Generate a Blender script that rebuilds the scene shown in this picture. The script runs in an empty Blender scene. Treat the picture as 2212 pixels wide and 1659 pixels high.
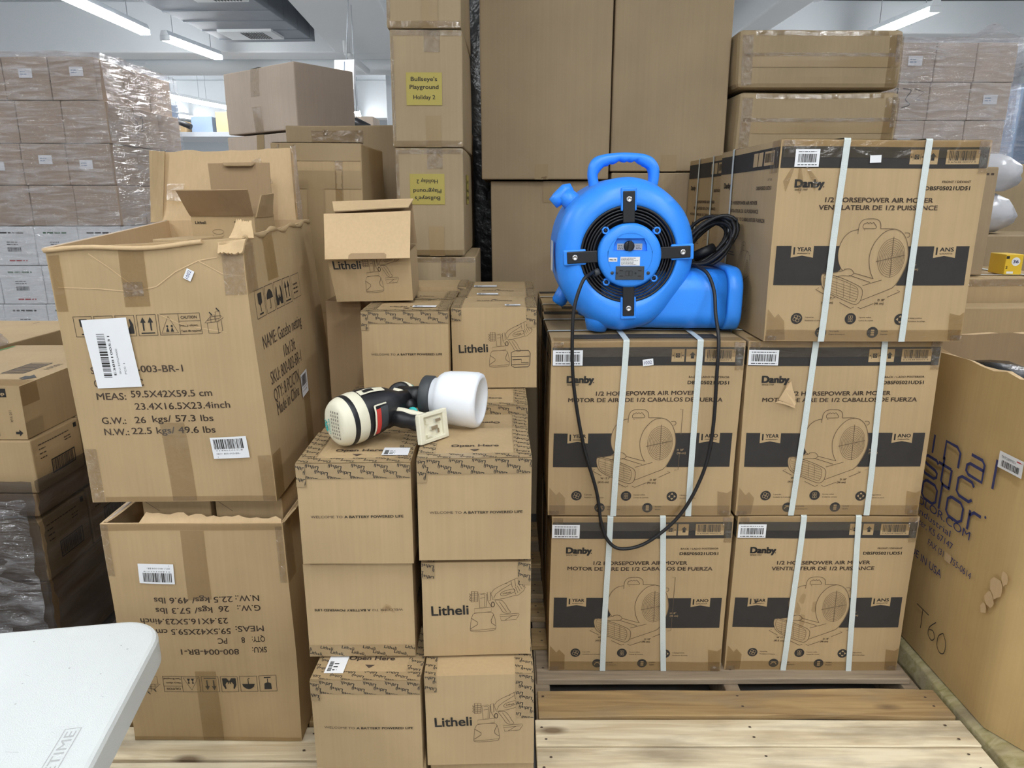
import bpy, math, random
from math import sin, cos, pi, radians
from mathutils import Vector, Matrix

SC = bpy.context.scene
COL = SC.collection

# ------------------------------------------------------------------ camera
cam_data = bpy.data.cameras.new('camera')
cam_data.sensor_width = 36.0
cam_data.lens = 1540.0 / 2212.0 * 36.0
cam_data.clip_start = 0.05
cam_data.clip_end = 200
cam = bpy.data.objects.new('camera', cam_data)
COL.objects.link(cam)
cam.location = (0, 0, 1.457)
cam.rotation_euler = (radians(90 - 14.6), 0, 0)
SC.camera = cam

# ------------------------------------------------------------------ exposure
SC.view_settings.view_transform = 'Standard'
SC.view_settings.look = 'None'
SC.view_settings.gamma = 1.0
SC.view_settings.use_curve_mapping = False
SC.cycles.max_bounces = 8
SC.cycles.diffuse_bounces = 4
SC.view_settings.exposure = -0.10

# ------------------------------------------------------------------ world: dim ambient of the lit hall
world = bpy.data.worlds.new('world')
SC.world = world
world.use_nodes = True
world.node_tree.nodes['Background'].inputs[0].default_value = (0.80, 0.88, 1.0, 1)
world.node_tree.nodes['Background'].inputs[1].default_value = 0.25

# ------------------------------------------------------------------ lights: fluorescent battens under the ceiling, some unseen ones added to brighten
# (x, y, z, heading in degrees, length, watts, visible fixture built later)
LAMPS = [
    (-4.06, 7.42, 3.26, 0, 2.4, 26), (-3.90, 9.48, 3.26, -7, 1.2, 16), (4.08, 8.20, 3.26, 3, 1.2, 16),
    (-6.2, 6.6, 3.30, 0, 1.2, 40), (-2.4, 6.3, 3.30, 0, 1.2, 36), (2.4, 6.3, 3.30, 0, 1.2, 40), (5.8, 6.4, 3.30, 0, 1.2, 40),  # unseen lamps added to brighten the beams and ceiling
    (-3.3, 2.9, 3.34, 0, 1.2, 30), (3.4, 2.9, 3.34, 0, 1.2, 24),  # unseen lamps added to brighten the fronts of the wrapped stacks
    (-2.0, 0.5, 3.34, 0, 1.2, 13), (0.2, 0.3, 3.34, 0, 1.2, 15), (2.1, 0.3, 3.34, 0, 1.2, 20),  # unseen overhead lamps added to lift the table and upper cartons
    (-3.0, -1.6, 3.34, 0, 1.2, 36), (0.0, -1.6, 3.34, 0, 1.2, 36), (3.0, -1.6, 3.34, 0, 1.2, 36),
    (-3.0, -4.2, 3.34, 0, 1.2, 60), (0.0, -4.2, 3.34, 0, 1.2, 60), (3.0, -4.2, 3.34, 0, 1.2, 60),
    (-3.0, -7.2, 3.34, 0, 1.2, 60), (0.0, -7.2, 3.34, 0, 1.2, 60), (3.0, -7.2, 3.34, 0, 1.2, 60),
]
LAMP_COLOR = (0.97, 0.985, 1.0)


def lamp_light(parent, length, watts):
    ld = bpy.data.lights.new('tube_light', 'AREA')
    ld.shape = 'RECTANGLE'
    ld.size = 0.14
    ld.size_y = length
    ld.energy = watts
    ld.color = LAMP_COLOR
    lo = bpy.data.objects.new('tube_light', ld)
    COL.objects.link(lo)
    lo.parent = parent
    lo.location = (0, 0, -0.075)
    return lo


# ------------------------------------------------------------------ materials
MATS = {}


def _nt(name):
    m = bpy.data.materials.new(name)
    m.use_nodes = True
    MATS[name] = m
    nt = m.node_tree
    return m, nt, nt.nodes['Principled BSDF']


def plain(name, col, rough=0.5, metal=0.0, spec=0.5, vary=0.0, vscale=8, bump=0.0, bscale=60, coat=0):
    m, nt, b = _nt(name)
    b.inputs['Base Color'].default_value = (*col, 1)
    b.inputs['Roughness'].default_value = rough
    b.inputs['Metallic'].default_value = metal
    b.inputs['Specular IOR Level'].default_value = spec
    if coat:
        b.inputs['Coat Weight'].default_value = coat
        b.inputs['Coat Roughness'].default_value = 0.2
    if vary or bump:
        tc = nt.nodes.new('ShaderNodeTexCoord')
        if vary:
            n = nt.nodes.new('ShaderNodeTexNoise')
            n.inputs['Scale'].default_value = vscale
            n.inputs['Detail'].default_value = 4
            r = nt.nodes.new('ShaderNodeMapRange')
            r.inputs['To Min'].default_value = 1 - vary
            r.inputs['To Max'].default_value = 1 + vary
            mx = nt.nodes.new('ShaderNodeVectorMath')
            mx.operation = 'SCALE'
            mx.inputs[0].default_value = col
            nt.links.new(tc.outputs['Object'], n.inputs['Vector'])
            nt.links.new(n.outputs['Fac'], r.inputs['Value'])
            nt.links.new(r.outputs[0], mx.inputs['Scale'])
            nt.links.new(mx.outputs[0], b.inputs['Base Color'])
        if bump:
            n2 = nt.nodes.new('ShaderNodeTexNoise')
            n2.inputs['Scale'].default_value = bscale
            n2.inputs['Detail'].default_value = 3
            bp = nt.nodes.new('ShaderNodeBump')
            bp.inputs['Strength'].default_value = bump
            bp.inputs['Distance'].default_value = 0.004
            nt.links.new(tc.outputs['Object'], n2.inputs['Vector'])
            nt.links.new(n2.outputs['Fac'], bp.inputs['Height'])
            nt.links.new(bp.outputs[0], b.inputs['Normal'])
    return m


def cardboard(name, col, streak=0.03, blotch=0.07, rough=0.72):
    """Kraft board: blotchy tone, faint vertical flutes, fibrous bump."""
    m, nt, b = _nt(name)
    b.inputs['Roughness'].default_value = rough
    b.inputs['Specular IOR Level'].default_value = 0.3
    tc = nt.nodes.new('ShaderNodeTexCoord')
    oi = nt.nodes.new('ShaderNodeObjectInfo')
    off = nt.nodes.new('ShaderNodeVectorMath')
    off.operation = 'SCALE'
    off.inputs[0].default_value = (13.1, 7.7, 5.3)
    nt.links.new(oi.outputs['Random'], off.inputs['Scale'])
    add = nt.nodes.new('ShaderNodeVectorMath')
    nt.links.new(tc.outputs['Object'], add.inputs[0])
    nt.links.new(off.outputs[0], add.inputs[1])
    mp = nt.nodes.new('ShaderNodeMapping')
    mp.inputs['Scale'].default_value = (140, 140, 1.2)
    nt.links.new(add.outputs[0], mp.inputs['Vector'])
    n1 = nt.nodes.new('ShaderNodeTexNoise')
    n1.inputs['Scale'].default_value = 1
    n1.inputs['Detail'].default_value = 2
    nt.links.new(mp.outputs[0], n1.inputs['Vector'])
    n2 = nt.nodes.new('ShaderNodeTexNoise')
    n2.inputs['Scale'].default_value = 4.5
    n2.inputs['Detail'].default_value = 5
    nt.links.new(add.outputs[0], n2.inputs['Vector'])
    r1 = nt.nodes.new('ShaderNodeMapRange')
    r1.inputs['From Min'].default_value = 0.3
    r1.inputs['From Max'].default_value = 0.7
    r1.inputs['To Min'].default_value = 1 - streak
    r1.inputs['To Max'].default_value = 1 + streak
    nt.links.new(n1.outputs['Fac'], r1.inputs['Value'])
    r2 = nt.nodes.new('ShaderNodeMapRange')
    r2.inputs['From Min'].default_value = 0.3
    r2.inputs['From Max'].default_value = 0.7
    r2.inputs['To Min'].default_value = 1 - blotch
    r2.inputs['To Max'].default_value = 1 + blotch
    nt.links.new(n2.outputs['Fac'], r2.inputs['Value'])
    mu = nt.nodes.new('ShaderNodeMath')
    mu.operation = 'MULTIPLY'
    nt.links.new(r1.outputs[0], mu.inputs[0])
    nt.links.new(r2.outputs[0], mu.inputs[1])
    sc = nt.nodes.new('ShaderNodeVectorMath')
    sc.operation = 'SCALE'
    sc.inputs[0].default_value = col
    nt.links.new(mu.outputs[0], sc.inputs['Scale'])
    nt.links.new(sc.outputs[0], b.inputs['Base Color'])
    n3 = nt.nodes.new('ShaderNodeTexNoise')
    n3.inputs['Scale'].default_value = 9
    n3.inputs['Detail'].default_value = 6
    nt.links.new(add.outputs[0], n3.inputs['Vector'])
    bp = nt.nodes.new('ShaderNodeBump')
    bp.inputs['Strength'].default_value = 0.25
    bp.inputs['Distance'].default_value = 0.006
    nt.links.new(n3.outputs['Fac'], bp.inputs['Height'])
    nt.links.new(bp.outputs[0], b.inputs['Normal'])
    return m


def film(name, tint, haze, gloss, bump_scale, stretch, strength, rough=0.12, dist=0.01, hazecol=(0.8, 0.8, 0.85), streaks=0.0):
    """Clear tape / stretch film: mostly transparent, a little white haze, wrinkled gloss."""
    m = bpy.data.materials.new(name)
    m.use_nodes = True
    MATS[name] = m
    nt = m.node_tree
    nt.nodes.remove(nt.nodes['Principled BSDF'])
    out = nt.nodes['Material Output']
    tr = nt.nodes.new('ShaderNodeBsdfTransparent')
    tr.inputs[0].default_value = (*tint, 1)
    df = nt.nodes.new('ShaderNodeBsdfDiffuse')
    df.inputs[0].default_value = (*hazecol, 1)
    gl = nt.nodes.new('ShaderNodeBsdfGlossy')
    gl.inputs['Roughness'].default_value = rough
    tc = nt.nodes.new('ShaderNodeTexCoord')
    mp = nt.nodes.new('ShaderNodeMapping')
    mp.inputs['Scale'].default_value = stretch
    n = nt.nodes.new('ShaderNodeTexNoise')
    n.inputs['Scale'].default_value = bump_scale
    n.inputs['Detail'].default_value = 5
    n.inputs['Distortion'].default_value = 0.6
    bp = nt.nodes.new('ShaderNodeBump')
    bp.inputs['Strength'].default_value = strength
    bp.inputs['Distance'].default_value = dist
    nt.links.new(tc.outputs['Object'], mp.inputs['Vector'])
    nt.links.new(mp.outputs[0], n.inputs['Vector'])
    nt.links.new(n.outputs['Fac'], bp.inputs['Height'])
    nt.links.new(bp.outputs[0], gl.inputs['Normal'])
    m1 = nt.nodes.new('ShaderNodeMixShader')
    m1.inputs[0].default_value = haze
    nt.links.new(tr.outputs[0], m1.inputs[1])
    nt.links.new(df.outputs[0], m1.inputs[2])
    m2 = nt.nodes.new('ShaderNodeMixShader')
    m2.inputs[0].default_value = gloss
    if streaks:
        r = nt.nodes.new('ShaderNodeMapRange')
        r.inputs['From Min'].default_value = 0.45
        r.inputs['From Max'].default_value = 0.75
        r.inputs['To Min'].default_value = haze * 0.4
        r.inputs['To Max'].default_value = haze + streaks
        nt.links.new(n.outputs['Fac'], r.inputs['Value'])
        nt.links.new(r.outputs[0], m1.inputs[0])
    nt.links.new(m1.outputs[0], m2.inputs[1])
    nt.links.new(gl.outputs[0], m2.inputs[2])
    nt.links.new(m2.outputs[0], out.inputs['Surface'])
    return m


def wood(name, c0, c1, dark=(0.16, 0.10, 0.055)):
    """Weathered pallet board, grain along local X, knots and grey stains."""
    m, nt, b = _nt(name)
    b.inputs['Roughness'].default_value = 0.75
    b.inputs['Specular IOR Level'].default_value = 0.25
    tc = nt.nodes.new('ShaderNodeTexCoord')
    oi = nt.nodes.new('ShaderNodeObjectInfo')
    off = nt.nodes.new('ShaderNodeVectorMath')
    off.operation = 'SCALE'
    off.inputs[0].default_value = (31.0, 17.0, 9.0)
    nt.links.new(oi.outputs['Random'], off.inputs['Scale'])
    add = nt.nodes.new('ShaderNodeVectorMath')
    nt.links.new(tc.outputs['Object'], add.inputs[0])
    nt.links.new(off.outputs[0], add.inputs[1])
    mp = nt.nodes.new('ShaderNodeMapping')
    mp.inputs['Scale'].default_value = (2.2, 34, 34)
    nt.links.new(add.outputs[0], mp.inputs['Vector'])
    n1 = nt.nodes.new('ShaderNodeTexNoise')
    n1.inputs['Scale'].default_value = 1.5
    n1.inputs['Detail'].default_value = 6
    n1.inputs['Distortion'].default_value = 0.8
    nt.links.new(mp.outputs[0], n1.inputs['Vector'])
    cr = nt.nodes.new('ShaderNodeValToRGB')
    cr.color_ramp.elements[0].position = 0.3
    cr.color_ramp.elements[0].color = (*c0, 1)
    cr.color_ramp.elements[1].position = 0.62
    cr.color_ramp.elements[1].color = (*c1, 1)
    nt.links.new(n1.outputs['Fac'], cr.inputs[0])
    mp2 = nt.nodes.new('ShaderNodeMapping')
    mp2.inputs['Scale'].default_value = (3.0, 9, 9)
    nt.links.new(add.outputs[0], mp2.inputs['Vector'])
    n2 = nt.nodes.new('ShaderNodeTexNoise')
    n2.inputs['Scale'].default_value = 1.3
    n2.inputs['Detail'].default_value = 5
    nt.links.new(mp2.outputs[0], n2.inputs['Vector'])
    r2 = nt.nodes.new('ShaderNodeMapRange')
    r2.inputs['From Min'].default_value = 0.47
    r2.inputs['From Max'].default_value = 0.75
    r2.inputs['To Max'].default_value = 0.8
    nt.links.new(n2.outputs['Fac'], r2.inputs['Value'])
    mx = nt.nodes.new('ShaderNodeMix')
    mx.data_type = 'RGBA'
    nt.links.new(r2.outputs[0], mx.inputs['Factor'])
    nt.links.new(cr.outputs[0], mx.inputs['A'])
    mx.inputs['B'].default_value = (0.27, 0.215, 0.15, 1)
    # knots
    mp3 = nt.nodes.new('ShaderNodeMapping')
    mp3.inputs['Scale'].default_value = (3.4, 9.0, 0.01)
    nt.links.new(add.outputs[0], mp3.inputs['Vector'])
    vo = nt.nodes.new('ShaderNodeTexVoronoi')
    vo.inputs['Scale'].default_value = 1.0
    nt.links.new(mp3.outputs[0], vo.inputs['Vector'])
    r3 = nt.nodes.new('ShaderNodeMapRange')
    r3.inputs['From Min'].default_value = 0.06
    r3.inputs['From Max'].default_value = 0.16
    r3.inputs['To Min'].default_value = 0.85
    r3.inputs['To Max'].default_value = 0.0
    nt.links.new(vo.outputs['Distance'], r3.inputs['Value'])
    mx2 = nt.nodes.new('ShaderNodeMix')
    mx2.data_type = 'RGBA'
    nt.links.new(r3.outputs[0], mx2.inputs['Factor'])
    nt.links.new(mx.outputs['Result'], mx2.inputs['A'])
    mx2.inputs['B'].default_value = (*dark, 1)
    nt.links.new(mx2.outputs['Result'], b.inputs['Base Color'])
    bp = nt.nodes.new('ShaderNodeBump')
    bp.inputs['Strength'].default_value = 0.5
    bp.inputs['Distance'].default_value = 0.003
    nt.links.new(n1.outputs['Fac'], bp.inputs['Height'])
    nt.links.new(bp.outputs[0], b.inputs['Normal'])
    return m


def emitter(name, col, strength):
    m = bpy.data.materials.new(name)
    m.use_nodes = True
    MATS[name] = m
    b = m.node_tree.nodes['Principled BSDF']
    b.inputs['Base Color'].default_value = (0.9, 0.9, 0.9, 1)
    b.inputs['Emission Color'].default_value = (*col, 1)
    b.inputs['Emission Strength'].default_value = strength
    return m


cardboard('kraft', (0.44, 0.315, 0.170))
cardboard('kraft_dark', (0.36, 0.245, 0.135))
cardboard('kraft_plain', (0.37, 0.282, 0.168))
cardboard('kraft_red', (0.365, 0.272, 0.165))
cardboard('kraft_pale', (0.60, 0.43, 0.245), 0.03, 0.04)
cardboard('kraft_oct', (0.52, 0.365, 0.165))
film('smudge', (0.88, 0.86, 0.84), 0.0, 0.0, 5, (1, 1, 1), 0.1)
cardboard('kraft_grey', (0.56, 0.46, 0.375))
cardboard('kraft_stack', (0.43, 0.33, 0.25))
cardboard('white_board', (0.80, 0.82, 0.83), 0.02, 0.04)
cardboard('pack_tape', (0.355, 0.255, 0.138), 0.02, 0.05, 0.32)
plain('ink', (0.020, 0.018, 0.016), 0.6)
plain('ink_soft', (0.075, 0.050, 0.034), 0.7)
plain('ink_line', (0.12, 0.078, 0.045), 0.7)
plain('ink_blue', (0.040, 0.046, 0.150), 0.7)
plain('ink_red', (0.45, 0.04, 0.05), 0.7)
plain('ink_green', (0.02, 0.12, 0.04), 0.7)
plain('ink_teal', (0.02, 0.42, 0.38), 0.6)
plain('band_black', (0.030, 0.0265, 0.0240), 0.8, vary=0.25, vscale=30)
plain('label_white', (0.80, 0.81, 0.83), 0.45)
plain('label_yellow', (0.42, 0.34, 0.075), 0.6)
plain('strap_white', (0.62, 0.68, 0.66), 0.45, bump=0.3, bscale=400)
plain('blue_plastic', (0.034, 0.29, 1.0), 0.36, bump=0.06, bscale=900)
plain('black_plastic', (0.012, 0.012, 0.014), 0.42)
plain('black_rubber', (0.010, 0.010, 0.012), 0.5)
plain('dark_grey', (0.05, 0.055, 0.06), 0.5)
plain('grey_plate', (0.42, 0.44, 0.47), 0.4)
plain('steel', (0.75, 0.75, 0.76), 0.25, metal=1.0)
plain('galvanised', (0.42, 0.45, 0.49), 0.45, metal=0.6, vary=0.15, vscale=6)
plain('duct_dark', (0.20, 0.225, 0.26), 0.5, metal=0.3, vary=0.2, vscale=5)
plain('cream_plastic', (0.76, 0.72, 0.56), 0.42)
plain('teal_plastic', (0.04, 0.44, 0.42), 0.4)
plain('red_label', (0.55, 0.045, 0.035), 0.45)
plain('table_white', (0.635, 0.665, 0.66), 0.42, vary=0.03, vscale=4, bump=0.25, bscale=500)
plain('table_mark', (0.42, 0.43, 0.43), 0.6)
plain('paint_wall', (0.66, 0.70, 0.73), 0.7, vary=0.03, vscale=0.6)
plain('paint_ceiling', (0.64, 0.68, 0.725), 0.8, vary=0.03, vscale=0.5)
plain('paint_beam', (0.72, 0.755, 0.78), 0.7, vary=0.03, vscale=1)
plain('concrete', (0.30, 0.29, 0.28), 0.75, vary=0.12, vscale=2.5)
plain('white_plastic', (0.82, 0.83, 0.84), 0.4)
plain('orange_plastic', (0.85, 0.16, 0.04), 0.5)
plain('green_plastic', (0.05, 0.22, 0.03), 0.5)
plain('yellow_box', (0.80, 0.52, 0.03), 0.5)
plain('blue_grey', (0.25, 0.33, 0.45), 0.5)
plain('bag_grey', (0.55, 0.55, 0.58), 0.3, bump=0.8, bscale=18)
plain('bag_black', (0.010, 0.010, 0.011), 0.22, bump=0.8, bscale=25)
film('clear_tape', (0.83, 0.78, 0.68), 0.06, 0.07, 28, (1, 1, 1), 0.7, 0.12, 0.006, (0.5, 0.42, 0.3))
film('crinkle_tape', (0.86, 0.82, 0.74), 0.035, 0.16, 75, (1, 1, 0.6), 1.0, 0.07, 0.02, (0.62, 0.56, 0.46), 0.06)
film('stretch_film', (0.94, 0.94, 0.96), 0.06, 0.17, 6, (1, 1, 6), 1.0, 0.12, 0.06, (0.84, 0.83, 0.87), 0.36)
film('shade_film', (0.42, 0.41, 0.42), 0.02, 0.07, 5, (0.6, 0.6, 4), 0.8, 0.14, 0.02, (0.5, 0.5, 0.52), 0.10)  # clear film with its tint darkened to stand in for the unlit gap
wood('wood_pale', (0.62, 0.49, 0.30), (0.86, 0.76, 0.55))
wood('wood_tan', (0.28, 0.175, 0.08), (0.44, 0.30, 0.14))
wood('wood_grey', (0.22, 0.17, 0.12), (0.37, 0.29, 0.20))
wood('wood_green', (0.30, 0.265, 0.11), (0.47, 0.41, 0.24))
emitter('tube_glow', (0.95, 0.99, 1.0), 20.0)
emitter('far_glow', (0.97, 0.99, 1.0), 60.0)

m = plain('cup_plastic', (0.84, 0.87, 0.92), 0.35)
m.node_tree.nodes['Principled BSDF'].inputs['Subsurface Weight'].default_value = 0.25
m.node_tree.nodes['Principled BSDF'].inputs['Subsurface Radius'].default_value = (0.02, 0.02, 0.02)


# ------------------------------------------------------------------ mesh builder
def smoothstep(a, b, x):
    t = max(0.0, min(1.0, (x - a) / (b - a)))
    return t * t * (3 - 2 * t)


class MB:
    def __init__(s):
        s.v, s.f, s.m, s.s = [], [], [], []
        s.mats = []

    def mi(s, name):
        if name not in s.mats:
            s.mats.append(name)
        return s.mats.index(name)

    def add(s, verts, faces, mat, smooth=False):
        o = len(s.v)
        k = s.mi(mat)
        s.v.extend([tuple(p) for p in verts])
        for f in faces:
            s.f.append([i + o for i in f])
            s.m.append(k)
            s.s.append(smooth)
        return o

    def quad(s, a, b, c, d, mat):
        s.add([a, b, c, d], [(0, 1, 2, 3)], mat)

    def box(s, lo, hi, mat, M=None):
        x0, y0, z0 = lo
        x1, y1, z1 = hi
        v = [(x0, y0, z0), (x1, y0, z0), (x1, y1, z0), (x0, y1, z0), (x0, y0, z1), (x1, y0, z1), (x1, y1, z1), (x0, y1, z1)]
        if M is not None:
            v = [M @ Vector(p) for p in v]
        s.add(v, [(0, 3, 2, 1), (4, 5, 6, 7), (0, 1, 5, 4), (1, 2, 6, 5), (2, 3, 7, 6), (3, 0, 4, 7)], mat)

    def hexa(s, v, mat):
        s.add(v, [(0, 3, 2, 1), (4, 5, 6, 7), (0, 1, 5, 4), (1, 2, 6, 5), (2, 3, 7, 6), (3, 0, 4, 7)], mat)

    def loft(s, loops, mat, smooth=True, closed=True, cap0=False, cap1=False):
        n = len(loops[0])
        o = len(s.v)
        k = s.mi(mat)
        for l in loops:
            s.v.extend([tuple(p) for p in l])
        for i in range(len(loops) - 1):
            for j in range(n if closed else n - 1):
                j2 = (j + 1) % n
                s.f.append([o + i * n + j, o + i * n + j2, o + (i + 1) * n + j2, o + (i + 1) * n + j])
                s.m.append(k)
                s.s.append(smooth)
        if cap0:
            s.f.append([o + j for j in range(n - 1, -1, -1)])
            s.m.append(k)
            s.s.append(False)
        if cap1:
            s.f.append([o + (len(loops) - 1) * n + j for j in range(n)])
            s.m.append(k)
            s.s.append(False)

    def tube(s, pts, r, mat, n=10, closed=False, flat=None):
        pts = [Vector(p) for p in pts]
        N = len(pts)
        rs = r if isinstance(r, (list, tuple)) else [r] * N
        tang = []
        for i in range(N):
            if closed:
                t = pts[(i + 1) % N] - pts[i - 1]
            else:
                t = pts[min(i + 1, N - 1)] - pts[max(i - 1, 0)]
            tang.append(t.normalized())
        up = Vector((0, 0, 1)) if abs(tang[0].z) < 0.9 else Vector((1, 0, 0))
        nrm = (up - tang[0] * up.dot(tang[0])).normalized()
        loops = []
        for i in range(N):
            if i:
                nrm = (nrm - tang[i] * nrm.dot(tang[i]))
                nrm = nrm.normalized() if nrm.length > 1e-6 else tang[i].orthogonal().normalized()
            bn = tang[i].cross(nrm)
            fl = flat or 1.0
            loops.append([pts[i] + nrm * cos(2 * pi * j / n) * rs[i] * fl + bn * sin(2 * pi * j / n) * rs[i] for j in range(n)])
        if closed:
            loops.append(loops[0])
        s.loft(loops, mat, True, True, not closed, not closed)

    def lathe(s, prof, mat, M=None, n=40, cap0=False, cap1=False, smooth=True):
        """prof: (radius, height) pairs revolved about local Z."""
        loops = []
        for r, h in prof:
            l = [Vector((r * cos(2 * pi * j / n), r * sin(2 * pi * j / n), h)) for j in range(n)]
            loops.append([M @ p for p in l] if M is not None else l)
        s.loft(loops, mat, smooth, True, cap0, cap1)

    def prism(s, poly, d0, d1, mat, F):
        """poly 2D outline extruded from depth d0 to d1; F(x, y, d) -> point."""
        n = len(poly)
        v = [F(x, y, d0) for x, y in poly] + [F(x, y, d1) for x, y in poly]
        f = [list(range(n)), list(range(2 * n - 1, n - 1, -1))]
        f += [[j, n + j, n + (j + 1) % n, (j + 1) % n] for j in range(n)]
        s.add(v, f, mat)

    def build(s, name, parent=None, loc=None, rot=None, bevel=0, bseg=2, autosmooth=None):
        me = bpy.data.meshes.new(name)
        me.from_pydata(s.v, [], s.f)
        for n in s.mats:
            me.materials.append(MATS[n])
        me.polygons.foreach_set('material_index', s.m)
        me.polygons.foreach_set('use_smooth', s.s)
        me.update()
        o = bpy.data.objects.new(name, me)
        COL.objects.link(o)
        if parent is not None:
            o.parent = parent
        if loc is not None:
            o.location = loc
        if rot is not None:
            o.rotation_euler = rot
        if bevel:
            bm = o.modifiers.new('bevel', 'BEVEL')
            bm.width = bevel
            bm.segments = bseg
            bm.limit_method = 'ANGLE'
            bm.angle_limit = radians(50)
        return o


def tag(o, label, cat, group=None, kind=None):
    if label:
        o['label'] = label
    if cat:
        o['category'] = cat
    if group:
        o['group'] = group
    if kind:
        o['kind'] = kind
    return o


def empty(name, loc, rz=0.0, rot=None):
    o = bpy.data.objects.new(name, None)
    COL.objects.link(o)
    o.location = loc
    o.rotation_euler = rot if rot else (0, 0, rz)
    o.empty_display_size = 0.05
    return o


def struct(name, mb, **k):
    o = mb.build(name, **k)
    o['kind'] = 'structure'
    return o


# ------------------------------------------------------------------ flat artwork printed on faces
_TXT = {}


def text_polys(body, bold, res):
    key = (body, res)
    if key in _TXT:
        return _TXT[key]
    cu = bpy.data.curves.new('txt', 'FONT')
    cu.body = body
    cu.size = 1.0
    cu.resolution_u = res
    ob = bpy.data.objects.new('txt', cu)
    COL.objects.link(ob)
    dg = bpy.context.evaluated_depsgraph_get()
    me = ob.evaluated_get(dg).to_mesh()
    vs = [(v.co.x, v.co.y) for v in me.vertices]
    fs = []
    for p in me.polygons:
        l = list(p.vertices)
        a = sum(vs[l[i]][0] * vs[l[(i + 1) % len(l)]][1] - vs[l[(i + 1) % len(l)]][0] * vs[l[i]][1] for i in range(len(l)))
        fs.append(l if a > 0 else l[::-1])
    ob.evaluated_get(dg).to_mesh_clear()
    bpy.data.objects.remove(ob)
    bpy.data.curves.remove(cu)
    if vs:
        x0 = min(v[0] for v in vs)
        x1 = max(v[0] for v in vs)
    else:
        x0 = x1 = 0
    _TXT[key] = (vs, fs, x0, x1)
    return _TXT[key]


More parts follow.
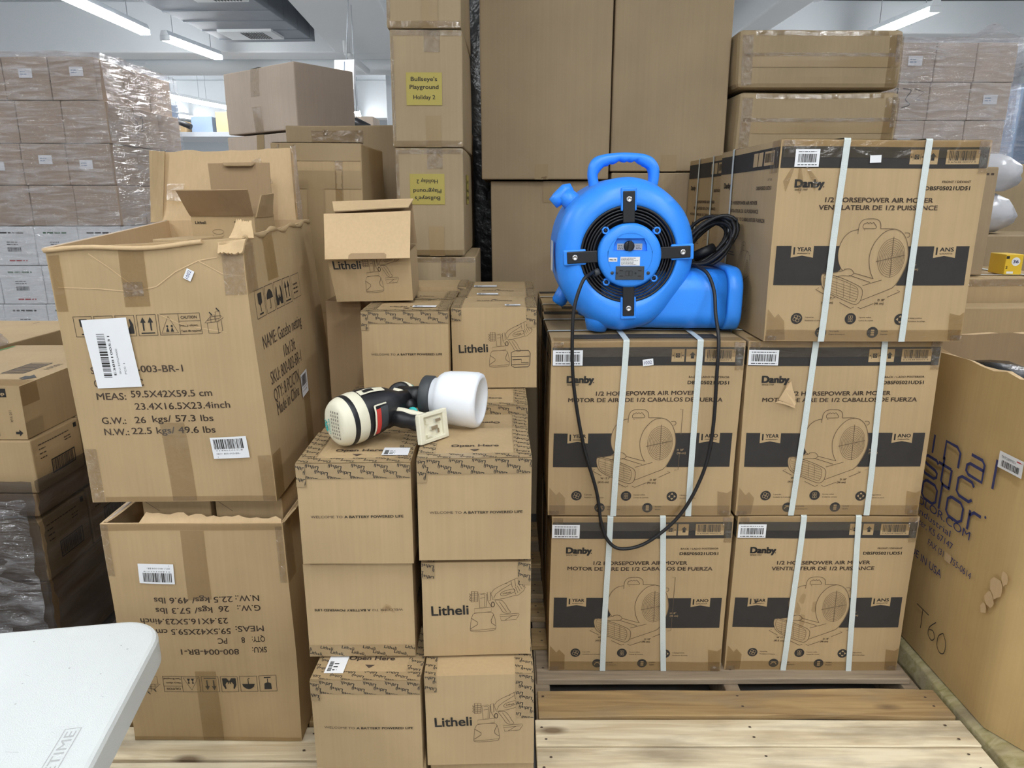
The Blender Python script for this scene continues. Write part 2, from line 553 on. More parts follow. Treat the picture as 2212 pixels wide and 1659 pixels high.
class Art:
    """2D polygons in metres with a material and a layer each."""

    def __init__(s):
        s.p = []

    def poly(s, pts, mat, layer=1):
        a = sum(pts[i][0] * pts[(i + 1) % len(pts)][1] - pts[(i + 1) % len(pts)][0] * pts[i][1] for i in range(len(pts)))
        s.p.append((list(pts) if a > 0 else list(pts)[::-1], [list(range(len(pts)))], mat, layer))
        return s

    def rect(s, x0, y0, x1, y1, mat, layer=1, cell=0.03):
        nx = max(1, int(math.ceil((x1 - x0) / cell)))
        ny = max(1, int(math.ceil((y1 - y0) / cell)))
        v = [(x0 + (x1 - x0) * i / nx, y0 + (y1 - y0) * j / ny) for j in range(ny + 1) for i in range(nx + 1)]
        f = [[j * (nx + 1) + i, j * (nx + 1) + i + 1, (j + 1) * (nx + 1) + i + 1, (j + 1) * (nx + 1) + i] for j in range(ny) for i in range(nx)]
        s.p.append((v, f, mat, layer))
        return s

    def frame(s, x0, y0, x1, y1, w, mat, layer=1):
        s.rect(x0, y0, x1, y0 + w, mat, layer)
        s.rect(x0, y1 - w, x1, y1, mat, layer)
        s.rect(x0, y0 + w, x0 + w, y1 - w, mat, layer)
        s.rect(x1 - w, y0 + w, x1, y1 - w, mat, layer)
        return s

    def line(s, pts, w, mat, layer=2, closed=False):
        pts = [Vector((p[0], p[1])) for p in pts]
        n = len(pts)
        L, R = [], []
        for i in range(n):
            if closed:
                a, b = pts[i - 1], pts[(i + 1) % n]
            else:
                a, b = pts[max(0, i - 1)], pts[min(n - 1, i + 1)]
            t = b - a
            if t.length < 1e-9:
                t = Vector((1, 0))
            t.normalize()
            nn = Vector((-t.y, t.x)) * (w / 2)
            L.append(pts[i] + nn)
            R.append(pts[i] - nn)
        v = [(q.x, q.y) for q in R] + [(q.x, q.y) for q in L]
        f = [[i, i + 1, n + i + 1, n + i] for i in range(n - 1)]
        if closed:
            f.append([n - 1, 0, n, 2 * n - 1])
        s.p.append((v, f, mat, layer))
        return s

    def disc(s, x, y, r, mat, layer=1, n=24, ry=None):
        ry = ry or r
        return s.poly([(x + r * cos(2 * pi * i / n), y + ry * sin(2 * pi * i / n)) for i in range(n)], mat, layer)

    def ring(s, x, y, r, w, mat, layer=2, n=28, ry=None, a0=0, a1=360):
        ry = ry or r
        full = abs(a1 - a0) >= 359
        k = n if full else n + 1
        pts = [(x + r * cos(radians(a0 + (a1 - a0) * i / n)), y + ry * sin(radians(a0 + (a1 - a0) * i / n))) for i in range(k)]
        return s.line(pts, w, mat, layer, full)

    def text(s, body, x, y, h=None, w=None, mat='ink', layer=2, bold=0.0, res=2, align='l', ang=0.0, shear=0.0):
        """Baseline start (x, y); h = cap height, w = fitted width."""
        vs, fs, x0, x1 = text_polys(body, 0, res)
        if not vs:
            return s
        cap = 0.72
        sy = h / cap if h else w / (x1 - x0)
        sx = w / (x1 - x0) if w else sy
        W = (x1 - x0) * sx
        ox = {'l': 0, 'c': -W / 2, 'r': -W}[align]
        ca, sa = cos(radians(ang)), sin(radians(ang))
        out = []
        for px, py in vs:
            qx, qy = (px - x0) * sx + ox + py * sy * shear, py * sy
            out.append((x + qx * ca - qy * sa, y + qx * sa + qy * ca))
        if bold > 0.003:
            hx, hy = bold * 0.85 * sx, bold * 0.6 * sy
            n0 = len(out)
            o2, f2 = [], []
            for k, (ax, ay) in enumerate(((-1, -1), (1, -1), (1, 1), (-1, 1)) if res > 1 else ((-1, -1), (1, 1))):
                ddx, ddy = ax * hx, ay * hy
                o2 += [(qx + ddx * ca - ddy * sa, qy + ddx * sa + ddy * ca) for qx, qy in out]
                f2 += [[i + n0 * k for i in f] for f in fs]
            out, fs = o2, f2
        s.p.append((out, fs, mat, layer))
        return s

    def scribble(s, x, y, w, h, mat, rows=1, layer=2, seed=0):
        """Rows of tiny print too small to read: short word-like dashes."""
        r = random.Random(seed)
        rh = h / rows
        for k in range(rows):
            px = x
            end = x + w * (1 if rows == 1 else r.uniform(0.7, 1))
            yy = y + h - (k + 0.75) * rh
            while px < end:
                ww = r.uniform(0.5, 1.8) * rh
                s.rect(px, yy, min(px + ww, end), yy + rh * 0.38, mat, layer)
                px += ww + rh * 0.3
        return s

    def barcode(s, x, y, w, h, mat='ink', layer=2, seed=1, vertical=False):
        r = random.Random(seed)
        t = 0
        L = h if vertical else w
        unit = L / 70
        while t < L:
            b = unit * r.choice((1, 1, 2, 3))
            if t + b > L:
                break
            if vertical:
                s.rect(x, y + t, x + w, y + t + b, mat, layer, 1)
            else:
                s.rect(x + t, y, x + t + b, y + h, mat, layer, 1)
            t += b + unit * r.choice((1, 1, 2))
        return s

    def merge(s, a, x=0, y=0, sc=1.0, ang=0.0, dl=0):
        ca, sa = cos(radians(ang)) * sc, sin(radians(ang)) * sc
        for v, f, m, l in a.p:
            s.p.append(([(x + px * ca - py * sa, y + px * sa + py * ca) for px, py in v], f, m, l + dl))
        return s

    def turned(s, w, h):
        a = Art()
        for v, f, m, l in s.p:
            a.p.append(([(w - px, h - py) for px, py in v], f, m, l))
        return a

    def clip(s, x0, y0, x1, y1):
        out = []
        for v, f, m, l in s.p:
            if all(x0 <= p[0] <= x1 and y0 <= p[1] <= y1 for p in v):
                out.append((v, f, m, l))
                continue
            nv, nf = [], []
            for face in f:
                pts = [v[i] for i in face]
                for ax, lim, sg in ((0, x0, 1), (0, x1, -1), (1, y0, 1), (1, y1, -1)):
                    res = []
                    for i in range(len(pts)):
                        a, b = pts[i], pts[(i + 1) % len(pts)]
                        da, db = (a[ax] - lim) * sg, (b[ax] - lim) * sg
                        if da >= 0:
                            res.append(a)
                        if da * db < 0:
                            t = da / (da - db)
                            res.append((a[0] + (b[0] - a[0]) * t, a[1] + (b[1] - a[1]) * t))
                    pts = res
                    if len(pts) < 3:
                        break
                if len(pts) >= 3:
                    nf.append(list(range(len(nv), len(nv) + len(pts))))
                    nv.extend(pts)
            if nf:
                out.append((nv, nf, m, l))
        s.p = out
        return s

    def onto(s, mb, F, base=0.0006, step=0.00022):
        for v, f, m, l in s.p:
            mb.add([F(px, py, base + step * l) for px, py in v], f, m)


def plane_frame(o, r, u):
    """F(x, y, off) for a flat face with origin o, right r, up u."""
    o, r, u = Vector(o), Vector(r).normalized(), Vector(u).normalized()
    n = r.cross(u)
    return lambda x, y, off: o + r * x + u * y + n * off


# ------------------------------------------------------------------ cartons
class Carton:
    """Local frame: x in [0,w], y in [0,d] (0 = front), z in [0,h]; slightly bowed and uneven."""

    def __init__(s, w, d, h, seed=0, amp=0.0022, bulge=0.003, corners=None):
        s.w, s.d, s.h = w, d, h
        r = random.Random(seed * 7 + 1)
        s.ph = [[r.uniform(0, 6.28) for _ in range(6)] for _ in range(3)]
        s.amp, s.bulge = amp, bulge
        s.c = corners or {}

    def df(s, x, y, z):
        u, v, t = x / s.w, y / s.d, z / s.h
        dx = dy = dz = 0.0
        b = s.bulge
        cu, cv, ct = [4 * q * (1 - q) if 0 < q < 1 else 0 for q in (u, v, t)]
        dy += -b * cu * ct * (1 - v) + b * cu * ct * v
        dx += -b * cv * ct * (1 - u) + b * cv * ct * u
        dz += b * 0.4 * cu * cv * t
        a = s.amp
        p = s.ph
        dx += a * sin(9 * y + p[0][0]) * sin(8 * z + p[0][1])
        dy += a * sin(9 * x + p[1][0]) * sin(7 * z + p[1][1]) + 0.4 * a * sin(23 * x + p[1][2]) * sin(19 * z + p[1][3])
        dz += 0.5 * a * sin(10 * x + p[2][0]) * sin(9 * y + p[2][1]) * t
        for (i, j, k), o in s.c.items():
            wgt = (u if i else 1 - u) * (v if j else 1 - v) * (t if k else 1 - t)
            dx += o[0] * wgt
            dy += o[1] * wgt
            dz += o[2] * wgt
        return Vector((x + dx, y + dy, z + dz))

    def F(s, face):
        w, d, h = s.w, s.d, s.h
        return {
            'front': lambda x, y, o: s.df(x, -o, y),
            'back': lambda x, y, o: s.df(w - x, d + o, y),
            'top': lambda x, y, o: s.df(x, y, h + o),
            'left': lambda x, y, o: s.df(-o, d - x, y),
            'right': lambda x, y, o: s.df(w + o, x, y),
        }[face]

    def shell(s, mb, mat, cell=0.05, inset=0.0, top=True, flip=False, inmat=None):
        w, d, h = s.w, s.d, s.h
        i = inset

        def g(n0, n1, fn):
            a = max(2, int(math.ceil(n0 / cell)))
            b = max(2, int(math.ceil(n1 / cell)))
            v = [fn(p / a, q / b) for q in range(b + 1) for p in range(a + 1)]
            f = [[q * (a + 1) + p, q * (a + 1) + p + 1, (q + 1) * (a + 1) + p + 1, (q + 1) * (a + 1) + p] for q in range(b) for p in range(a)]
            if flip:
                f = [x[::-1] for x in f]
            return v, f
        x0, x1, y0, y1, z0, z1 = i, w - i, i, d - i, i, h
        faces = [
            g(w, h, lambda p, q: s.df(x0 + (x1 - x0) * p, y0, z0 + (z1 - z0) * q)),
            g(w, h, lambda p, q: s.df(x1 - (x1 - x0) * p, y1, z0 + (z1 - z0) * q)),
            g(d, h, lambda p, q: s.df(x0, y1 - (y1 - y0) * p, z0 + (z1 - z0) * q)),
            g(d, h, lambda p, q: s.df(x1, y0 + (y1 - y0) * p, z0 + (z1 - z0) * q)),
            g(w, d, lambda p, q: s.df(x0 + (x1 - x0) * p, y1 - (y1 - y0) * q, z0)),
        ]
        if top:
            faces.append(g(w, d, lambda p, q: s.df(x0 + (x1 - x0) * p, y0 + (y1 - y0) * q, z1)))
        key = {}
        vv, ff = [], []
        for v, f in faces:
            ids = []
            for p in v:
                k = (round(p.x, 5), round(p.y, 5), round(p.z, 5))
                if k not in key:
                    key[k] = len(vv)
                    vv.append(p)
                ids.append(key[k])
            ff += [[ids[q] for q in t] for t in f]
        mb.add(vv, ff, mat)

    def strip(s, mb, path, half, axis, mat, off=0.001):
        """A band round the box: path = list of (face-plane points), given as local (x,y,z) centre line with outward normal."""
        L, R = [], []
        for p, n in path:
            p = Vector(p)
            n = Vector(n)
            q = p + n * off
            L.append(s.df(*(q - axis * half)))
            R.append(s.df(*(q + axis * half)))
        k = len(L)
        mb.add(L + R, [[i, k + i, k + i + 1, i + 1] for i in range(k - 1)], mat)


def subdiv(pts, step=0.04):
    out = []
    for i in range(len(pts) - 1):
        a, b = Vector(pts[i]), Vector(pts[i + 1])
        n = max(1, int((b - a).length / step))
        for k in range(n):
            out.append(a + (b - a) * k / n)
    out.append(Vector(pts[-1]))
    return out


def band_v(c, mb, xt, xb, half, mat, off=0.0012, thick=0.0007):
    """Strap round front, top, back and bottom at x going from xb (bottom) to xt (top)."""
    w, d, h = c.w, c.d, c.h
    ring = []
    for p, n in (((xb, 0, 0), (0, -1, 0)), ((xt, 0, h), (0, -1, 0))):
        ring.append((Vector(p), Vector(n)))
    front = [(p, Vector((0, -1, 0))) for p in subdiv([(xb, 0, 0.0), (xt, 0, h)])]
    top = [(p, Vector((0, 0, 1))) for p in subdiv([(xt, 0, h), (xt, d, h)])]
    back = [(p, Vector((0, 1, 0))) for p in subdiv([(xt, d, h), (xb, d, 0)])]
    path = front + [(Vector((xt, 0, h)), Vector((0, -0.7, 0.7)))] + top + [(Vector((xt, d, h)), Vector((0, 0.7, 0.7)))] + back
    c.strip(mb, path, half, Vector((1, 0, 0)), mat, off)
    c.strip(mb, [(p, n) for p, n in path], half, Vector((1, 0, 0)), mat, off + thick)


def band_h(c, mb, y, half, mat, off=0.001):
    """Strap over the left side, top and right side at depth y."""
    w, d, h = c.w, c.d, c.h
    path = [(p, Vector((-1, 0, 0))) for p in subdiv([(0, y, 0), (0, y, h)])]
    path += [(Vector((0, y, h)), Vector((-0.7, 0, 0.7)))]
    path += [(p, Vector((0, 0, 1))) for p in subdiv([(0, y, h), (w, y, h)])]
    path += [(Vector((w, y, h)), Vector((0.7, 0, 0.7)))]
    path += [(p, Vector((1, 0, 0))) for p in subdiv([(w, y, h), (w, y, 0)])]
    c.strip(mb, path, half, Vector((0, -1, 0)), mat, off)


def carton(label, c, loc, rz=0.0, mat='kraft', art=None, group=None, name='cardboard_carton', cat='box', bevel=0.004, cell=0.05, rot=None, parts=True):
    """Carton thing: an Empty with a printed body; returns (root, adder for child parts)."""
    if parts:
        root = empty(name, loc, rz, rot)
    mb = MB()
    c.shell(mb, mat, cell)
    for face, a in (art or {}).items():
        a.onto(mb, c.F(face))
    if parts:
        mb.build('carton_body', root, bevel=bevel)
    else:
        root = mb.build(name, None, loc, rot or (0, 0, rz), bevel=bevel)
    tag(root, label, cat, group)
    return root


def part_art(name, c, face, a, parent, base=0.0016, label=None):
    mb = MB()
    a.onto(mb, c.F(face), base)
    o = mb.build(name, parent)
    if label:
        o['label'] = label
    return o


def tape_piece(c, parent, pieces, mat='pack_tape', name='packing_tape', base=0.0013):
    """pieces: (face, x0, y0, x1, y1) rectangles of one continuous strip."""
    mb = MB()
    for face, x0, y0, x1, y1 in pieces:
        Art().rect(x0, y0, x1, y1, mat, 0, 0.025).onto(mb, c.F(face), base)
    return mb.build(name, parent)
# ================================================================== the hall
RX0, RX1, RY0, RY1, RZ = -11.0, 11.0, -12.0, 24.0, 4.0
mb = MB()
mb.box((RX0, RY0, -0.1), (RX1, RY1, 0.0), 'concrete')
struct('floor', mb)
mb = MB()
mb.box((RX0, RY0, RZ), (RX1, RY1, RZ + 0.1), 'paint_ceiling')
struct('ceiling', mb)
for nm, lo, hi in (('wall_left', (RX0 - 0.1, RY0, 0), (RX0, RY1, RZ)), ('wall_right', (RX1, RY0, 0), (RX1 + 0.1, RY1, RZ)),
                   ('wall_back', (RX0, RY1, 0), (RX1, RY1 + 0.1, RZ)), ('wall_front', (RX0, RY0 - 0.1, 0), (RX1, RY0, RZ))):
    mb = MB()
    mb.box(lo, hi, 'paint_wall')
    struct(nm, mb)
for nm, lo, hi, mt, rz in (('beam', (-10.9, 10.45, 3.36), (-1.2, 10.95, 3.999), 'paint_beam', 0), ('beam', (1.2, 9.30, 3.36), (10.9, 9.75, 3.999), 'paint_beam', 0),
                           ('beam', (-0.9, -6, 3.34), (0.0, 7.4, 3.999), 'paint_beam', 3.5), ('beam', (-0.16, -7, 3.30), (0.18, 1.2, 3.999), 'paint_beam', 0),
                           ('beam', (-10.9, 17.0, 3.2), (10.9, 17.5, 3.999), 'paint_beam', 0)):
    mb = MB()
    mb.box(lo, hi, mt)
    loc = (0, 0, 0)
    if rz:
        loc = (-1.02, 3.0, 0)
    elif lo[0] == -0.16:
        loc = (2.75, 8.0, 0)
    struct(nm, mb, loc=loc, rot=(0, 0, radians(rz)), bevel=0.02)
# thick round pipe crossing below the beam
mb = MB()
mb.tube([(-6.6, 11.2, 3.31), (-4, 11.15, 3.31), (-1.2, 11.1, 3.31), (1.5, 11.1, 3.31)], 0.125, 'paint_beam', 28)
for x in (-5.6, -3.2, -0.6):
    mb.tube([(x, 11.14, 3.31), (x + 0.05, 11.14, 3.31)], 0.135, 'paint_beam', 28)
tag(mb.build('water_pipe'), 'thick white-painted pipe running across below the ceiling beam', 'pipe')
mb = MB()
mb.tube([(-2.05, 9.6, 4.0), (-2.05, 9.6, 3.2)], 0.045, 'paint_beam', 14)
mb.tube([(-2.05, 9.6, 3.2), (-2.05, 10.9, 3.2)], 0.04, 'paint_beam', 14)
tag(mb.build('hanger_post'), 'short white post hanging from the ceiling beside the duct end', 'pipe')

# galvanised duct with diffusers
dr = empty('air_duct', (-2.95, 7.7, 3.30))
dr.rotation_euler = (0, 0, radians(-2.5))
tag(dr, 'galvanised air duct hanging below the ceiling above the plain grey carton', 'duct')
mb = MB()
mb.box((-0.62, -2.6, 0.0), (0.48, 1.75, 0.34), 'duct_dark')
for k in range(10):
    y = -2.4 + 0.44 * k
    mb.box((-0.625, y, -0.007), (0.485, y + 0.03, 0.347), 'duct_dark')
mb.box((-0.66, -2.6, 0.13), (-0.63, 1.75, 0.16), 'galvanised')
mb.build('duct_body', dr, bevel=0.006)
mb = MB()
mb.add([(-0.62, 1.75, 0), (0.48, 1.75, 0), (0.30, 2.2, 0.18), (-0.42, 2.2, 0.18)], [(0, 1, 2, 3)], 'galvanised')
mb.add([(-0.62, 1.75, 0.34), (0.48, 1.75, 0.34), (0.30, 2.2, 0.34), (-0.42, 2.2, 0.34), (0.48, 1.75, 0), (0.30, 2.2, 0.18), (-0.62, 1.75, 0), (-0.42, 2.2, 0.18)], [(0, 1, 2, 3), (1, 4, 5, 2), (0, 3, 7, 6), (2, 5, 7, 3)], 'galvanised')
mb.build('end_reducer', dr)
for x0, y0, w in ((-0.42, 1.05, 0.62), (-0.05, -0.6, 0.5)):
    mb = MB()
    mb.box((x0, y0, -0.03), (x0 + w, y0 + 0.42, -0.001), 'paint_beam')
    for k in range(9):
        mb.box((x0 + w * 0.4 + 0.03 * k, y0 + 0.05, -0.036), (x0 + w * 0.4 + 0.03 * k + 0.012, y0 + 0.37, -0.029), 'dark_grey')
    mb.build('diffuser', dr)
for y in (-1.6, 0.2, 1.5):
    for x in (-0.6, 0.46):
        mb = MB()
        mb.tube([(x, y, 0.34), (x, y, 0.7)], 0.008, 'galvanised', 6)
        mb.build('hanger_rod', dr)
# conduits
for nm, pts, r_, lab in (('conduit', [(-4.3, 4.0, 3.62), (-3.85, 8.0, 3.62), (-3.6, 10.4, 3.62)], 0.018, 'thin grey conduit beside the galvanised duct'),
                         ('conduit', [(2.9, 9.1, 3.70), (4.5, 9.0, 3.66), (7.0, 8.8, 3.62)], 0.02, 'thin black conduit crossing in front of the ceiling beam'),
                         ('conduit', [(3.3, 8.6, 3.55), (5.2, 7.0, 3.75)], 0.022, 'white conduit sloping up to the ceiling past the tube light')):
    mb = MB()
    mb.tube(pts, r_, 'dark_grey' if 'black' in lab else ('paint_beam' if 'white' in lab else 'galvanised'), 10)
    tag(mb.build(nm), lab, 'conduit')


# ceiling lights
def ceiling_lamp(x, y, z, rz, length, watts, label, group):
    root = empty('ceiling_light', (x, y, z), radians(rz))
    tag(root, label, 'light', group)
    h = length / 2
    mb = MB()
    mb.hexa([(-0.055, -h, 0.0), (0.055, -h, 0.0), (0.055, h, 0.0), (-0.055, h, 0.0), (-0.035, -h, 0.055), (0.035, -h, 0.055), (0.035, h, 0.055), (-0.035, h, 0.055)], 'paint_beam')
    mb.build('housing', root, bevel=0.003)
    for sx in (-0.034, 0.034):
        mb = MB()
        mb.tube([(sx, -h + 0.02, -0.03), (sx, h - 0.02, -0.03)], 0.026, 'far_glow' if y > 5 else 'tube_glow', 12)
        mb.build('tube', root)
    for sy in (-h + 0.004, h - 0.014):
        mb = MB()
        mb.box((-0.06, sy, -0.055), (0.06, sy + 0.01, 0.0), 'paint_beam')
        mb.build('end_cap', root)
    for sy in (-h * 0.7, h * 0.7):
        mb = MB()
        zz = RZ - z
        mb.tube([(0, sy, 0.055), (0, sy, zz)], 0.004, 'galvanised', 6)
        mb.build('hanger', root)
    lamp_light(root, length, watts)


LL = ['long tube light hanging over the tall film-wrapped stack', 'tube light next in line, above the galvanised duct edge', 'tube light over the flat taped cartons']
for i, (x, y, z, rz, ln, wt) in enumerate(LAMPS):
    ceiling_lamp(x, y, z, rz, ln, wt, LL[i] if i < 3 else 'twin tube ceiling light added outside the picture', None if i < 3 else 'hall ceiling lights out of view')
# far lamps
for i, (x, y, rz, lab) in enumerate(((-6.0, 14.0, -11, 'far tube light beyond the pipe, first of its pair'), (-5.75, 15.0, -15, 'far tube light beyond the pipe, second of its pair'),
                                     (-7.2, 17.0, -20, 'lowest far tube light beside the film-wrapped stack'), (-3.3, 16.2, 10, 'far tube light behind the plain grey carton'),
                                     (9.0, 10.8, 0, 'tube light at the right beyond the pink-wrapped stack'))):
    ceiling_lamp(x, y, 3.24, rz, 1.2, 12, lab, None)
# ------------------------------------------------------------------ artwork: air mover cartons
DW, DD, DH = 0.494, 0.485, 0.480


def dq(px, py):
    """Drawing grid of the printed panel (units about a third of a millimetre) -> metres on the face."""
    f = (py - 145) / 1450.0
    xl, xr = 118 + 25 * f, 1715 - 70 * f
    return ((px - xl) / (xr - xl) * DW, (1 - f) * DH)


def dpts(*p):
    return [dq(p[i], p[i + 1]) for i in range(0, len(p), 2)]


def smooth_line(pts, n=5, closed=False):
    """Catmull-Rom through 2D points."""
    out = []
    N = len(pts)
    rng = range(N) if closed else range(N - 1)
    for i in rng:
        p0 = pts[i - 1] if (closed or i > 0) else pts[i]
        p1, p2 = pts[i], pts[(i + 1) % N]
        p3 = pts[(i + 2) % N] if (closed or i + 2 < N) else p2
        for k in range(n):
            t = k / n
            out.append(tuple(0.5 * (2 * p1[a] + (p2[a] - p0[a]) * t + (2 * p0[a] - 5 * p1[a] + 4 * p2[a] - p3[a]) * t * t + (3 * p1[a] - p0[a] - 3 * p2[a] + p3[a]) * t ** 3) for a in (0, 1)))
    if not closed:
        out.append(tuple(pts[-1]))
    return out


SIL = smooth_line(dpts(775, 765, 720, 780, 675, 820, 648, 880, 640, 940, 650, 1000, 672, 1050, 640, 1075, 580, 1083, 550, 1082, 530, 1100, 530, 1140,
                       550, 1190, 600, 1230, 790, 1308, 850, 1290, 1080, 1190, 1110, 1150, 1150, 1070, 1172, 990, 1172, 920, 1150, 840, 1110, 785, 1050, 760, 943, 758), 3, True)


def band_round(a, x0, y0, x1, y1, outline, mat, layer=1, rows=18):
    """Horizontal dark band that stops at the outline of the drawing on it."""
    def span(y):
        xs = []
        for i in range(len(outline)):
            (ax, ay), (bx, by) = outline[i], outline[(i + 1) % len(outline)]
            if (ay - y) * (by - y) < 0:
                xs.append(ax + (bx - ax) * (y - ay) / (by - ay))
        return (min(xs), max(xs)) if xs else None
    for k in range(rows):
        ya, yb = y0 + (y1 - y0) * k / rows, y0 + (y1 - y0) * (k + 1) / rows
        sa, sb = span(ya + 1e-5), span(yb - 1e-5)
        for L0, R0, L1, R1 in ((x0, sa[0], x0, sb[0]), (sa[1], x1, sb[1], x1)):
            n = 8
            v = [(L0 + (R0 - L0) * i / n, ya) for i in range(n + 1)] + [(L1 + (R1 - L1) * i / n, yb) for i in range(n + 1)]
            a.p.append((v, [[i, i + 1, n + 2 + i, n + 1 + i] for i in range(n)], mat, layer))


def air_mover_drawing(hbracket=True):
    a = Art()
    lw = 0.0013

    def L(*p, sm=True, closed=False, w=lw):
        q = dpts(*p)
        a.line(smooth_line(q, 5, closed) if sm else q, w, 'ink_line', 4, closed)
    L(775, 797, 776, 760, 782, 725, 800, 700, 830, 690, 880, 688, 915, 695, 935, 712, 942, 735, 943, 758)
    L(812, 757, 808, 742, 815, 725, 828, 722, 838, 714, 848, 722, 860, 714, 872, 722, 884, 714, 896, 726, 910, 745, 905, 757)
    L(905, 757, 815, 757, 825, 772, sm=False)
    L(775, 765, 720, 780, 675, 820, 648, 880, 640, 940, 650, 1000, 672, 1045, 690, 1062)
    L(943, 758, 1050, 760, 1110, 785, 1150, 840, 1172, 920, 1172, 990, 1150, 1070, 1110, 1150, 1075, 1190)
    L(1075, 1190, 845, 1283, sm=False)
    L(1050, 760, 1000, 770, 955, 800, 905, 865, 880, 950, 887, 1030, 905, 1085, 925, 1120)
    L(1130, 788, 1160, 788, 1170, 800, 1165, 816, 1150, 818)
    for k in range(9):
        r = 1 - k * 0.107
        c = dq(1045 + 8 * (k / 9), 968)
        a.ring(c[0], c[1], 0.0330 * r, 0.0008, 'ink_line', 4, 36, 0.0465 * r)
    L(1050, 815, 1050, 1112, sm=False)
    L(932, 995, 1145, 948, sm=False)
    L(545, 1082, 580, 1085, 700, 1122, 800, 1165, 840, 1190, 853, 1225, 845, 1280, 820, 1308, 785, 1308, 690, 1270, 600, 1230, 550, 1190, 532, 1140, 530, 1100, closed=True)
    L(552, 1098, 580, 1098, 700, 1138, 790, 1176, 815, 1200, 820, 1240, 812, 1275, 790, 1290, 690, 1255, 610, 1222, 565, 1185, 548, 1140, closed=True, w=0.0009)
    for k in range(5):
        y0, y1 = 1118 + 20 * k, 1196 + 19 * k
        L(552 + 5 * k, y0, 815, y1 + 4, sm=False, w=0.0007)
    for x in (600, 650, 705, 755):
        L(x, 1105 + (x - 600) * 0.36, x + 6, 1226 + (x - 600) * 0.33, sm=False, w=0.0007)
    L(580, 1084, 690, 1062, 700, 1052, 745, 1050, 772, 1075, 765, 1090, 740, 1100, 690, 1098, 640, 1108)
    L(770, 1078, 925, 1120, sm=False)
    L(740, 1095, 905, 1148, sm=False)
    L(848, 1172, 990, 1130, sm=False)
    # dimension marks
    for p in ((520, 1188, 495, 1200, 575, 1243), (685, 1297, 775, 1342, 798, 1330), (828, 1332, 850, 1344, 945, 1305), (1045, 1258, 1138, 1215, 1115, 1206)):
        L(*p, sm=False, w=0.0013)
    a.text('W 17.1"', *dq(568, 1274), h=0.0055, mat='ink_soft', bold=0.02, layer=4)
    a.text('(43.5 cm)', *dq(548, 1306), h=0.0055, mat='ink_soft', bold=0.02, layer=4)
    a.text('D 18"', *dq(975, 1287), h=0.0055, mat='ink_soft', bold=0.02, layer=4)
    a.text('(46 cm)', *dq(952, 1312), h=0.0055, mat='ink_soft', bold=0.02, layer=4)
    if hbracket:
        L(1197, 688, 1222, 688, 1203, 1195, 1172, 1197, sm=False, w=0.0012)
    a.text('H 18"', *dq(1188, 1032), h=0.0055, mat='kraft_pale', bold=0.02, layer=5)
    a.text('(46 cm)', *dq(1188, 1058), h=0.0055, mat='kraft_pale', bold=0.02, layer=5)
    return a


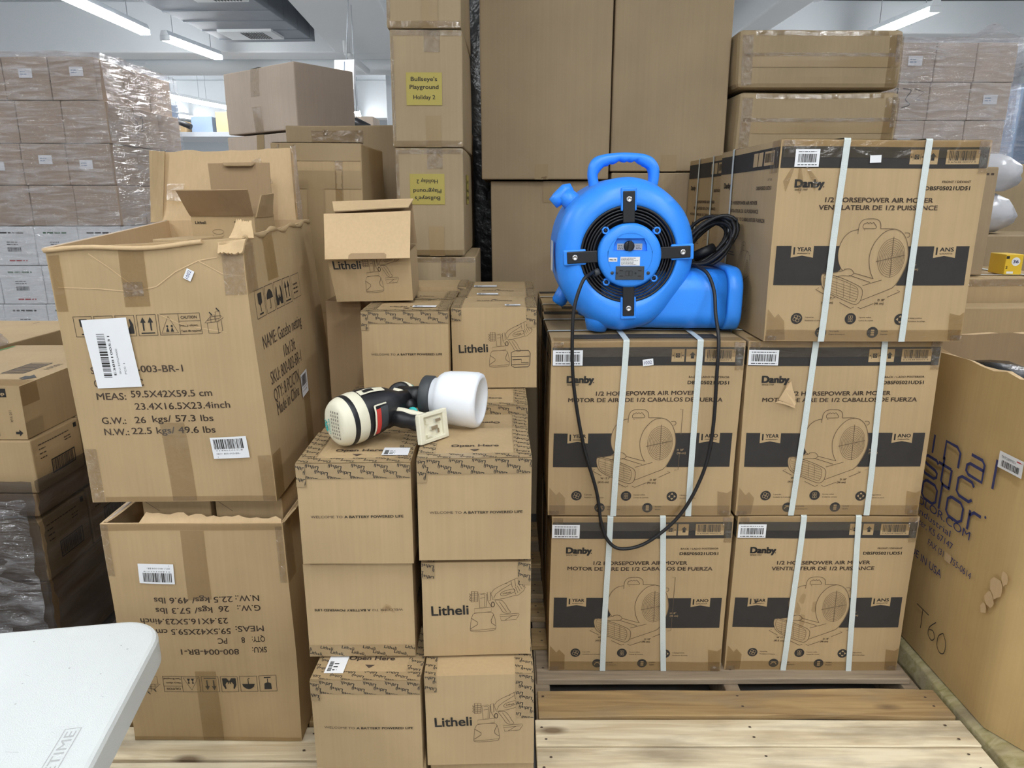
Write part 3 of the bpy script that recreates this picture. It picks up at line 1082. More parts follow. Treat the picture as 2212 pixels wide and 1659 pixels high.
def danby_front(french=False, hbracket=True, s0=0.0):
    a = Art()
    a.rect(0.003, DH * 0.868, DW - 0.003, DH * 0.968, 'band_black', 1)
    for x0, x1 in ((1108, 1215), (1226, 1322), (1380, 1635)):
        p, q = dq(x0, 308), dq(x1, 208)
        a.rect(p[0], p[1], q[0], q[1], 'kraft', 2)
    cx, cy = dq(1160, 258)
    a.frame(cx - 0.0055, cy - 0.0055, cx + 0.0055, cy + 0.0055, 0.0022, 'ink', 3)
    a.line([(cx - 0.005, cy - 0.005), (cx + 0.005, cy + 0.005)], 0.002, 'ink', 3)
    a.line([(cx - 0.005, cy + 0.005), (cx + 0.005, cy - 0.005)], 0.002, 'ink', 3)
    for sg in (-1, 1):
        a.disc(cx + sg * 0.0125, cy, 0.0017, 'ink', 3, 10)
        a.rect(cx + sg * 0.0085 - 0.0004, cy - 0.008, cx + sg * 0.0085 + 0.0004, cy + 0.008, 'ink', 3)
    cx, cy = dq(1280, 258)
    a.poly([(cx, cy + 0.009), (cx + 0.008, cy + 0.001), (cx + 0.004, cy + 0.001), (cx + 0.004, cy - 0.008), (cx - 0.004, cy - 0.008), (cx - 0.004, cy + 0.001), (cx - 0.008, cy + 0.001)], 'ink', 3)
    p, q = dq(1400, 282), dq(1610, 215)
    a.barcode(p[0], p[1], q[0] - p[0], q[1] - p[1], 'ink', 3, 5)
    a.text('0 67638 00077 9', *dq(1395, 298), w=0.066, h=0.0035, mat='ink', layer=3)
    # brand block
    x, y = dq(258, 470)
    a.text('Danby', x, y, h=0.0180, w=0.068, mat='ink', bold=0.060, res=4, layer=2)
    a.text('.', x + 0.067, y, h=0.012, mat='ink', bold=0.03)
    a.text('SINCE 1947', *dq(258, 493), h=0.0040, w=0.031, mat='ink', bold=0.01)
    rx = DW * 0.93
    y1, y2 = dq(0, 436)[1], dq(0, 486)[1]
    a.text('FRONT / DEVANT' if french else 'BACK / LADO POSTERIOR', rx, y1, h=0.0052, w=0.068 if french else 0.104, mat='ink_soft', bold=0.012, align='r')
    a.text('DBSF05021UD51', rx, y2, h=0.0092, w=0.106, mat='ink', bold=0.022, align='r')
    mx = DW * 0.50
    a.text('1/2 HORSEPOWER AIR MOVER', mx, dq(0, 573)[1], h=0.0112, w=0.258, mat='ink_soft', bold=0.022, align='c', res=3)
    a.text('VENTILATEUR DE 1/2 PUISSANCE' if french else 'MOTOR DE AIRE DE 1/2 CABALLOS DE FUERZA', mx, dq(0, 626)[1], h=0.0112, w=0.285 if french else 0.400,
           mat='ink_soft', bold=0.022, align='c', res=3)
    # warranty band
    band_round(a, DW * 0.025, DH * 0.293, DW * 0.975, DH * 0.490, SIL, 'band_black')
    for x0, big, small in ((0.098, 'YEAR', 'WARRANTY'), (0.800, 'ANS' if french else 'ANO', 'GARANTIE' if french else 'GARANTIA')):
        X = DW * x0
        yt, yb = DH * 0.4905, DH * 0.432
        a.poly([(X, yt), (X, yb), (X + 0.027, yb + 0.005), (X + 0.054, yb), (X + 0.054, yt)], 'kraft', 2)
        a.text('1', X + 0.006, yb + 0.008, h=0.0175, mat='ink', bold=0.04, layer=3)
        a.text(big, X + 0.0145, yb + 0.0155, h=0.0098, w=0.034, mat='ink', bold=0.03, layer=3)
        a.text(small, X + 0.0145, yb + 0.0085, h=0.0036, w=0.032, mat='ink', bold=0.02, layer=3)
    a.merge(air_mover_drawing(hbracket))
    # feature icons
    for k, (px, py, t1, t2) in enumerate(((375, 1420, '3 speed fan', 'Ventilateur a 3 vitesses' if french else 'Ventilador de 3 velocidades'),
                                          (782, 1420, '2 power outlets', '2 prises de courant' if french else '2 tomas de corriente'),
                                          (1160, 1425, '4 drying positions', '4 positions de sechage' if french else '4 posiciones de secado'),
                                          (567, 1525, 'Carry handle', 'Poignee de transport' if french else 'Asa de transporte'),
                                          (960, 1525, 'Stackable', 'Empilable' if french else 'Apilable'))):
        x, y = dq(px, py)
        r = 0.0140
        a.disc(x, y, r, 'band_black', 1, 28)
        K = 'kraft'
        if k == 0:
            for j in range(4):
                b = pi / 2 * j + 0.4
                a.ring(x + 0.0052 * cos(b), y + 0.0052 * sin(b), 0.0042, 0.0010, K, 2, 14)
        elif k == 1:
            for dx in (-0.0038, 0.0018):
                for dy in (-0.0075, 0.0010):
                    a.frame(x + dx - 0.0018, y + dy, x + dx + 0.0034, y + dy + 0.0066, 0.0008, K, 2)
        elif k == 2:
            for j in range(4):
                b = pi / 2 * j
                ux, uy = cos(b), sin(b)
                a.poly([(x + ux * 0.0105, y + uy * 0.0105), (x + ux * 0.005 - uy * 0.004, y + uy * 0.005 + ux * 0.004), (x + ux * 0.005 + uy * 0.004, y + uy * 0.005 - ux * 0.004)], K, 2)
        elif k == 3:
            a.ring(x, y - 0.005, 0.0075, 0.0022, K, 2, 18, None, 0, 180)
            a.rect(x - 0.008, y + 0.004, x + 0.008, y + 0.0055, K, 2)
        else:
            for dy in (-0.008, -0.0025, 0.003):
                a.rect(x - 0.0042, y + dy, x + 0.0042, y + dy + 0.0042, K, 2)
        a.text(t1, x + 0.0205, y + 0.0018, h=0.0034, mat='ink_soft', bold=0.02, res=1)
        a.text(t2, x + 0.0205, y - 0.0062, h=0.0034, mat='ink_soft', bold=0.02, res=1)
    return a


def danby_side():
    a = Art()
    w, h = DD, DH
    a.rect(0.003, h * 0.868, w - 0.003, h * 0.968, 'band_black', 1)
    for x0, x1 in ((0.62, 0.69), (0.70, 0.765), (0.79, 0.93)):
        a.rect(w * x0, h * 0.885, w * x1, h * 0.955, 'kraft', 2)
    a.barcode(w * 0.80, h * 0.90, w * 0.12, h * 0.045, 'ink', 3, 9)
    a.text('Danby', w * 0.09, h * 0.785, h=0.0150, w=0.066, mat='ink', bold=0.045, res=3)
    a.text('LEFT SIDE', w * 0.93, h * 0.81, h=0.005, mat='ink_soft', align='r')
    a.text('DBSF05021UD51', w * 0.93, h * 0.765, h=0.0092, w=0.106, mat='ink_soft', bold=0.022, align='r')
    for k, t in enumerate(('1/2 HORSEPOWER AIR MOVER', 'VENTILATEUR DE 1/2 PUISSANCE', 'MOTOR DE AIRE DE 1/2 CABALLOS DE FUERZA')):
        a.text(t, w * 0.5, h * (0.69 - 0.045 * k), h=0.0095, w=(0.24, 0.27, 0.37)[k], mat='ink_soft', bold=0.02, align='c')
    for k in range(3):
        a.disc(w * 0.22, h * (0.52 - 0.11 * k), 0.016, 'band_black', 1, 24)
        a.scribble(w * 0.29, h * (0.505 - 0.11 * k), 0.07, 0.014, 'ink_soft', 2, 2, k)
    m = Art().merge(air_mover_drawing(False), 0, 0)
    for v, f, mt, l in m.p:
        if mt in ('ink_line', 'kraft'):
            a.p.append(([(w * 0.5 + (px - 0.16) * 0.62, h * 0.05 + (py - 0.09) * 1.0) for px, py in v], f, mt, l))
    return a


def danby_top():
    a = Art()
    a.rect(0.06, 0.03, DW - 0.06, 0.09, 'band_black', 1)
    a.rect(0.004, DD - 0.06, DW - 0.004, DD - 0.004, 'band_black', 1)
    return a


def danby_box(label, loc, rz, french, straps, seed, group='strapped air mover cartons', sidestraps=(0.17, 0.34), sticker=None, tag_xy=None, hidden=False, corners=None, hbracket=True, label_x=0.0, extra=None):
    c = Carton(DW, DD, DH, seed, 0.0022, 0.004, corners)
    art = {} if hidden else {'front': danby_front(french, hbracket), 'left': danby_side(), 'top': danby_top()}
    root = carton(label, c, loc, rz, 'kraft', art, group, 'air_mover_carton', 'box', 0.006)
    for xt, xb in straps:
        mb = MB()
        band_v(c, mb, xt, xb, 0.0078, 'strap_white', 0.0035)
        mb.build('strap', root)
    for y in sidestraps:
        mb = MB()
        band_h(c, mb, y, 0.0078, 'strap_white', 0.003)
        mb.build('strap', root)
    if hidden:
        return root
    # clear tape low on the front, corner patches, crinkled tape along the upper edge
    tape_piece(c, root, [('front', 0.004, 0.001, DW - 0.004, 0.030)], 'clear_tape', 'packing_tape', 0.0022)
    r = random.Random(seed)

    def patch(face, shape, mt, base, name='corner_tape'):
        q = MB()
        A = Art()
        if len(shape) == 4 and not isinstance(shape[0], tuple):
            A.rect(*shape, mt, 1)
        else:
            A.poly(shape, mt, 1)
        A.onto(q, c.F(face), base)
        q.build(name, root)
    patch('front', [(0.002, 0.002), (0.040 + r.uniform(0, .012), 0.004), (0.046, 0.052), (0.030, 0.070), (0.022, 0.060), (0.004, 0.082)], 'clear_tape', 0.0026)
    patch('front', [(DW - 0.002, 0.002), (DW - 0.002, 0.075), (DW - 0.014, 0.066), (DW - 0.040, 0.072), (DW - 0.036, 0.004)], 'clear_tape', 0.0026)
    tape_piece(c, root, [('front', 0.006, DH - 0.040, DW - 0.006, DH - 0.001), ('top', 0.006, 0.001, DW - 0.006, 0.045)], 'clear_tape', 'packing_tape', 0.0022)
    for s_ in ((DW - 0.024, DH - 0.075, DW - 0.001, DH - 0.030), (DW - 0.030, DH - 0.030, DW - 0.001, DH - 0.001), (0.001, DH - 0.020, 0.030, DH - 0.001), (0.001, 0.001, 0.030, 0.014), (DW - 0.030, 0.001, DW - 0.001, 0.016)):
        patch('front', s_, 'crinkle_tape', 0.0030)
    patch('left', (DD - 0.05, DH - 0.075, DD - 0.001, DH - 0.001), 'crinkle_tape', 0.0030)
    if french and loc[2] > 1.0:
        for k in (0, 2, 4):
            x = 0.012 + 0.017 * k
            patch('front', [(0.03 + 0.008 * k, DH - 0.062), (x, DH - 0.085 - 0.018 * sin(pi * (k + 1) / 6)), (x + 0.008, DH - 0.112 - 0.012 * sin(pi * (k + 1) / 6)), (x + 0.016, DH - 0.085 - 0.018 * sin(pi * (k + 1) / 6)), (0.036 + 0.008 * k, DH - 0.062)], 'clear_tape', 0.0024 + 0.0003 * k)
        # barcode sticker wrapped on the upper corner
    if sticker:
        x0, x1 = sticker
        S = Art()
        yb, yt = DH * 0.872, DH * 0.955
        S.rect(x0, yb, x1, yt, 'label_white', 0)
        S.barcode(x0 + 0.007, yb + 0.010, x1 - x0 - 0.014, 0.019, 'ink', 1, seed)
        S.scribble(x0 + 0.007, yt - 0.008, x1 - x0 - 0.014, 0.005, 'dark_grey', 1, 1, seed)
        S.scribble(x0 + 0.007, yb + 0.002, x1 - x0 - 0.012, 0.006, 'dark_grey', 1, 1, seed + 1)
        part_art('barcode_label', c, 'front', S, root, 0.0026)
    if tag_xy:
        x0, y0, ang, txt = tag_xy
        S = Art()
        ca, sa = cos(radians(ang)), sin(radians(ang))
        Rr = lambda x, y: (x0 + x * ca - y * sa, y0 + x * sa + y * ca)
        S.poly([Rr(0, 0), Rr(0.027, 0), Rr(0.027, 0.017), Rr(0, 0.017)], 'label_white', 0)
        if txt:
            T = Art().text(txt, 0.003, 0.004, h=0.009, w=0.020, mat='ink_blue', layer=1)
            S.merge(T, x0, y0, 1, ang)
        part_art('lot_tag', c, 'front', S, root, 0.0034, 'small white handwritten lot tag')
    return root, c


# ------------------------------------------------------------------ artwork: paint sprayer cartons
LW, LD, LH = 0.215, 0.18, 0.208


def sprayer_drawing(battery=False):
    """Line drawing of the sprayer in the lower right of the logo panel, grid as measured on the face."""
    a = Art()

    def q(px, py):
        f = (py - 95) / 770.0
        xl, xr = 968 + 40 * f, 1832 + 18 * f
        return ((px - xl) / (xr - xl) * LW, (1 - f) * LH)

    def L(*p, closed=False, sm=False, w=0.0008, mat='ink_line'):
        pts = [q(p[i], p[i + 1]) for i in range(0, len(p), 2)]
        a.line(smooth_line(pts, 4, closed) if sm else pts, w, mat, 2, closed)
    L(1368, 325, 1418, 328, 1420, 408, 1370, 412, closed=True, w=0.0012)
    L(1350, 345, 1366, 352, 1354, 366, 1366, 378, 1354, 392, 1366, 404, w=0.0012)
    for y in (345, 362, 380, 396):
        L(1372, y, 1416, y - 1)
    L(1392, 326, 1392, 410)
    L(1425, 345, 1470, 340, 1490, 352, 1488, 452, 1438, 460, closed=True)
    L(1440, 352, 1466, 349, 1476, 358, 1476, 450)
    L(1440, 382, 1478, 376)
    L(1492, 335, 1516, 330, 1522, 400, 1500, 405, closed=True, w=0.0010)
    L(1500, 405, 1530, 455)
    L(1522, 345, 1545, 312, 1580, 290, 1640, 262, 1722, 224, 1745, 232, 1770, 262, 1792, 302, 1780, 330, 1740, 362, 1700, 368, 1640, 384, 1575, 394, 1540, 396, closed=True)
    L(1545, 385, 1560, 350, 1600, 318, 1680, 270)
    L(1598, 352, 1620, 330, 1690, 312, 1712, 322, 1700, 340, 1620, 366, closed=True, sm=True)
    a.text('Litheli', *q(1618, 352), h=0.0034, w=0.016, mat='ink_line', bold=0.02, ang=8)
    for k in range(5):
        L(1700 + 14 * k, 306 - 10 * k, 1720 + 16 * k, 358 - 14 * k)
    L(1676, 240, 1690, 300)
    L(1706, 230, 1716, 290)
    L(1636, 268, 1650, 262)
    L(1556, 402, 1590, 400, 1612, 404, 1640, 435, 1662, 475, 1682, 505, 1650, 512, 1618, 495, 1600, 465, 1582, 440, closed=True, sm=True)
    L(1590, 412, 1620, 455, 1650, 498)
    a.ring(*q(1540, 435), 0.0032, 0.0018, 'ink_line', 2, 16, 0.0055)
    if battery:
        L(1585, 520, 1640, 500, 1760, 500, 1778, 530, 1775, 640, 1760, 660, 1620, 664, 1592, 650, closed=True, w=0.0014, mat='ink')
        L(1592, 560, 1770, 556, w=0.0014, mat='ink')
        L(1600, 590, 1690, 586, 1690, 620, 1764, 616, w=0.0014, mat='ink')
        L(1596, 640, 1766, 632, w=0.0012, mat='ink')
    else:
        L(1598, 522, 1745, 514, 1752, 526, 1728, 566, 1610, 572, closed=True)
        L(1600, 540, 1738, 530)
        L(1640, 568, 1700, 532)
    L(1394, 468, 1528, 456, 1530, 494, 1396, 504, closed=True)
    L(1402, 506, 1380, 530, 1372, 560, 1368, 640, 1376, 656, 1420, 662, 1540, 654, 1568, 640, 1568, 600, 1556, 540, 1526, 500, closed=True, sm=True)
    L(1370, 545, 1424, 580, 1424, 600, 1370, 636, w=0.0011)
    L(1548, 520, 1530, 565, 1534, 590, 1566, 612, w=0.0011)
    L(1372, 648, 1440, 648, 1566, 636)
    return a


def logo_face(battery=False):
    a = Art()
    a.text('Litheli', 0.018, 0.0925, h=0.0215, w=0.073, mat='ink', bold=0.022, res=4, ang=2.0)
    a.merge(sprayer_drawing(battery))
    return a


def welcome_face(y=0.098):
    a = Art()
    a.text('WELCOME TO', 0.022, y, h=0.0052, w=0.061, mat='ink_soft', bold=0.0, res=2)
    a.text('A BATTERY POWERED LIFE', 0.0865, y, h=0.0052, w=0.112, mat='ink', bold=0.022, res=2)
    return a


def litheli_tape(w, h, seed, turned=True):
    """Printed carton tape: staggered slanted names, clipped to the strip."""
    r = random.Random(seed)
    a = Art()
    k = 0
    y = -0.004 - r.uniform(0, 0.006)
    while y < h + 0.01:
        x = -0.02 + 0.0215 * (k % 2) + r.uniform(-0.003, 0.003)
        while x < w + 0.01:
            a.text('Litheli', x, y, h=0.0076, w=0.0250, mat='ink', bold=0.028, res=1, ang=-13, layer=1)
            x += 0.043
        y += 0.0118
        k += 1
    a.clip(0.0005, 0.0005, w - 0.0005, h - 0.0005)
    if turned:
        a = a.turned(w, h)
    b = Art().rect(0, 0, w, h, 'pack_tape', 0, 0.025)
    b.p += a.p
    return b


def open_here(pos=(0.5, 0.5), flip=False):
    a = Art()
    a.text('Open Here', LW * 0.5, 0.062, h=0.0125, w=0.092, mat='ink_soft', bold=0.028, align='c', res=3)
    a.poly([(LW * 0.5 - 0.010, 0.047), (LW * 0.5 + 0.010, 0.047), (LW * 0.5, 0.036)], 'ink_soft', 2)
    return a.turned(LW, LD) if flip else a


def litheli_box(label, loc, rz, face, seed, tape='front_top', flip=False, top='open', corners=None, group='paint sprayer cartons', battery=False, sticker=None, extra_side=True):
    c = Carton(LW, LD, LH, seed, 0.0013, 0.002, corners)
    f = welcome_face() if face == 'welcome' else logo_face(battery)
    if flip:
        f = f.turned(LW, LH)
    art = {'front': f, 'right': Art().text('Litheli', LD * 0.22, LH * 0.46, h=0.021, w=0.072, mat='ink', bold=0.022, res=3)}
    if top == 'open':
        art['top'] = open_here()
    elif top == 'openflip':
        art['top'] = open_here(flip=True)
    root = carton(label, c, loc, rz, 'kraft', art, group, 'sprayer_carton', 'box', 0.003, 0.04)

    def tape_part(face_, x, y, w, h, sd, turned=True, ang=0):
        mb = MB()
        A = Art().merge(litheli_tape(w, h, sd, turned), x, y, 1, ang)
        A.onto(mb, c.F(face_), 0.0012, 0.0002)
        return mb
    if tape == 'front_top':
        mb = tape_part('front', 0.0, LH - 0.030, LW, 0.030, seed)
        Art().merge(litheli_tape(LW, 0.026, seed + 1), 0, 0).onto(mb, c.F('top'), 0.0012, 0.0002)
        mb.build('printed_tape', root)
        for x in (0.0, LW - 0.032):
            mb = MB()
            Art().merge(litheli_tape(0.032, LD - 0.026, seed + 3), x, 0.026).onto(mb, c.F('top'), 0.0016, 0.0002)
            mb.build('printed_tape', root)
        mb = MB()
        Art().merge(litheli_tape(0.018, 0.045, seed + 4), 0.0, LH - 0.046).onto(mb, c.F('front'), 0.0024, 0.0002)
        mb.build('printed_tape', root)
    elif tape == 'front_bottom':
        mb = tape_part('front', 0.0, 0.001, LW, 0.026, seed, False)
        mb.build('printed_tape', root)
    elif tape == 'sides':
        for x in (0.0, LW - 0.026):
            mb = MB()
            ln = 0.034 if x == 0 else 0.05
            Art().merge(litheli_tape(0.026, ln, seed + 3), x, LH - ln).onto(mb, c.F('front'), 0.0012, 0.0002)
            Art().merge(litheli_tape(0.026, LD, seed + 5), x, 0).onto(mb, c.F('top'), 0.0012, 0.0002)
            mb.build('printed_tape', root)
    elif tape == 'long_side':
        mb = MB()
        Art().merge(litheli_tape(0.024, 0.036, seed), 0.0, LH - 0.036).onto(mb, c.F('front'), 0.0012, 0.0002)
        Art().merge(litheli_tape(0.024, LD, seed + 1), 0.0, 0).onto(mb, c.F('top'), 0.0012, 0.0002)
        mb.build('printed_tape', root)
        mb = MB()
        Art().merge(litheli_tape(0.036, 0.100, seed + 2), LW - 0.0365, LH - 0.100).onto(mb, c.F('front'), 0.0012, 0.0002)
        Art().merge(litheli_tape(0.036, LD, seed + 6), LW - 0.0365, 0).onto(mb, c.F('top'), 0.0012, 0.0002)
        mb.build('printed_tape', root)
    if sticker:
        x0, y0, x1, y1 = sticker
        S = Art().rect(x0, y0, x1, y1, 'label_white', 0)
        S.barcode(x0 + 0.004, y0 + 0.006, 0.008, (y1 - y0) * 0.55, 'ink', 1, seed, True)
        S.scribble(x0 + 0.014, y0 + 0.006, 0.012, (y1 - y0) * 0.5, 'dark_grey', 3, 1, seed)
        part_art('shipping_label', c, 'top', S, root, 0.0024, 'white shipping label')
    return root, c
# ================================================================== pallets
PT = 0.14          # top of the pallets


def pallet(name, label, x0, x1, boards, stringers, y0, y1, rz=0.0, mats=None, group=None):
    """boards: list of (y0, y1, xa, xb, material, edge wobble)."""
    root = empty(name, (x0, y0, 0))
    tag(root, label, 'pallet', group)
    for k, (a, b, xa, xb, mt, wob) in enumerate(boards):
        mb = MB()
        n = 28
        r = random.Random(k + int(x0 * 100))
        p1, p2, p3 = (r.uniform(0, 6.28) for _ in range(3))
        L0, L1, L2, L3 = [], [], [], []
        for i in range(n + 1):
            t = i / n
            x = xa + (xb - xa) * t - x0
            w0 = wob * (0.6 * sin(5 * t + p1) + 0.4 * sin(13 * t + p2))
            w1 = wob * (0.5 * sin(6 * t + p3) + 0.5 * sin(11 * t + p1))
            zz = 0.0012 * sin(4 * t + p2)
            ya, yb = a - y0 + w0, b - y0 + w1
            L0.append((x, ya, PT - 0.018 + zz))
            L1.append((x, ya, PT + zz))
            L2.append((x, yb, PT + zz))
            L3.append((x, yb, PT - 0.018 + zz))
        v = L0 + L1 + L2 + L3
        N = n + 1
        f = []
        for i in range(n):
            f += [[i, i + 1, N + i + 1, N + i], [N + i, N + i + 1, 2 * N + i + 1, 2 * N + i], [2 * N + i, 2 * N + i + 1, 3 * N + i + 1, 3 * N + i], [3 * N + i, 3 * N + i + 1, i + 1, i]]
        f += [[0, N, 2 * N, 3 * N], [N - 1, 4 * N - 1, 3 * N - 1, 2 * N - 1]]
        mb.add(v, f, mt)
        # nail heads
        for xs in stringers:
            for j in range(2):
                yy = a - y0 + (b - a) * (0.3 + 0.4 * j) + r.uniform(-0.008, 0.008)
                xx = xs - x0 + 0.02 + r.uniform(-0.01, 0.01)
                if xa - x0 + 0.01 < xx < xb - x0 - 0.01:
                    mb.add([(xx + 0.004 * cos(q * pi / 4), yy + 0.003 * sin(q * pi / 4), PT + 0.0016) for q in range(8)], [list(range(8))], 'ink_soft')
        mb.build('deck_board', root, bevel=0.0025)
    for xs in stringers:
        mb = MB()
        mb.box((xs - x0, 0.0, 0.016), (xs - x0 + 0.042, y1 - y0, PT - 0.0185), 'wood_grey')
        mb.build('stringer', root, bevel=0.003)
    for yy in (0.0, (y1 - y0) / 2 - 0.045, y1 - y0 - 0.09):
        mb = MB()
        mb.box((0.0, yy, 0.0005), (x1 - x0, yy + 0.09, 0.0155), 'wood_grey')
        mb.build('bottom_board', root, bevel=0.002)
    return root


pallet('wooden_pallet', 'weathered wooden pallet under the strapped air mover cartons, bare boards in front', 0.055, 1.165,
       [(1.742, 1.88, 0.07, 1.128, 'wood_grey', 0.001), (1.594, 1.697, 0.070, 1.166, 'wood_tan', 0.006), (1.489, 1.580, 0.06, 1.170, 'wood_pale', 0.001),
        (1.385, 1.483, 0.06, 1.165, 'wood_pale', 0.001), (1.27, 1.375, 0.06, 1.165, 'wood_pale', 0.001), (1.90, 1.99, 0.06, 1.16, 'wood_tan', 0.001),
        (2.05, 2.14, 0.06, 1.16, 'wood_tan', 0.001), (2.19, 2.28, 0.06, 1.16, 'wood_tan', 0.001), (2.4, 2.5, 0.06, 1.16, 'wood_tan', 0.001), (2.62, 2.76, 0.06, 1.16, 'wood_tan', 0.001)],
       (0.065, 0.60, 1.105), 1.27, 2.78)
pallet('wooden_pallet', 'pale wooden pallet under the open netting carton and sprayer cartons', -1.06, 0.048,
       [(1.09, 1.19, -1.06, 0.046, 'wood_pale', 0.001), (1.20, 1.31, -1.06, 0.046, 'wood_pale', 0.001), (1.325, 1.435, -1.05, 0.046, 'wood_pale', 0.001), (1.445, 1.555, -1.06, 0.046, 'wood_pale', 0.0015),
        (1.575, 1.675, -1.045, 0.046, 'wood_tan', 0.001), (1.75, 1.85, -1.05, 0.046, 'wood_tan', 0.001), (1.93, 2.03, -1.05, 0.046, 'wood_tan', 0.001), (2.08, 2.18, -1.05, 0.046, 'wood_tan', 0.001), (2.26, 2.36, -1.05, 0.046, 'wood_tan', 0.001), (2.5, 2.68, -1.05, 0.046, 'wood_tan', 0.001)],
       (-1.03, -0.53, 0.0), 1.09, 2.68)
# green-stained pallet under the big octagonal carton, only its near edge board in view
pr_ = empty('wooden_pallet', (1.222, 1.0, 0))
tag(pr_, 'green-stained pallet under the tall carton with blue printing', 'pallet')
mb = MB()
r = random.Random(4)
loops = []
for i in range(31):
    y = 1.42 * i / 30
    w = 0.004 * sin(5 * y + 1) + 0.003 * sin(17 * y)
    loops.append([(-0.032 + w, y, 0.020), (-0.036 + w, y, 0.085), (-0.024 + w, y, 0.128), (0.004 + w, y, 0.139), (0.040, y, 0.139), (0.040, y, 0.020)])
mb.loft(loops, 'wood_green', False, True, True, True)
mb.build('stringer', pr_, bevel=0.003)
for xx in (0.52, 1.0):
    mb = MB()
    mb.box((xx, 0, 0.02), (xx + 0.05, 1.42, 0.121), 'wood_grey')
    mb.build('stringer', pr_, bevel=0.003)
for k in range(9):
    mb = MB()
    mb.box((0.042, 0.16 * k, 0.1215), (1.08, 0.16 * k + 0.11, 0.139), 'wood_grey')
    mb.build('deck_board', pr_, bevel=0.002)
for k in range(3):
    mb = MB()
    mb.box((-0.03, 0.62 * k, 0.0005), (1.08, 0.62 * k + 0.1, 0.0195), 'wood_grey')
    mb.build('bottom_board', pr_, bevel=0.002)

# ================================================================== air mover cartons
Z1, Z2, Z3 = PT + 0.001, PT + 0.001 + DH + 0.0045, PT + 0.001 + 2 * (DH + 0.0042)
danby_box('strapped air mover carton at the bottom under the one carrying the blue blower', (0.1065, 1.780, Z1), 0.0, False, ((0.158, 0.155), (0.300, 0.330)), 11,
          sidestraps=(0.15, 0.33), sticker=(0.001, 0.076))
danby_box('strapped air mover carton with the blue blower standing on it', (0.0985, 1.780, Z2), 0.0, False, ((0.190, 0.176), (0.378, 0.379)), 12,
          sidestraps=(0.14, 0.32), sticker=(0.004, 0.080), tag_xy=(0.235, DH * 0.865, 7, '1002'))
rk_, ck_ = danby_box('strapped air mover carton marked front at the bottom beside the tall octagonal carton', (0.613, 1.782, Z1), 0.0, True, ((0.177, 0.168), (0.327, 0.355)), 13,
          sidestraps=(0.15, 0.33), sticker=(0.002, 0.078))
r = random.Random(44)
for x0, z0 in ((0.200, 0.235), (0.190, 0.200), (0.205, 0.165), (0.235, 0.205)):
    mb = MB()
    A = Art()
    A.poly([(x0 + 0.011 * cos(q * 0.7) * r.uniform(0.5, 1), z0 + 0.028 * sin(q * 0.7) * r.uniform(0.5, 1)) for q in range(9)], 'smudge', 1)
    A.onto(mb, ck_.F('front'), 0.0022)
    mb.build('smudge', rk_)
rb, cb = danby_box('strapped air mover carton with a torn flap across its printed title', (0.604, 1.782, Z2), 0.0, False, ((0.169, 0.150), (0.343, 0.355)), 14,
                   sidestraps=(0.15, 0.33), sticker=(0.002, 0.078))
# torn outer ply on that carton
mb = MB()
F_ = cb.F('front')
tr = [(0.087, 0.327), (0.100, 0.355), (0.104, 0.373), (0.115, 0.377), (0.120, 0.355), (0.128, 0.342), (0.132, 0.318), (0.128, 0.312)]
mb.add([F_(x, y, 0.004 + 0.006 * ((i * 37) % 5) / 5) for i, (x, y) in enumerate(tr)], [list(range(len(tr)))], 'kraft_pale')
sh = [(0.078, 0.322), (0.087, 0.327), (0.128, 0.312), (0.130, 0.306), (0.104, 0.316)]
mb.add([F_(x, y, 0.010) for x, y in sh], [list(range(len(sh)))], 'kraft_pale')
mb.build('torn_flap', rb)
danby_box('strapped air mover carton on top of the stack, marked front, its corner under clear tape', (0.6315, 1.760, Z3), 0.0, True, ((0.153, 0.141), (0.346, 0.342)), 15,
          sidestraps=(0.36,), sticker=(0.035, 0.092), tag_xy=(0.212, DH * 0.892, 3, ''), hbracket=True)
danby_box('strapped air mover carton in the second row, seen edge-on behind the topmost carton', (0.664, 2.288, Z3), 0.0, True, ((0.153, 0.141), (0.346, 0.342)), 16,
          sidestraps=(0.16, 0.34), sticker=(0.01, 0.07))
danby_box('strapped air mover carton in the second row, its lid behind the blue blower', (0.103, 2.288, Z2), 0.0, False, ((0.19, 0.18), (0.37, 0.36)), 17,
          sidestraps=(0.13, 0.32), sticker=(0.01, 0.07))
for k, (x, z) in enumerate(((0.105, Z1), (0.612, Z1), (0.612, Z2))):
    danby_box('air mover carton hidden in the second row behind the strapped front stack', (x, 2.288, z), 0, False, (), 30 + k, 'second row air mover cartons', (), hidden=True)
# gathered clear tape on the topmost carton's corner
# ================================================================== paint sprayer cartons
S0 = PT + 0.001
litheli_box('sprayer carton with the white paint sprayer lying on it, slogan facing out', (-0.406, 1.255, 0.768), radians(0.8), 'welcome', 41, 'front_top', sticker=(0.155, 0.035, 0.206, 0.078))
litheli_box('sprayer carton topped by the sprayer cup, slogan facing out beside the blower cartons', (-0.178, 1.247, 0.780), radians(1.5), 'welcome', 42, 'front_top')
sr_, sc_ = litheli_box('upside-down sprayer carton with a dark smudge and inverted slogan', (-0.412, 1.268, 0.552), radians(0.6), 'welcome', 43, 'front_bottom', True, 'none')
mb = MB()
A = Art()
A.poly([(0.150, 0.098), (0.152, 0.112), (0.160, 0.121), (0.168, 0.118), (0.178, 0.100), (0.172, 0.102), (0.164, 0.112), (0.158, 0.110)], 'smudge', 1)
A.poly([(0.156, 0.100), (0.159, 0.116), (0.166, 0.116), (0.170, 0.104), (0.163, 0.108)], 'smudge', 3)
A.onto(mb, sc_.F('front'), 0.0012)
mb.build('smudge', sr_)
litheli_box('sprayer carton with logo and line drawing, third from the floor of its stack', (-0.178, 1.258, 0.560), radians(2.2), 'logo', 44, 'sides', False, 'none')
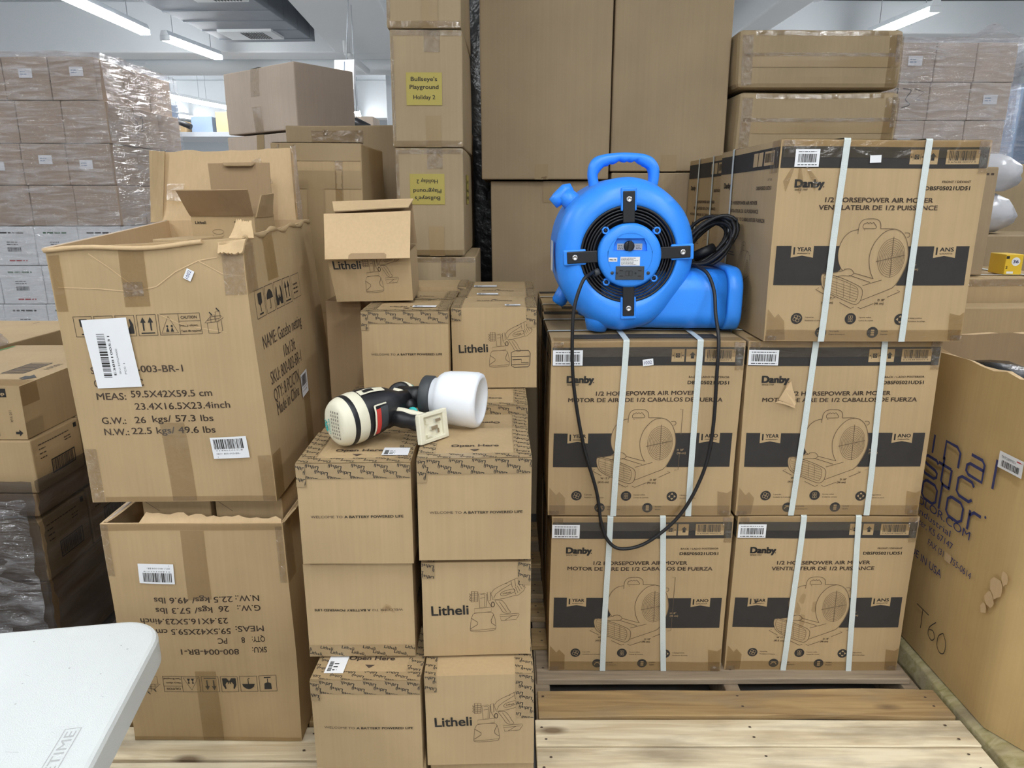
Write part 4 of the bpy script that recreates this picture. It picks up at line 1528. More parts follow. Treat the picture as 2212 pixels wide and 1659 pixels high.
litheli_box('sprayer carton with white sticker by its Open Here lid, low in its stack', (-0.395, 1.203, 0.339), radians(-1.2), 'welcome', 45, 'front_top', sticker=(0.022, 0.018, 0.060, 0.075))
litheli_box('sprayer carton with logo and a long strip of printed tape over its drawing', (-0.172, 1.204, 0.345), radians(1.6), 'logo', 46, 'long_side', False, 'none')
for x in (-0.395, -0.170):
    cc = Carton(LW, LD, 0.196, 60 + int(x * 10))
    carton('plain sprayer carton hidden at the bottom of its stack', cc, (x, 1.24, PT + 0.001), 0, 'kraft', None, 'bottom sprayer cartons', 'sprayer_carton', 'box', 0.003, 0.05, None, False)
# second and third rows, lids in view
litheli_box('sprayer carton in the second row, lid behind the sprayer body', (-0.412, 1.447, 0.760), radians(0.5), 'welcome', 47, 'front_top')
litheli_box('sprayer carton in the second row, its Open Here lid turned round under the cup', (-0.180, 1.437, 0.752), radians(1.0), 'welcome', 48, 'front_top', False, 'openflip')
litheli_box('sprayer carton in the third row below the slogan carton at the back', (-0.410, 1.640, 0.768), 0, 'welcome', 49, 'front_top')
litheli_box('sprayer carton in the third row, Open Here lid just below the logo carton', (-0.178, 1.622, 0.772), radians(0.8), 'welcome', 50, 'front_top')
for x in (-0.408, -0.178):
    for y, h in ((1.450, 0.61), (1.642, 0.62)):
        cc = Carton(LW, LD, h, 70 + int(x * 10 + y * 10))
        carton('plain carton hidden low in the sprayer stack', cc, (x, y, PT + 0.001), 0, 'kraft', None, 'hidden sprayer cartons', 'sprayer_carton', 'box', 0.003, 0.07, None, False)
for x in (-0.41, -0.18):
    cc = Carton(LW, 0.56, 0.835, 80 + int(x * 10))
    carton('plain carton hidden under the back row of sprayer cartons', cc, (x, 1.832, PT + 0.001), 0, 'kraft', None, 'hidden back cartons', 'sprayer_carton', 'box', 0.003, 0.09, None, False)
# back row standing on them
litheli_box('sprayer carton at the back with slogan and printed tape along its top', (-0.372, 1.740, 0.980), radians(0.5), 'welcome', 51, 'front_top', sticker=(0.12, 0.05, 0.18, 0.08))
litheli_box('sprayer carton at the back with logo, drawing and battery picture', (-0.152, 1.778, 0.984), radians(0.5), 'logo', 52, 'sides', False, 'openflip', battery=True, sticker=(0.135, 0.02, 0.175, 0.04))
litheli_box('sprayer carton behind the logo carton, lid with a white label showing', (-0.150, 1.972, 0.986), 0, 'welcome', 53, 'sides', False, 'openflip', sticker=(0.05, 0.02, 0.11, 0.05))
litheli_box('sprayer carton furthest back in its row, white labels on the lid edge', (-0.146, 2.160, 0.985), 0, 'welcome', 54, 'sides', False, 'none', sticker=(0.03, 0.02, 0.10, 0.06))
litheli_box('sprayer carton half hidden behind the slogan carton at the back', (-0.372, 1.932, 0.982), 0, 'welcome', 55, 'front_top')
litheli_box('sprayer carton furthest back beside the yellow-sticker stack', (-0.352, 2.118, 0.995), 0, 'welcome', 56, 'sides', False, 'none')
# ================================================================== large netting cartons
def care_icons(a, x0, y0, sc=1.0, upto=5):
    """Row of boxed handling marks: glass, umbrella, hands, arrows, heavy-object caution."""
    s = 0.045 * sc
    g = 0.0465 * sc
    I = 'ink_soft'

    def P(k, *p):
        return [(x0 + g * k + p[i] * s, y0 + p[i + 1] * s) for i in range(0, len(p), 2)]
    for k in range(4):
        a.frame(x0 + g * k, y0, x0 + g * k + s * 0.93, y0 + s, 0.0010 * sc, I, 1)
    a.poly(P(0, .28, .86, .68, .86, .66, .5, .52, .44, .44, .44, .30, .5), 'ink', 1)
    a.poly(P(0, .46, .44, .5, .44, .5, .2, .46, .2), 'ink', 1)
    a.poly(P(0, .3, .16, .66, .16, .66, .10, .3, .10), 'ink', 1)
    a.poly(P(1, .14, .5, .2, .68, .34, .8, .48, .84, .62, .8, .76, .68, .82, .5), 'ink', 1)
    a.line(P(1, .48, .5, .48, .2, .44, .14, .38, .18), 0.0016 * sc, 'ink', 1)
    for sg in (0, 1):
        q = [.10, .12, .10, .55, .22, .82, .28, .78, .24, .52, .34, .36, .40, .40, .36, .52, .44, .44, .46, .30, .34, .12]
        q = [(v if i % 2 else (v if not sg else .93 - v)) for i, v in enumerate(q)]
        a.poly(P(2, *q), 'ink', 1)
    for c in (.28, .64):
        a.poly(P(3, c, .88, c + .13, .62, c + .035, .62, c + .035, .24, c - .035, .24, c - .035, .62, c - .13, .62), 'ink', 1)
    a.poly(P(3, .14, .10, .80, .10, .80, .15, .14, .15), 'ink', 1)
    if upto > 4:
        xb = x0 + g * 4
        w = 0.090 * sc
        a.frame(xb, y0, xb + w, y0 + s, 0.0010 * sc, I, 1)
        a.rect(xb + w * 0.48, y0, xb + w * 0.48 + 0.001 * sc, y0 + s, I, 1)
        a.rect(xb + w * 0.48, y0 + s * 0.62, xb + w, y0 + s * 0.62 + 0.001 * sc, I, 1)
        a.line([(xb + w * .04, y0 + s * .1), (xb + w * .44, y0 + s * .1), (xb + w * .24, y0 + s * .88)], 0.0014 * sc, I, 1, True)
        for dx in (-.05, .06):
            a.disc(xb + w * (.24 + dx), y0 + s * .42, s * .05, 'ink', 1, 10)
            a.poly([(xb + w * (.24 + dx) - s * .08, y0 + s * .16), (xb + w * (.24 + dx) + s * .08, y0 + s * .16), (xb + w * (.24 + dx), y0 + s * .38)], 'ink', 1)
        a.text('CAUTION', xb + w * .54, y0 + s * .74, w=w * .38, h=0.0062 * sc, mat='ink_soft', bold=0.02, layer=1)
        a.text('Heavy object.', xb + w * .51, y0 + s * .38, w=w * .42, h=0.0050 * sc, mat='ink_soft', bold=0.01, layer=1)
        a.text('Team lift required', xb + w * .51, y0 + s * .12, w=w * .46, h=0.0048 * sc, mat='ink_soft', bold=0.025, layer=1)
        xc, lw = xb + w + 0.008 * sc, 0.0009 * sc
        for p in ((0, .5, .12, .62, .72, .70, .62, .55, .06, .50), (.12, .5, .12, .02, .58, 0, .78, .12, .78, .62), (.58, 0, .58, .52), (.12, .62, .30, .78, .78, .82, .90, .72, .62, .55), (.30, .5, .30, .85, .5, .87, .5, .55), (.55, .6, .55, 1.0, .76, 1.02, .76, .7)):
            a.line([(xc + p[i] * s, y0 + p[i + 1] * s) for i in range(0, len(p), 2)], lw, I, 1)
        for px, py in ((.28, 1.0), (.62, 1.18)):
            a.line([(xc + px * s, y0 + py * s), (xc + (px + .12) * s, y0 + (py - .16) * s)], 0.0024 * sc, 'ink', 1)
    return a


def ship_text(sku, first_y=0.305):
    a = Art()
    T = lambda t, x, y, w: a.text(t, x, y, h=0.0155, w=w, mat='ink_soft', bold=0.012, res=3, layer=1)
    T('SKU:', 0.051, first_y, 0.034)
    T(sku, 0.117, first_y + 0.003, 0.139)
    T('QTY:', 0.053, first_y - 0.029, 0.030)
    T('8', 0.100, first_y - 0.028, 0.008)
    T('PC', 0.142, first_y - 0.027, 0.022)
    T('MEAS:', 0.053, first_y - 0.058, 0.066)
    T('59.5X42X59.5 cm', 0.131, first_y - 0.053, 0.177)
    T('23.4X16.5X23.4inch', 0.135, first_y - 0.081, 0.207)
    T('G.W.:', 0.055, first_y - 0.113, 0.054)
    T('26', 0.129, first_y - 0.112, 0.024)
    T('kgs/ 57.3 lbs', 0.168, first_y - 0.110, 0.133)
    T('N.W.:', 0.056, first_y - 0.139, 0.055)
    T('22.5 kgs/ 49.6 lbs', 0.118, first_y - 0.137, 0.183)
    return a


def barcode_sticker(w, h, seed, flip=False, sku='SKU: 800-003-BR-'):
    S = Art().rect(0, 0, w, h, 'label_white', 0)
    T = Art()
    T.barcode(0.006, h * 0.45, w - 0.014, h * 0.46, 'ink', 1, seed)
    T.text('014401010-8', 0.008, h * 0.35, h=0.0032, w=w - 0.02, mat='dark_grey', layer=1, res=1)
    T.text(sku, 0.008, h * 0.19, h=0.0040, w=w * 0.66, mat='dark_grey', layer=1, res=1)
    T.text('1', 0.010, h * 0.05, h=0.0040, mat='dark_grey', layer=1, res=1)
    S.p += (T.turned(w, h) if flip else T).p
    return S


def open_carton(label, c, loc, rz, art, group, rim_mat='kraft_pale'):
    root = empty('open_carton', loc, rz)
    tag(root, label, 'box', group)
    mb = MB()
    c.shell(mb, 'kraft', 0.04, 0, top=False)
    c.shell(mb, 'kraft_pale', 0.04, 0.005, top=False, flip=True)
    # rim joining outer and inner walls
    w, d, h, i = c.w, c.d, c.h, 0.005
    n = 14
    O, I_ = [], []
    for (a, b) in (((0, 0), (w, 0)), ((w, 0), (w, d)), ((w, d), (0, d)), ((0, d), (0, 0))):
        for k in range(n):
            t = k / n
            x, y = a[0] + (b[0] - a[0]) * t, a[1] + (b[1] - a[1]) * t
            O.append(c.df(x, y, h))
            I_.append(c.df(min(max(x, i), w - i), min(max(y, i), d - i), h))
    mb.loft([O, I_], rim_mat, False)
    for face, A in art.items():
        A.onto(mb, c.F(face))
    mb.build('carton_body', root)
    return root


def flap(name, parent, pts, mats, thick=0.004, n=8, seed=0, amp=0.003, rag=0.0, label=None):
    """Bent sheet over 4 corners a,b (hinge) c,d (free edge): bilinear, slightly warped, with thickness."""
    a, b, c, d = [Vector(p) for p in pts]
    r = random.Random(seed)
    nrm = (b - a).cross(d - a).normalized()
    mb = MB()
    top, bot = [], []
    m = 6
    rr = [r.uniform(-1, 1) for _ in range(n + 1)]
    for j in range(m + 1):
        for i in range(n + 1):
            u, v = i / n, j / m
            p = (a * (1 - u) + b * u) * (1 - v) + (d * (1 - u) + c * u) * v
            if j == m and rag:
                p = p + ((a + b) / 2 - (c + d) / 2).normalized() * rag * rr[i]
            p = p + nrm * amp * sin(5 * u + seed) * sin(3.3 * v + seed * 2) * (v > 0)
            top.append(p + nrm * thick / 2)
            bot.append(p - nrm * thick / 2)
    N = (n + 1) * (m + 1)
    F1 = [[j * (n + 1) + i, j * (n + 1) + i + 1, (j + 1) * (n + 1) + i + 1, (j + 1) * (n + 1) + i] for j in range(m) for i in range(n)]
    mb.add(top, F1, mats[0])
    mb.add(bot, [f[::-1] for f in F1], mats[1])
    edge = [i for i in range(n + 1)] + [j * (n + 1) + n for j in range(1, m + 1)] + [m * (n + 1) + i for i in range(n - 1, -1, -1)] + [j * (n + 1) for j in range(m - 1, 0, -1)]
    mb.loft([[top[e] for e in edge], [bot[e] for e in edge]], mats[0], False)
    o = mb.build(name, parent)
    if label:
        o['label'] = label
    return o


# lower carton, upside down, its bottom flaps torn open
GL = Carton(0.420, 0.595, 0.592, 91, 0.003, 0.006)
a = Art()
b_ = ship_text('800-004-BR-1', 0.0)
t_ = Art()
for v, f, mt, l in b_.p:
    t_.p.append((v, f, mt, l))
inv = Art()
for v, f, mt, l in ship_text('800-004-BR-1', 0.305).p:
    inv.p.append(([(0.403 - x, 0.572 - (y - 0.002)) for x, y in v], f, mt, l))
a.p += inv.p
ic = care_icons(Art(), 0, 0)
a.p += [([(0.368 - x, 0.190 - y) for x, y in v], f, mt, l) for v, f, mt, l in ic.p]
gl = open_carton('big open carton of netting with upside-down print, at the bottom of its stack', GL, (-0.946, 1.506, PT + 0.001), 0, {'front': a}, 'netting cartons')
tape_piece(GL, gl, [('front', 0.183, 0.40, 0.238, 0.575)], 'clear_tape', base=0.002)
tape_piece(GL, gl, [('front', 0.174, 0.0, 0.225, 0.205)], 'clear_tape', base=0.002)
tape_piece(GL, gl, [('front', 0.002, 0.576, 0.418, 0.592)], 'clear_tape', base=0.0025)
tape_piece(GL, gl, [('front', 0.402, 0.440, 0.418, 0.585), ('right', 0.0, 0.44, 0.05, 0.585)], 'crinkle_tape', 'corner_tape', 0.0025)
tape_piece(GL, gl, [('front', 0.001, 0.46, 0.018, 0.59)], 'crinkle_tape', 'corner_tape', 0.0025)
tape_piece(GL, gl, [('front', 0.001, 0.0, 0.419, 0.012)], 'clear_tape', 'corner_tape', 0.0025)
mb = MB()
A = Art().merge(barcode_sticker(0.083, 0.050, 5, True, 'SKU: 800-004-BR-'), 0.0745, 0.444, 1, -1.5)
A.onto(mb, GL.F('front'), 0.0028)
mb.build('barcode_label', gl)
flap('torn_flap', gl, [(0.085, 0.004, 0.590), (0.415, 0.004, 0.590), (0.413, 0.010, 0.601), (0.100, 0.014, 0.612)], ('kraft_pale', 'kraft_pale'), 0.004, 22, 3, 0.001, 0.005, 'torn pale edge of the folded flap')
flap('torn_flap', gl, [(0.004, 0.012, 0.590), (0.004, 0.13, 0.592), (0.085, 0.11, 0.632), (0.07, 0.035, 0.634)], ('kraft_pale', 'kraft_grey'), 0.004, 10, 5, 0.002, 0.006, 'curled torn corner flap')
flap('torn_flap', gl, [(0.416, 0.01, 0.590), (0.416, 0.55, 0.590), (0.440, 0.50, 0.615), (0.442, 0.03, 0.618)], ('kraft', 'kraft_pale'), 0.004, 12, 6, 0.002, 0.003)
for nm, x0, w_, lab in (('inner_carton', 0.074, 0.160, 'small plain carton packed inside the open netting carton, creased corner'),
                        ('inner_carton', 0.246, 0.158, 'small plain carton packed inside the open netting carton, beside the creased one')):
    cc = Carton(w_, 0.50, 0.622, 33 + int(x0 * 100), 0.0015, 0.002)
    carton(lab, cc, (-0.946 + x0, 1.555, PT + 0.012), 0, 'kraft', {'front': Art().line([(0.0, 0.62), (0.04, 0.59)], 0.001, 'ink_line', 0)}, 'cartons inside the open netting carton', 'inner_carton', 'box', 0.003, 0.06, None, False)

# upper carton, upright, worn top rim
GU = Carton(0.415, 0.60, 0.575, 92, 0.004, 0.008, {(0, 0, 1): (-0.014, 0.0, -0.008), (1, 0, 1): (-0.016, 0.0, 0.012), (1, 1, 1): (-0.042, 0.0, 0.034), (0, 1, 1): (-0.036, 0.0, 0.030)})
a = ship_text('800-003-BR-1', 0.302)
care_icons(a, 0.034, 0.384)
ra = Art()
R = lambda t, x, y, w, h=0.030: ra.text(t, x, y, h=h, w=w, mat='ink_soft', bold=0.0, res=3, layer=1)
R('NAME: Gazebo netting', 0.045, 0.335, 0.285)
R('10x13ft', 0.165, 0.290, 0.090)
R('SKU: 800-003-BR-1', 0.058, 0.252, 0.235)
R('QTY: 8 PC/CTN', 0.062, 0.212, 0.195)
R('Made in China', 0.070, 0.178, 0.175)
ra.merge(care_icons(Art(), 0, 0, 1.35, 4), 0.035, 0.402)
ra.frame(0.29, 0.405, 0.36, 0.462, 0.0012, 'ink_soft', 1)
ra.scribble(0.30, 0.415, 0.05, 0.03, 'ink_soft', 3, 1, 4)
GUB = 0.790
gu = open_carton('big open carton of netting on top of its stack, white label and sprayer box inside', GU, (-0.953, 1.500, GUB), 0, {'front': a, 'right': ra}, 'netting cartons')
tape_piece(GU, gu, [('front', 0.154, 0.446, 0.208, 0.572)], 'clear_tape', base=0.002)
tape_piece(GU, gu, [('front', 0.182, 0.003, 0.236, 0.190)], 'clear_tape', base=0.002)
tape_piece(GU, gu, [('front', 0.156, 0.468, 0.198, 0.498)], 'crinkle_tape', base=0.003)
tape_piece(GU, gu, [('front', 0.003, 0.440, 0.028, 0.560)], 'clear_tape', 'corner_tape', 0.0022)
tape_piece(GU, gu, [('front', 0.370, 0.462, 0.414, 0.560), ('right', 0.0, 0.462, 0.06, 0.56)], 'crinkle_tape', 'corner_tape', 0.0024)
tape_piece(GU, gu, [('front', 0.002, 0.001, 0.030, 0.13)], 'crinkle_tape', 'corner_tape', 0.0024)
tape_piece(GU, gu, [('front', 0.032, 0.001, 0.414, 0.014)], 'clear_tape', 'corner_tape', 0.0024)
tape_piece(GU, gu, [('front', 0.385, 0.0, 0.414, 0.11), ('right', 0.0, 0.0, 0.05, 0.11)], 'clear_tape', 'corner_tape', 0.0024)
tape_piece(GU, gu, [('right', 0.28, 0.0, 0.34, 0.17)], 'clear_tape', base=0.002)
tape_piece(GU, gu, [('right', 0.13, 0.47, 0.20, 0.57)], 'clear_tape', base=0.002)
mb = MB()
A = Art()
q = [(0.054, 0.421), (0.152, 0.424), (0.158, 0.275), (0.062, 0.270)]
S_ = Art().rect(0, 0, 0.100, 0.151, 'label_white', 0)
A.p += [([(0.0615 + x - (y - 0.0) * 0.055, 0.2705 + y + x * 0.035) for x, y in v], f, mt, l) for v, f, mt, l in S_.p]
A.barcode(0.081, 0.295, 0.018, 0.096, 'ink', 1, 8, True)
A.text('E388100531', 0.1095, 0.300, h=0.0052, w=0.086, mat='ink', bold=0.01, ang=90, layer=1)
A.text('SKU: E1PGA0000', 0.1210, 0.302, h=0.0042, w=0.056, mat='dark_grey', ang=90, layer=1)
A.text('PCS: 1', 0.1330, 0.302, h=0.0042, w=0.024, mat='dark_grey', ang=90, layer=1)
A.onto(mb, GU.F('front'), 0.0045)
mb.build('shipping_label', gu)
mb = MB()
Art().merge(barcode_sticker(0.080, 0.050, 6, False), 0.2885, 0.104, 1, 2.0).onto(mb, GU.F('front'), 0.0040)
mb.build('barcode_label', gu)
mb = MB()
Art().merge(barcode_sticker(0.060, 0.058, 7, False), 0.262, 0.165, 1, 3.0).onto(mb, GU.F('right'), 0.0040)
mb.build('barcode_label', gu)
mb = MB()
A = Art().rect(0, 0, 0.017, 0.022, 'label_white', 0)
A.text('1002', 0.011, 0.002, h=0.0075, w=0.018, mat='ink_blue', ang=90, layer=1)
Art().merge(A, 0.286, 0.502, 1, -28).onto(mb, GU.F('front'), 0.0045)
mb.build('lot_tag', gu)
# crease lines pressed into the front and the crushed rim
mb = MB()
A = Art()
A.line([(0.014, 0.492), (0.10, 0.487), (0.17, 0.478), (0.225, 0.486), (0.27, 0.515), (0.32, 0.535), (0.36, 0.540)], 0.0022, 'kraft_pale', 0)
A.line([(0.09, 0.56), (0.13, 0.530), (0.165, 0.500), (0.185, 0.486)], 0.0016, 'kraft_pale', 0)
A.line([(0.22, 0.43), (0.27, 0.405), (0.36, 0.385)], 0.0012, 'kraft_pale', 0)
A.line([(0.32, 0.535), (0.37, 0.505), (0.41, 0.50)], 0.0018, 'kraft_pale', 0)
A.onto(mb, GU.F('front'), 0.0012)
mb.build('crease_line', gu)
mb = MB()
pts = [GU.df(0.415 * t, -0.004, 0.570 + 0.004 * sin(9 * t)) for t in [k / 20 for k in range(17)]]
mb.tube(pts, 0.0048, 'kraft_pale', 8)
mb.build('folded_rim', gu, label=None) if False else mb.build('folded_rim', gu)
mb = MB()
pts = [GU.df(-0.003, 0.60 * t, 0.572) for t in [k / 20 for k in range(21)]]
mb.tube(pts, 0.0045, 'kraft_grey', 8)
mb.build('folded_rim', gu)
mb = MB()
pts = [GU.df(0.413, 0.02 + 0.57 * t, 0.572 + 0.004 * sin(23 * t)) for t in [k / 24 for k in range(25)]]
mb.tube(pts, [0.0055 + 0.002 * sin(41 * k / 24) for k in range(25)], 'kraft', 8)
mb.build('folded_rim', gu)
for k, (p, s_) in enumerate((([(0.345, 0.0, 0.578), (0.405, 0.0, 0.585), (0.398, -0.012, 0.560), (0.350, -0.014, 0.556)], 7), ([(0.36, 0.02, 0.585), (0.41, 0.03, 0.585), (0.40, 0.05, 0.618), (0.37, 0.05, 0.622)], 8))):
    flap('torn_flap', gu, p, ('kraft_pale', 'kraft_pale'), 0.005, 16, s_, 0.004, 0.003, 'torn crushed corner of the rim')
# rear flap standing up with taped sides
flap('rear_flap', gu, [(-0.055, 0.605, 0.600), (0.335, 0.605, 0.600), (0.330, 0.66, 0.806), (-0.045, 0.66, 0.796)], ('kraft_pale', 'kraft'), 0.005, 14, 2, 0.006, 0.003)
flap('side_flap', gu, [(-0.085, 0.60, 0.600), (-0.053, 0.607, 0.600), (-0.040, 0.64, 0.797), (-0.078, 0.63, 0.798)], ('kraft', 'kraft'), 0.005, 5, 4, 0.003)
flap('side_flap', gu, [(0.333, 0.607, 0.600), (0.352, 0.595, 0.600), (0.338, 0.63, 0.815), (0.318, 0.655, 0.812)], ('crinkle_tape', 'kraft_grey'), 0.006, 5, 9, 0.003)
mb = MB()
A = Art()
A.poly([(0.245, 0.10), (0.325, 0.10), (0.285, 0.175), (0.262, 0.165)], 'crinkle_tape', 0)
A.onto(mb, plane_frame((-0.055, 0.597, 0.61), (1, 0, 0), (0, 0.27, 1)), 0.004)
mb.build('packing_tape', gu)
mb = MB()
A = Art().rect(0.02, 0.05, 0.07, 0.10, 'clear_tape', 0)
A.onto(mb, plane_frame((-0.055, 0.597, 0.61), (1, 0, 0), (0, 0.27, 1)), 0.004)
mb.build('packing_tape', gu)

# opened sprayer box standing inside the upper carton
ib = empty('inner_box', (-0.812, 1.850, 0.97))
tag(ib, 'open sprayer box standing inside the big netting carton, lid raised', 'box', 'open sprayer boxes')
IC = Carton(0.160, 0.150, 0.445, 17, 0.0012, 0.0015)
mb = MB()
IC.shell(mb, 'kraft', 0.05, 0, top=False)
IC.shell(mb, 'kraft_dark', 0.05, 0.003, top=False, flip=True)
A = Art().text('Litheli', 0.010, 0.424, h=0.0075, w=0.027, mat='ink', bold=0.02)
A.text('40V PAINT SPRAYER', 0.108, 0.428, h=0.0035, w=0.032, mat='ink_soft', bold=0.02)
A.ring(0.066, 0.405, 0.014, 0.0007, 'ink_line', 2, 24, 0.006)
A.ring(0.066, 0.397, 0.014, 0.0007, 'ink_line', 2, 24, 0.006, 180, 360)
A.ring(0.066, 0.380, 0.016, 0.0007, 'ink_line', 2, 24, 0.007)
A.onto(mb, IC.F('front'))
mb.build('box_body', ib)
flap('lid', ib, [(0.0, 0.150, 0.445), (0.160, 0.150, 0.445), (0.156, 0.165, 0.580), (-0.010, 0.165, 0.578)], ('kraft_dark', 'kraft'), 0.003, 8, 3, 0.001)
flap('tuck_flap', ib, [(0.030, 0.166, 0.579), (0.12, 0.166, 0.580), (0.112, 0.150, 0.572), (0.038, 0.150, 0.572)], ('kraft', 'kraft_dark'), 0.003, 4, 3, 0.0)
flap('front_flap', ib, [(0.0, -0.002, 0.445), (0.160, -0.002, 0.445), (0.166, -0.045, 0.508), (-0.010, -0.045, 0.506)], ('kraft_dark', 'kraft_dark'), 0.003, 8, 5, 0.001)
flap('side_flap', ib, [(0.161, 0.01, 0.440), (0.161, 0.14, 0.440), (0.172, 0.13, 0.500), (0.176, 0.02, 0.495)], ('kraft', 'kraft'), 0.003, 6, 6, 0.001)
cc = Carton(0.090, 0.15, 0.40, 19, 0.001, 0.001)
carton('plain narrow carton end showing inside the big netting carton', cc, (-0.838, 1.690, 0.965), radians(-8), 'kraft', None, None, 'inner_carton', 'box', 0.003, 0.06, None, False)

# tilted open sprayer box on the back stack
ob = empty('inner_box', (-0.478, 1.875, 1.1925), 0, (radians(4), radians(-1.0), radians(0.5)))
tag(ob, 'open sprayer box with a pale raised lid, tilted on the back stack', 'box', 'open sprayer boxes')
OC = Carton(0.217, 0.150, 0.128, 18, 0.001, 0.0015, {(0, 0, 0): (0.016, 0, 0), (0, 1, 0): (0.016, 0, 0)})
mb = MB()
OC.shell(mb, 'kraft', 0.04, 0, top=False)
OC.shell(mb, 'kraft_dark', 0.04, 0.003, top=False, flip=True)
A = Art().text('Litheli', 0.012, 0.086, h=0.0215, w=0.073, mat='ink', bold=0.022, res=4)
for v, f, mt, l in sprayer_drawing().p:
    A.p.append(([(x * 0.95, y - 0.032) for x, y in v], f, mt, l))
A.clip(0.0, 0.0, 0.217, 0.126)
A.onto(mb, OC.F('front'))
mb.build('box_body', ob)
flap('front_flap', ob, [(0.004, -0.034, 0.116), (0.220, -0.034, 0.116), (0.216, 0.066, 0.224), (-0.012, 0.066, 0.220)], ('kraft_pale', 'kraft_pale'), 0.003, 10, 2, 0.001)
OF = plane_frame((0.0, -0.034, 0.116), (1, 0, 0), (0, 0.68, 0.73))
mb = MB()
Art().poly([(0.064, -0.002), (0.160, -0.002), (0.160, 0.010), (0.154, 0.016), (0.070, 0.016), (0.064, 0.010)], 'kraft_dark', 0).onto(mb, OF, 0.0032)
mb.build('tuck_slot', ob)
flap('lid', ob, [(0.0, 0.150, 0.130), (0.217, 0.150, 0.130), (0.212, 0.140, 0.246), (0.0, 0.140, 0.246)], ('kraft_dark', 'kraft'), 0.003, 8, 3, 0.001)
flap('tuck_flap', ob, [(-0.004, 0.140, 0.246), (0.216, 0.140, 0.250), (0.208, 0.085, 0.232), (0.010, 0.085, 0.226)], ('kraft_pale', 'kraft_pale'), 0.003, 10, 4, 0.001)
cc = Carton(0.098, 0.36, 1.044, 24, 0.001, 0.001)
carton('carton added in the dark slot under the tilted open sprayer box', cc, (-0.514, 1.955, PT + 0.001), 0, 'kraft_dark', None, None, 'cardboard_carton', 'box', 0.003, 0.08, None, False)  # added to fill the gap, its darker board standing in for shade

# ================================================================== blue air mover
FX, FZ = 0.297, 1.318
FY0, FY1 = 1.838, 2.205
FB = Z2 + DH + 0.008                     # top of the carton it stands on
fan = empty('air_mover', (FX, FY0, FB))
tag(fan, 'blue air mover with carry handle standing on a strapped carton, black cord looped down', 'blower')
fz = FZ - FB
NB = 96


def drum_r(t):
    """Scroll radius by angle (0 = right, counter-clockwise)."""
    deg = math.degrees(t) % 360
    keys = [(0, .176), (45, .182), (90, .192), (135, .190), (180, .183), (225, .195), (262, .204), (285, .200), (320, .178), (360, .176)]
    for (a0, r0), (a1, r1) in zip(keys, keys[1:]):
        if a0 <= deg <= a1:
            return r0 + (r1 - r0) * smoothstep(a0, a1, deg)
    return .18


def drum_loop(inset, y, circ=0.0, rc=0.13):
    out = []
    for j in range(NB):
        t = 2 * pi * j / NB
        rr = drum_r(t) - inset
        rr = rr * (1 - circ) + rc * circ
        out.append((rr * cos(t), y, fz + rr * sin(t)))
    return out


mb = MB()
D = FY1 - FY0
R0 = 0.055
loops = [drum_loop(0, 0.030, 1, 0.118), drum_loop(0, 0.012, 1, 0.121), drum_loop(0, 0.006, 1, 0.125)]
for k in range(0, 11):
    a_ = pi / 2 * k / 10
    loops.append(drum_loop(R0 * (1 - sin(a_)), 0.004 + R0 * (1 - cos(a_))) if k else drum_loop(R0, 0.004, 0.35, 0.13))
for k in range(1, 8):
    loops.append(drum_loop(0.0, 0.004 + R0 + (D - 2 * R0) * k / 8))
for k in range(0, 11):
    a_ = pi / 2 * k / 10
    loops.append(drum_loop(R0 * (1 - cos(a_)), D - R0 + R0 * sin(a_)))
loops.append(drum_loop(0, D - 0.002, 1, 0.09))
loops.append(drum_loop(0, D - 0.002, 1, 0.01))
mb.loft([l[::-1] for l in loops], 'blue_plastic', True)
# outlet duct: rounded box sweeping to the right


def rrect(x, y0, y1, z0, z1, r, n=8):
    out = []
    for cy, cz, a0 in ((y1 - r, z1 - r, 0), (y0 + r, z1 - r, 90), (y0 + r, z0 + r, 180), (y1 - r, z0 + r, 270)):
        for k in range(n + 1):
            t = radians(a0 + 90 * k / n)
            out.append((x, cy + r * cos(t), cz + r * sin(t)))
    return out


lp = []
for x, z1, y0, r in ((-0.06, 0.13, 0.05, 0.04), (0.05, 0.150, 0.035, 0.045), (0.13, 0.158, 0.022, 0.050), (0.20, 0.160, 0.016, 0.052), (0.268, 0.158, 0.016, 0.052)):
    lp.append(rrect(x, y0, D - 0.01, 0.004, z1, r))
for x, g, r in ((0.262, 0.001, 0.053), (0.268, 0.010, 0.058), (0.296, 0.010, 0.058), (0.302, 0.006, 0.055), (0.302, -0.010, 0.046), (0.270, -0.012, 0.044)):
    lp.append(rrect(x, 0.016 - g, D - 0.01 + g, 0.004 - min(g, 0.003), 0.158 + g, r))
mb.loft(lp, 'blue_plastic', True)
mb.build('housing', fan)
# outlet grille bars
for k in range(6):
    mb = MB()
    z = 0.025 + 0.022 * k
    mb.tube([(0.285, 0.03, z), (0.285, D - 0.03, z)], 0.003, 'black_plastic', 6)
    mb.build('outlet_bar', fan)
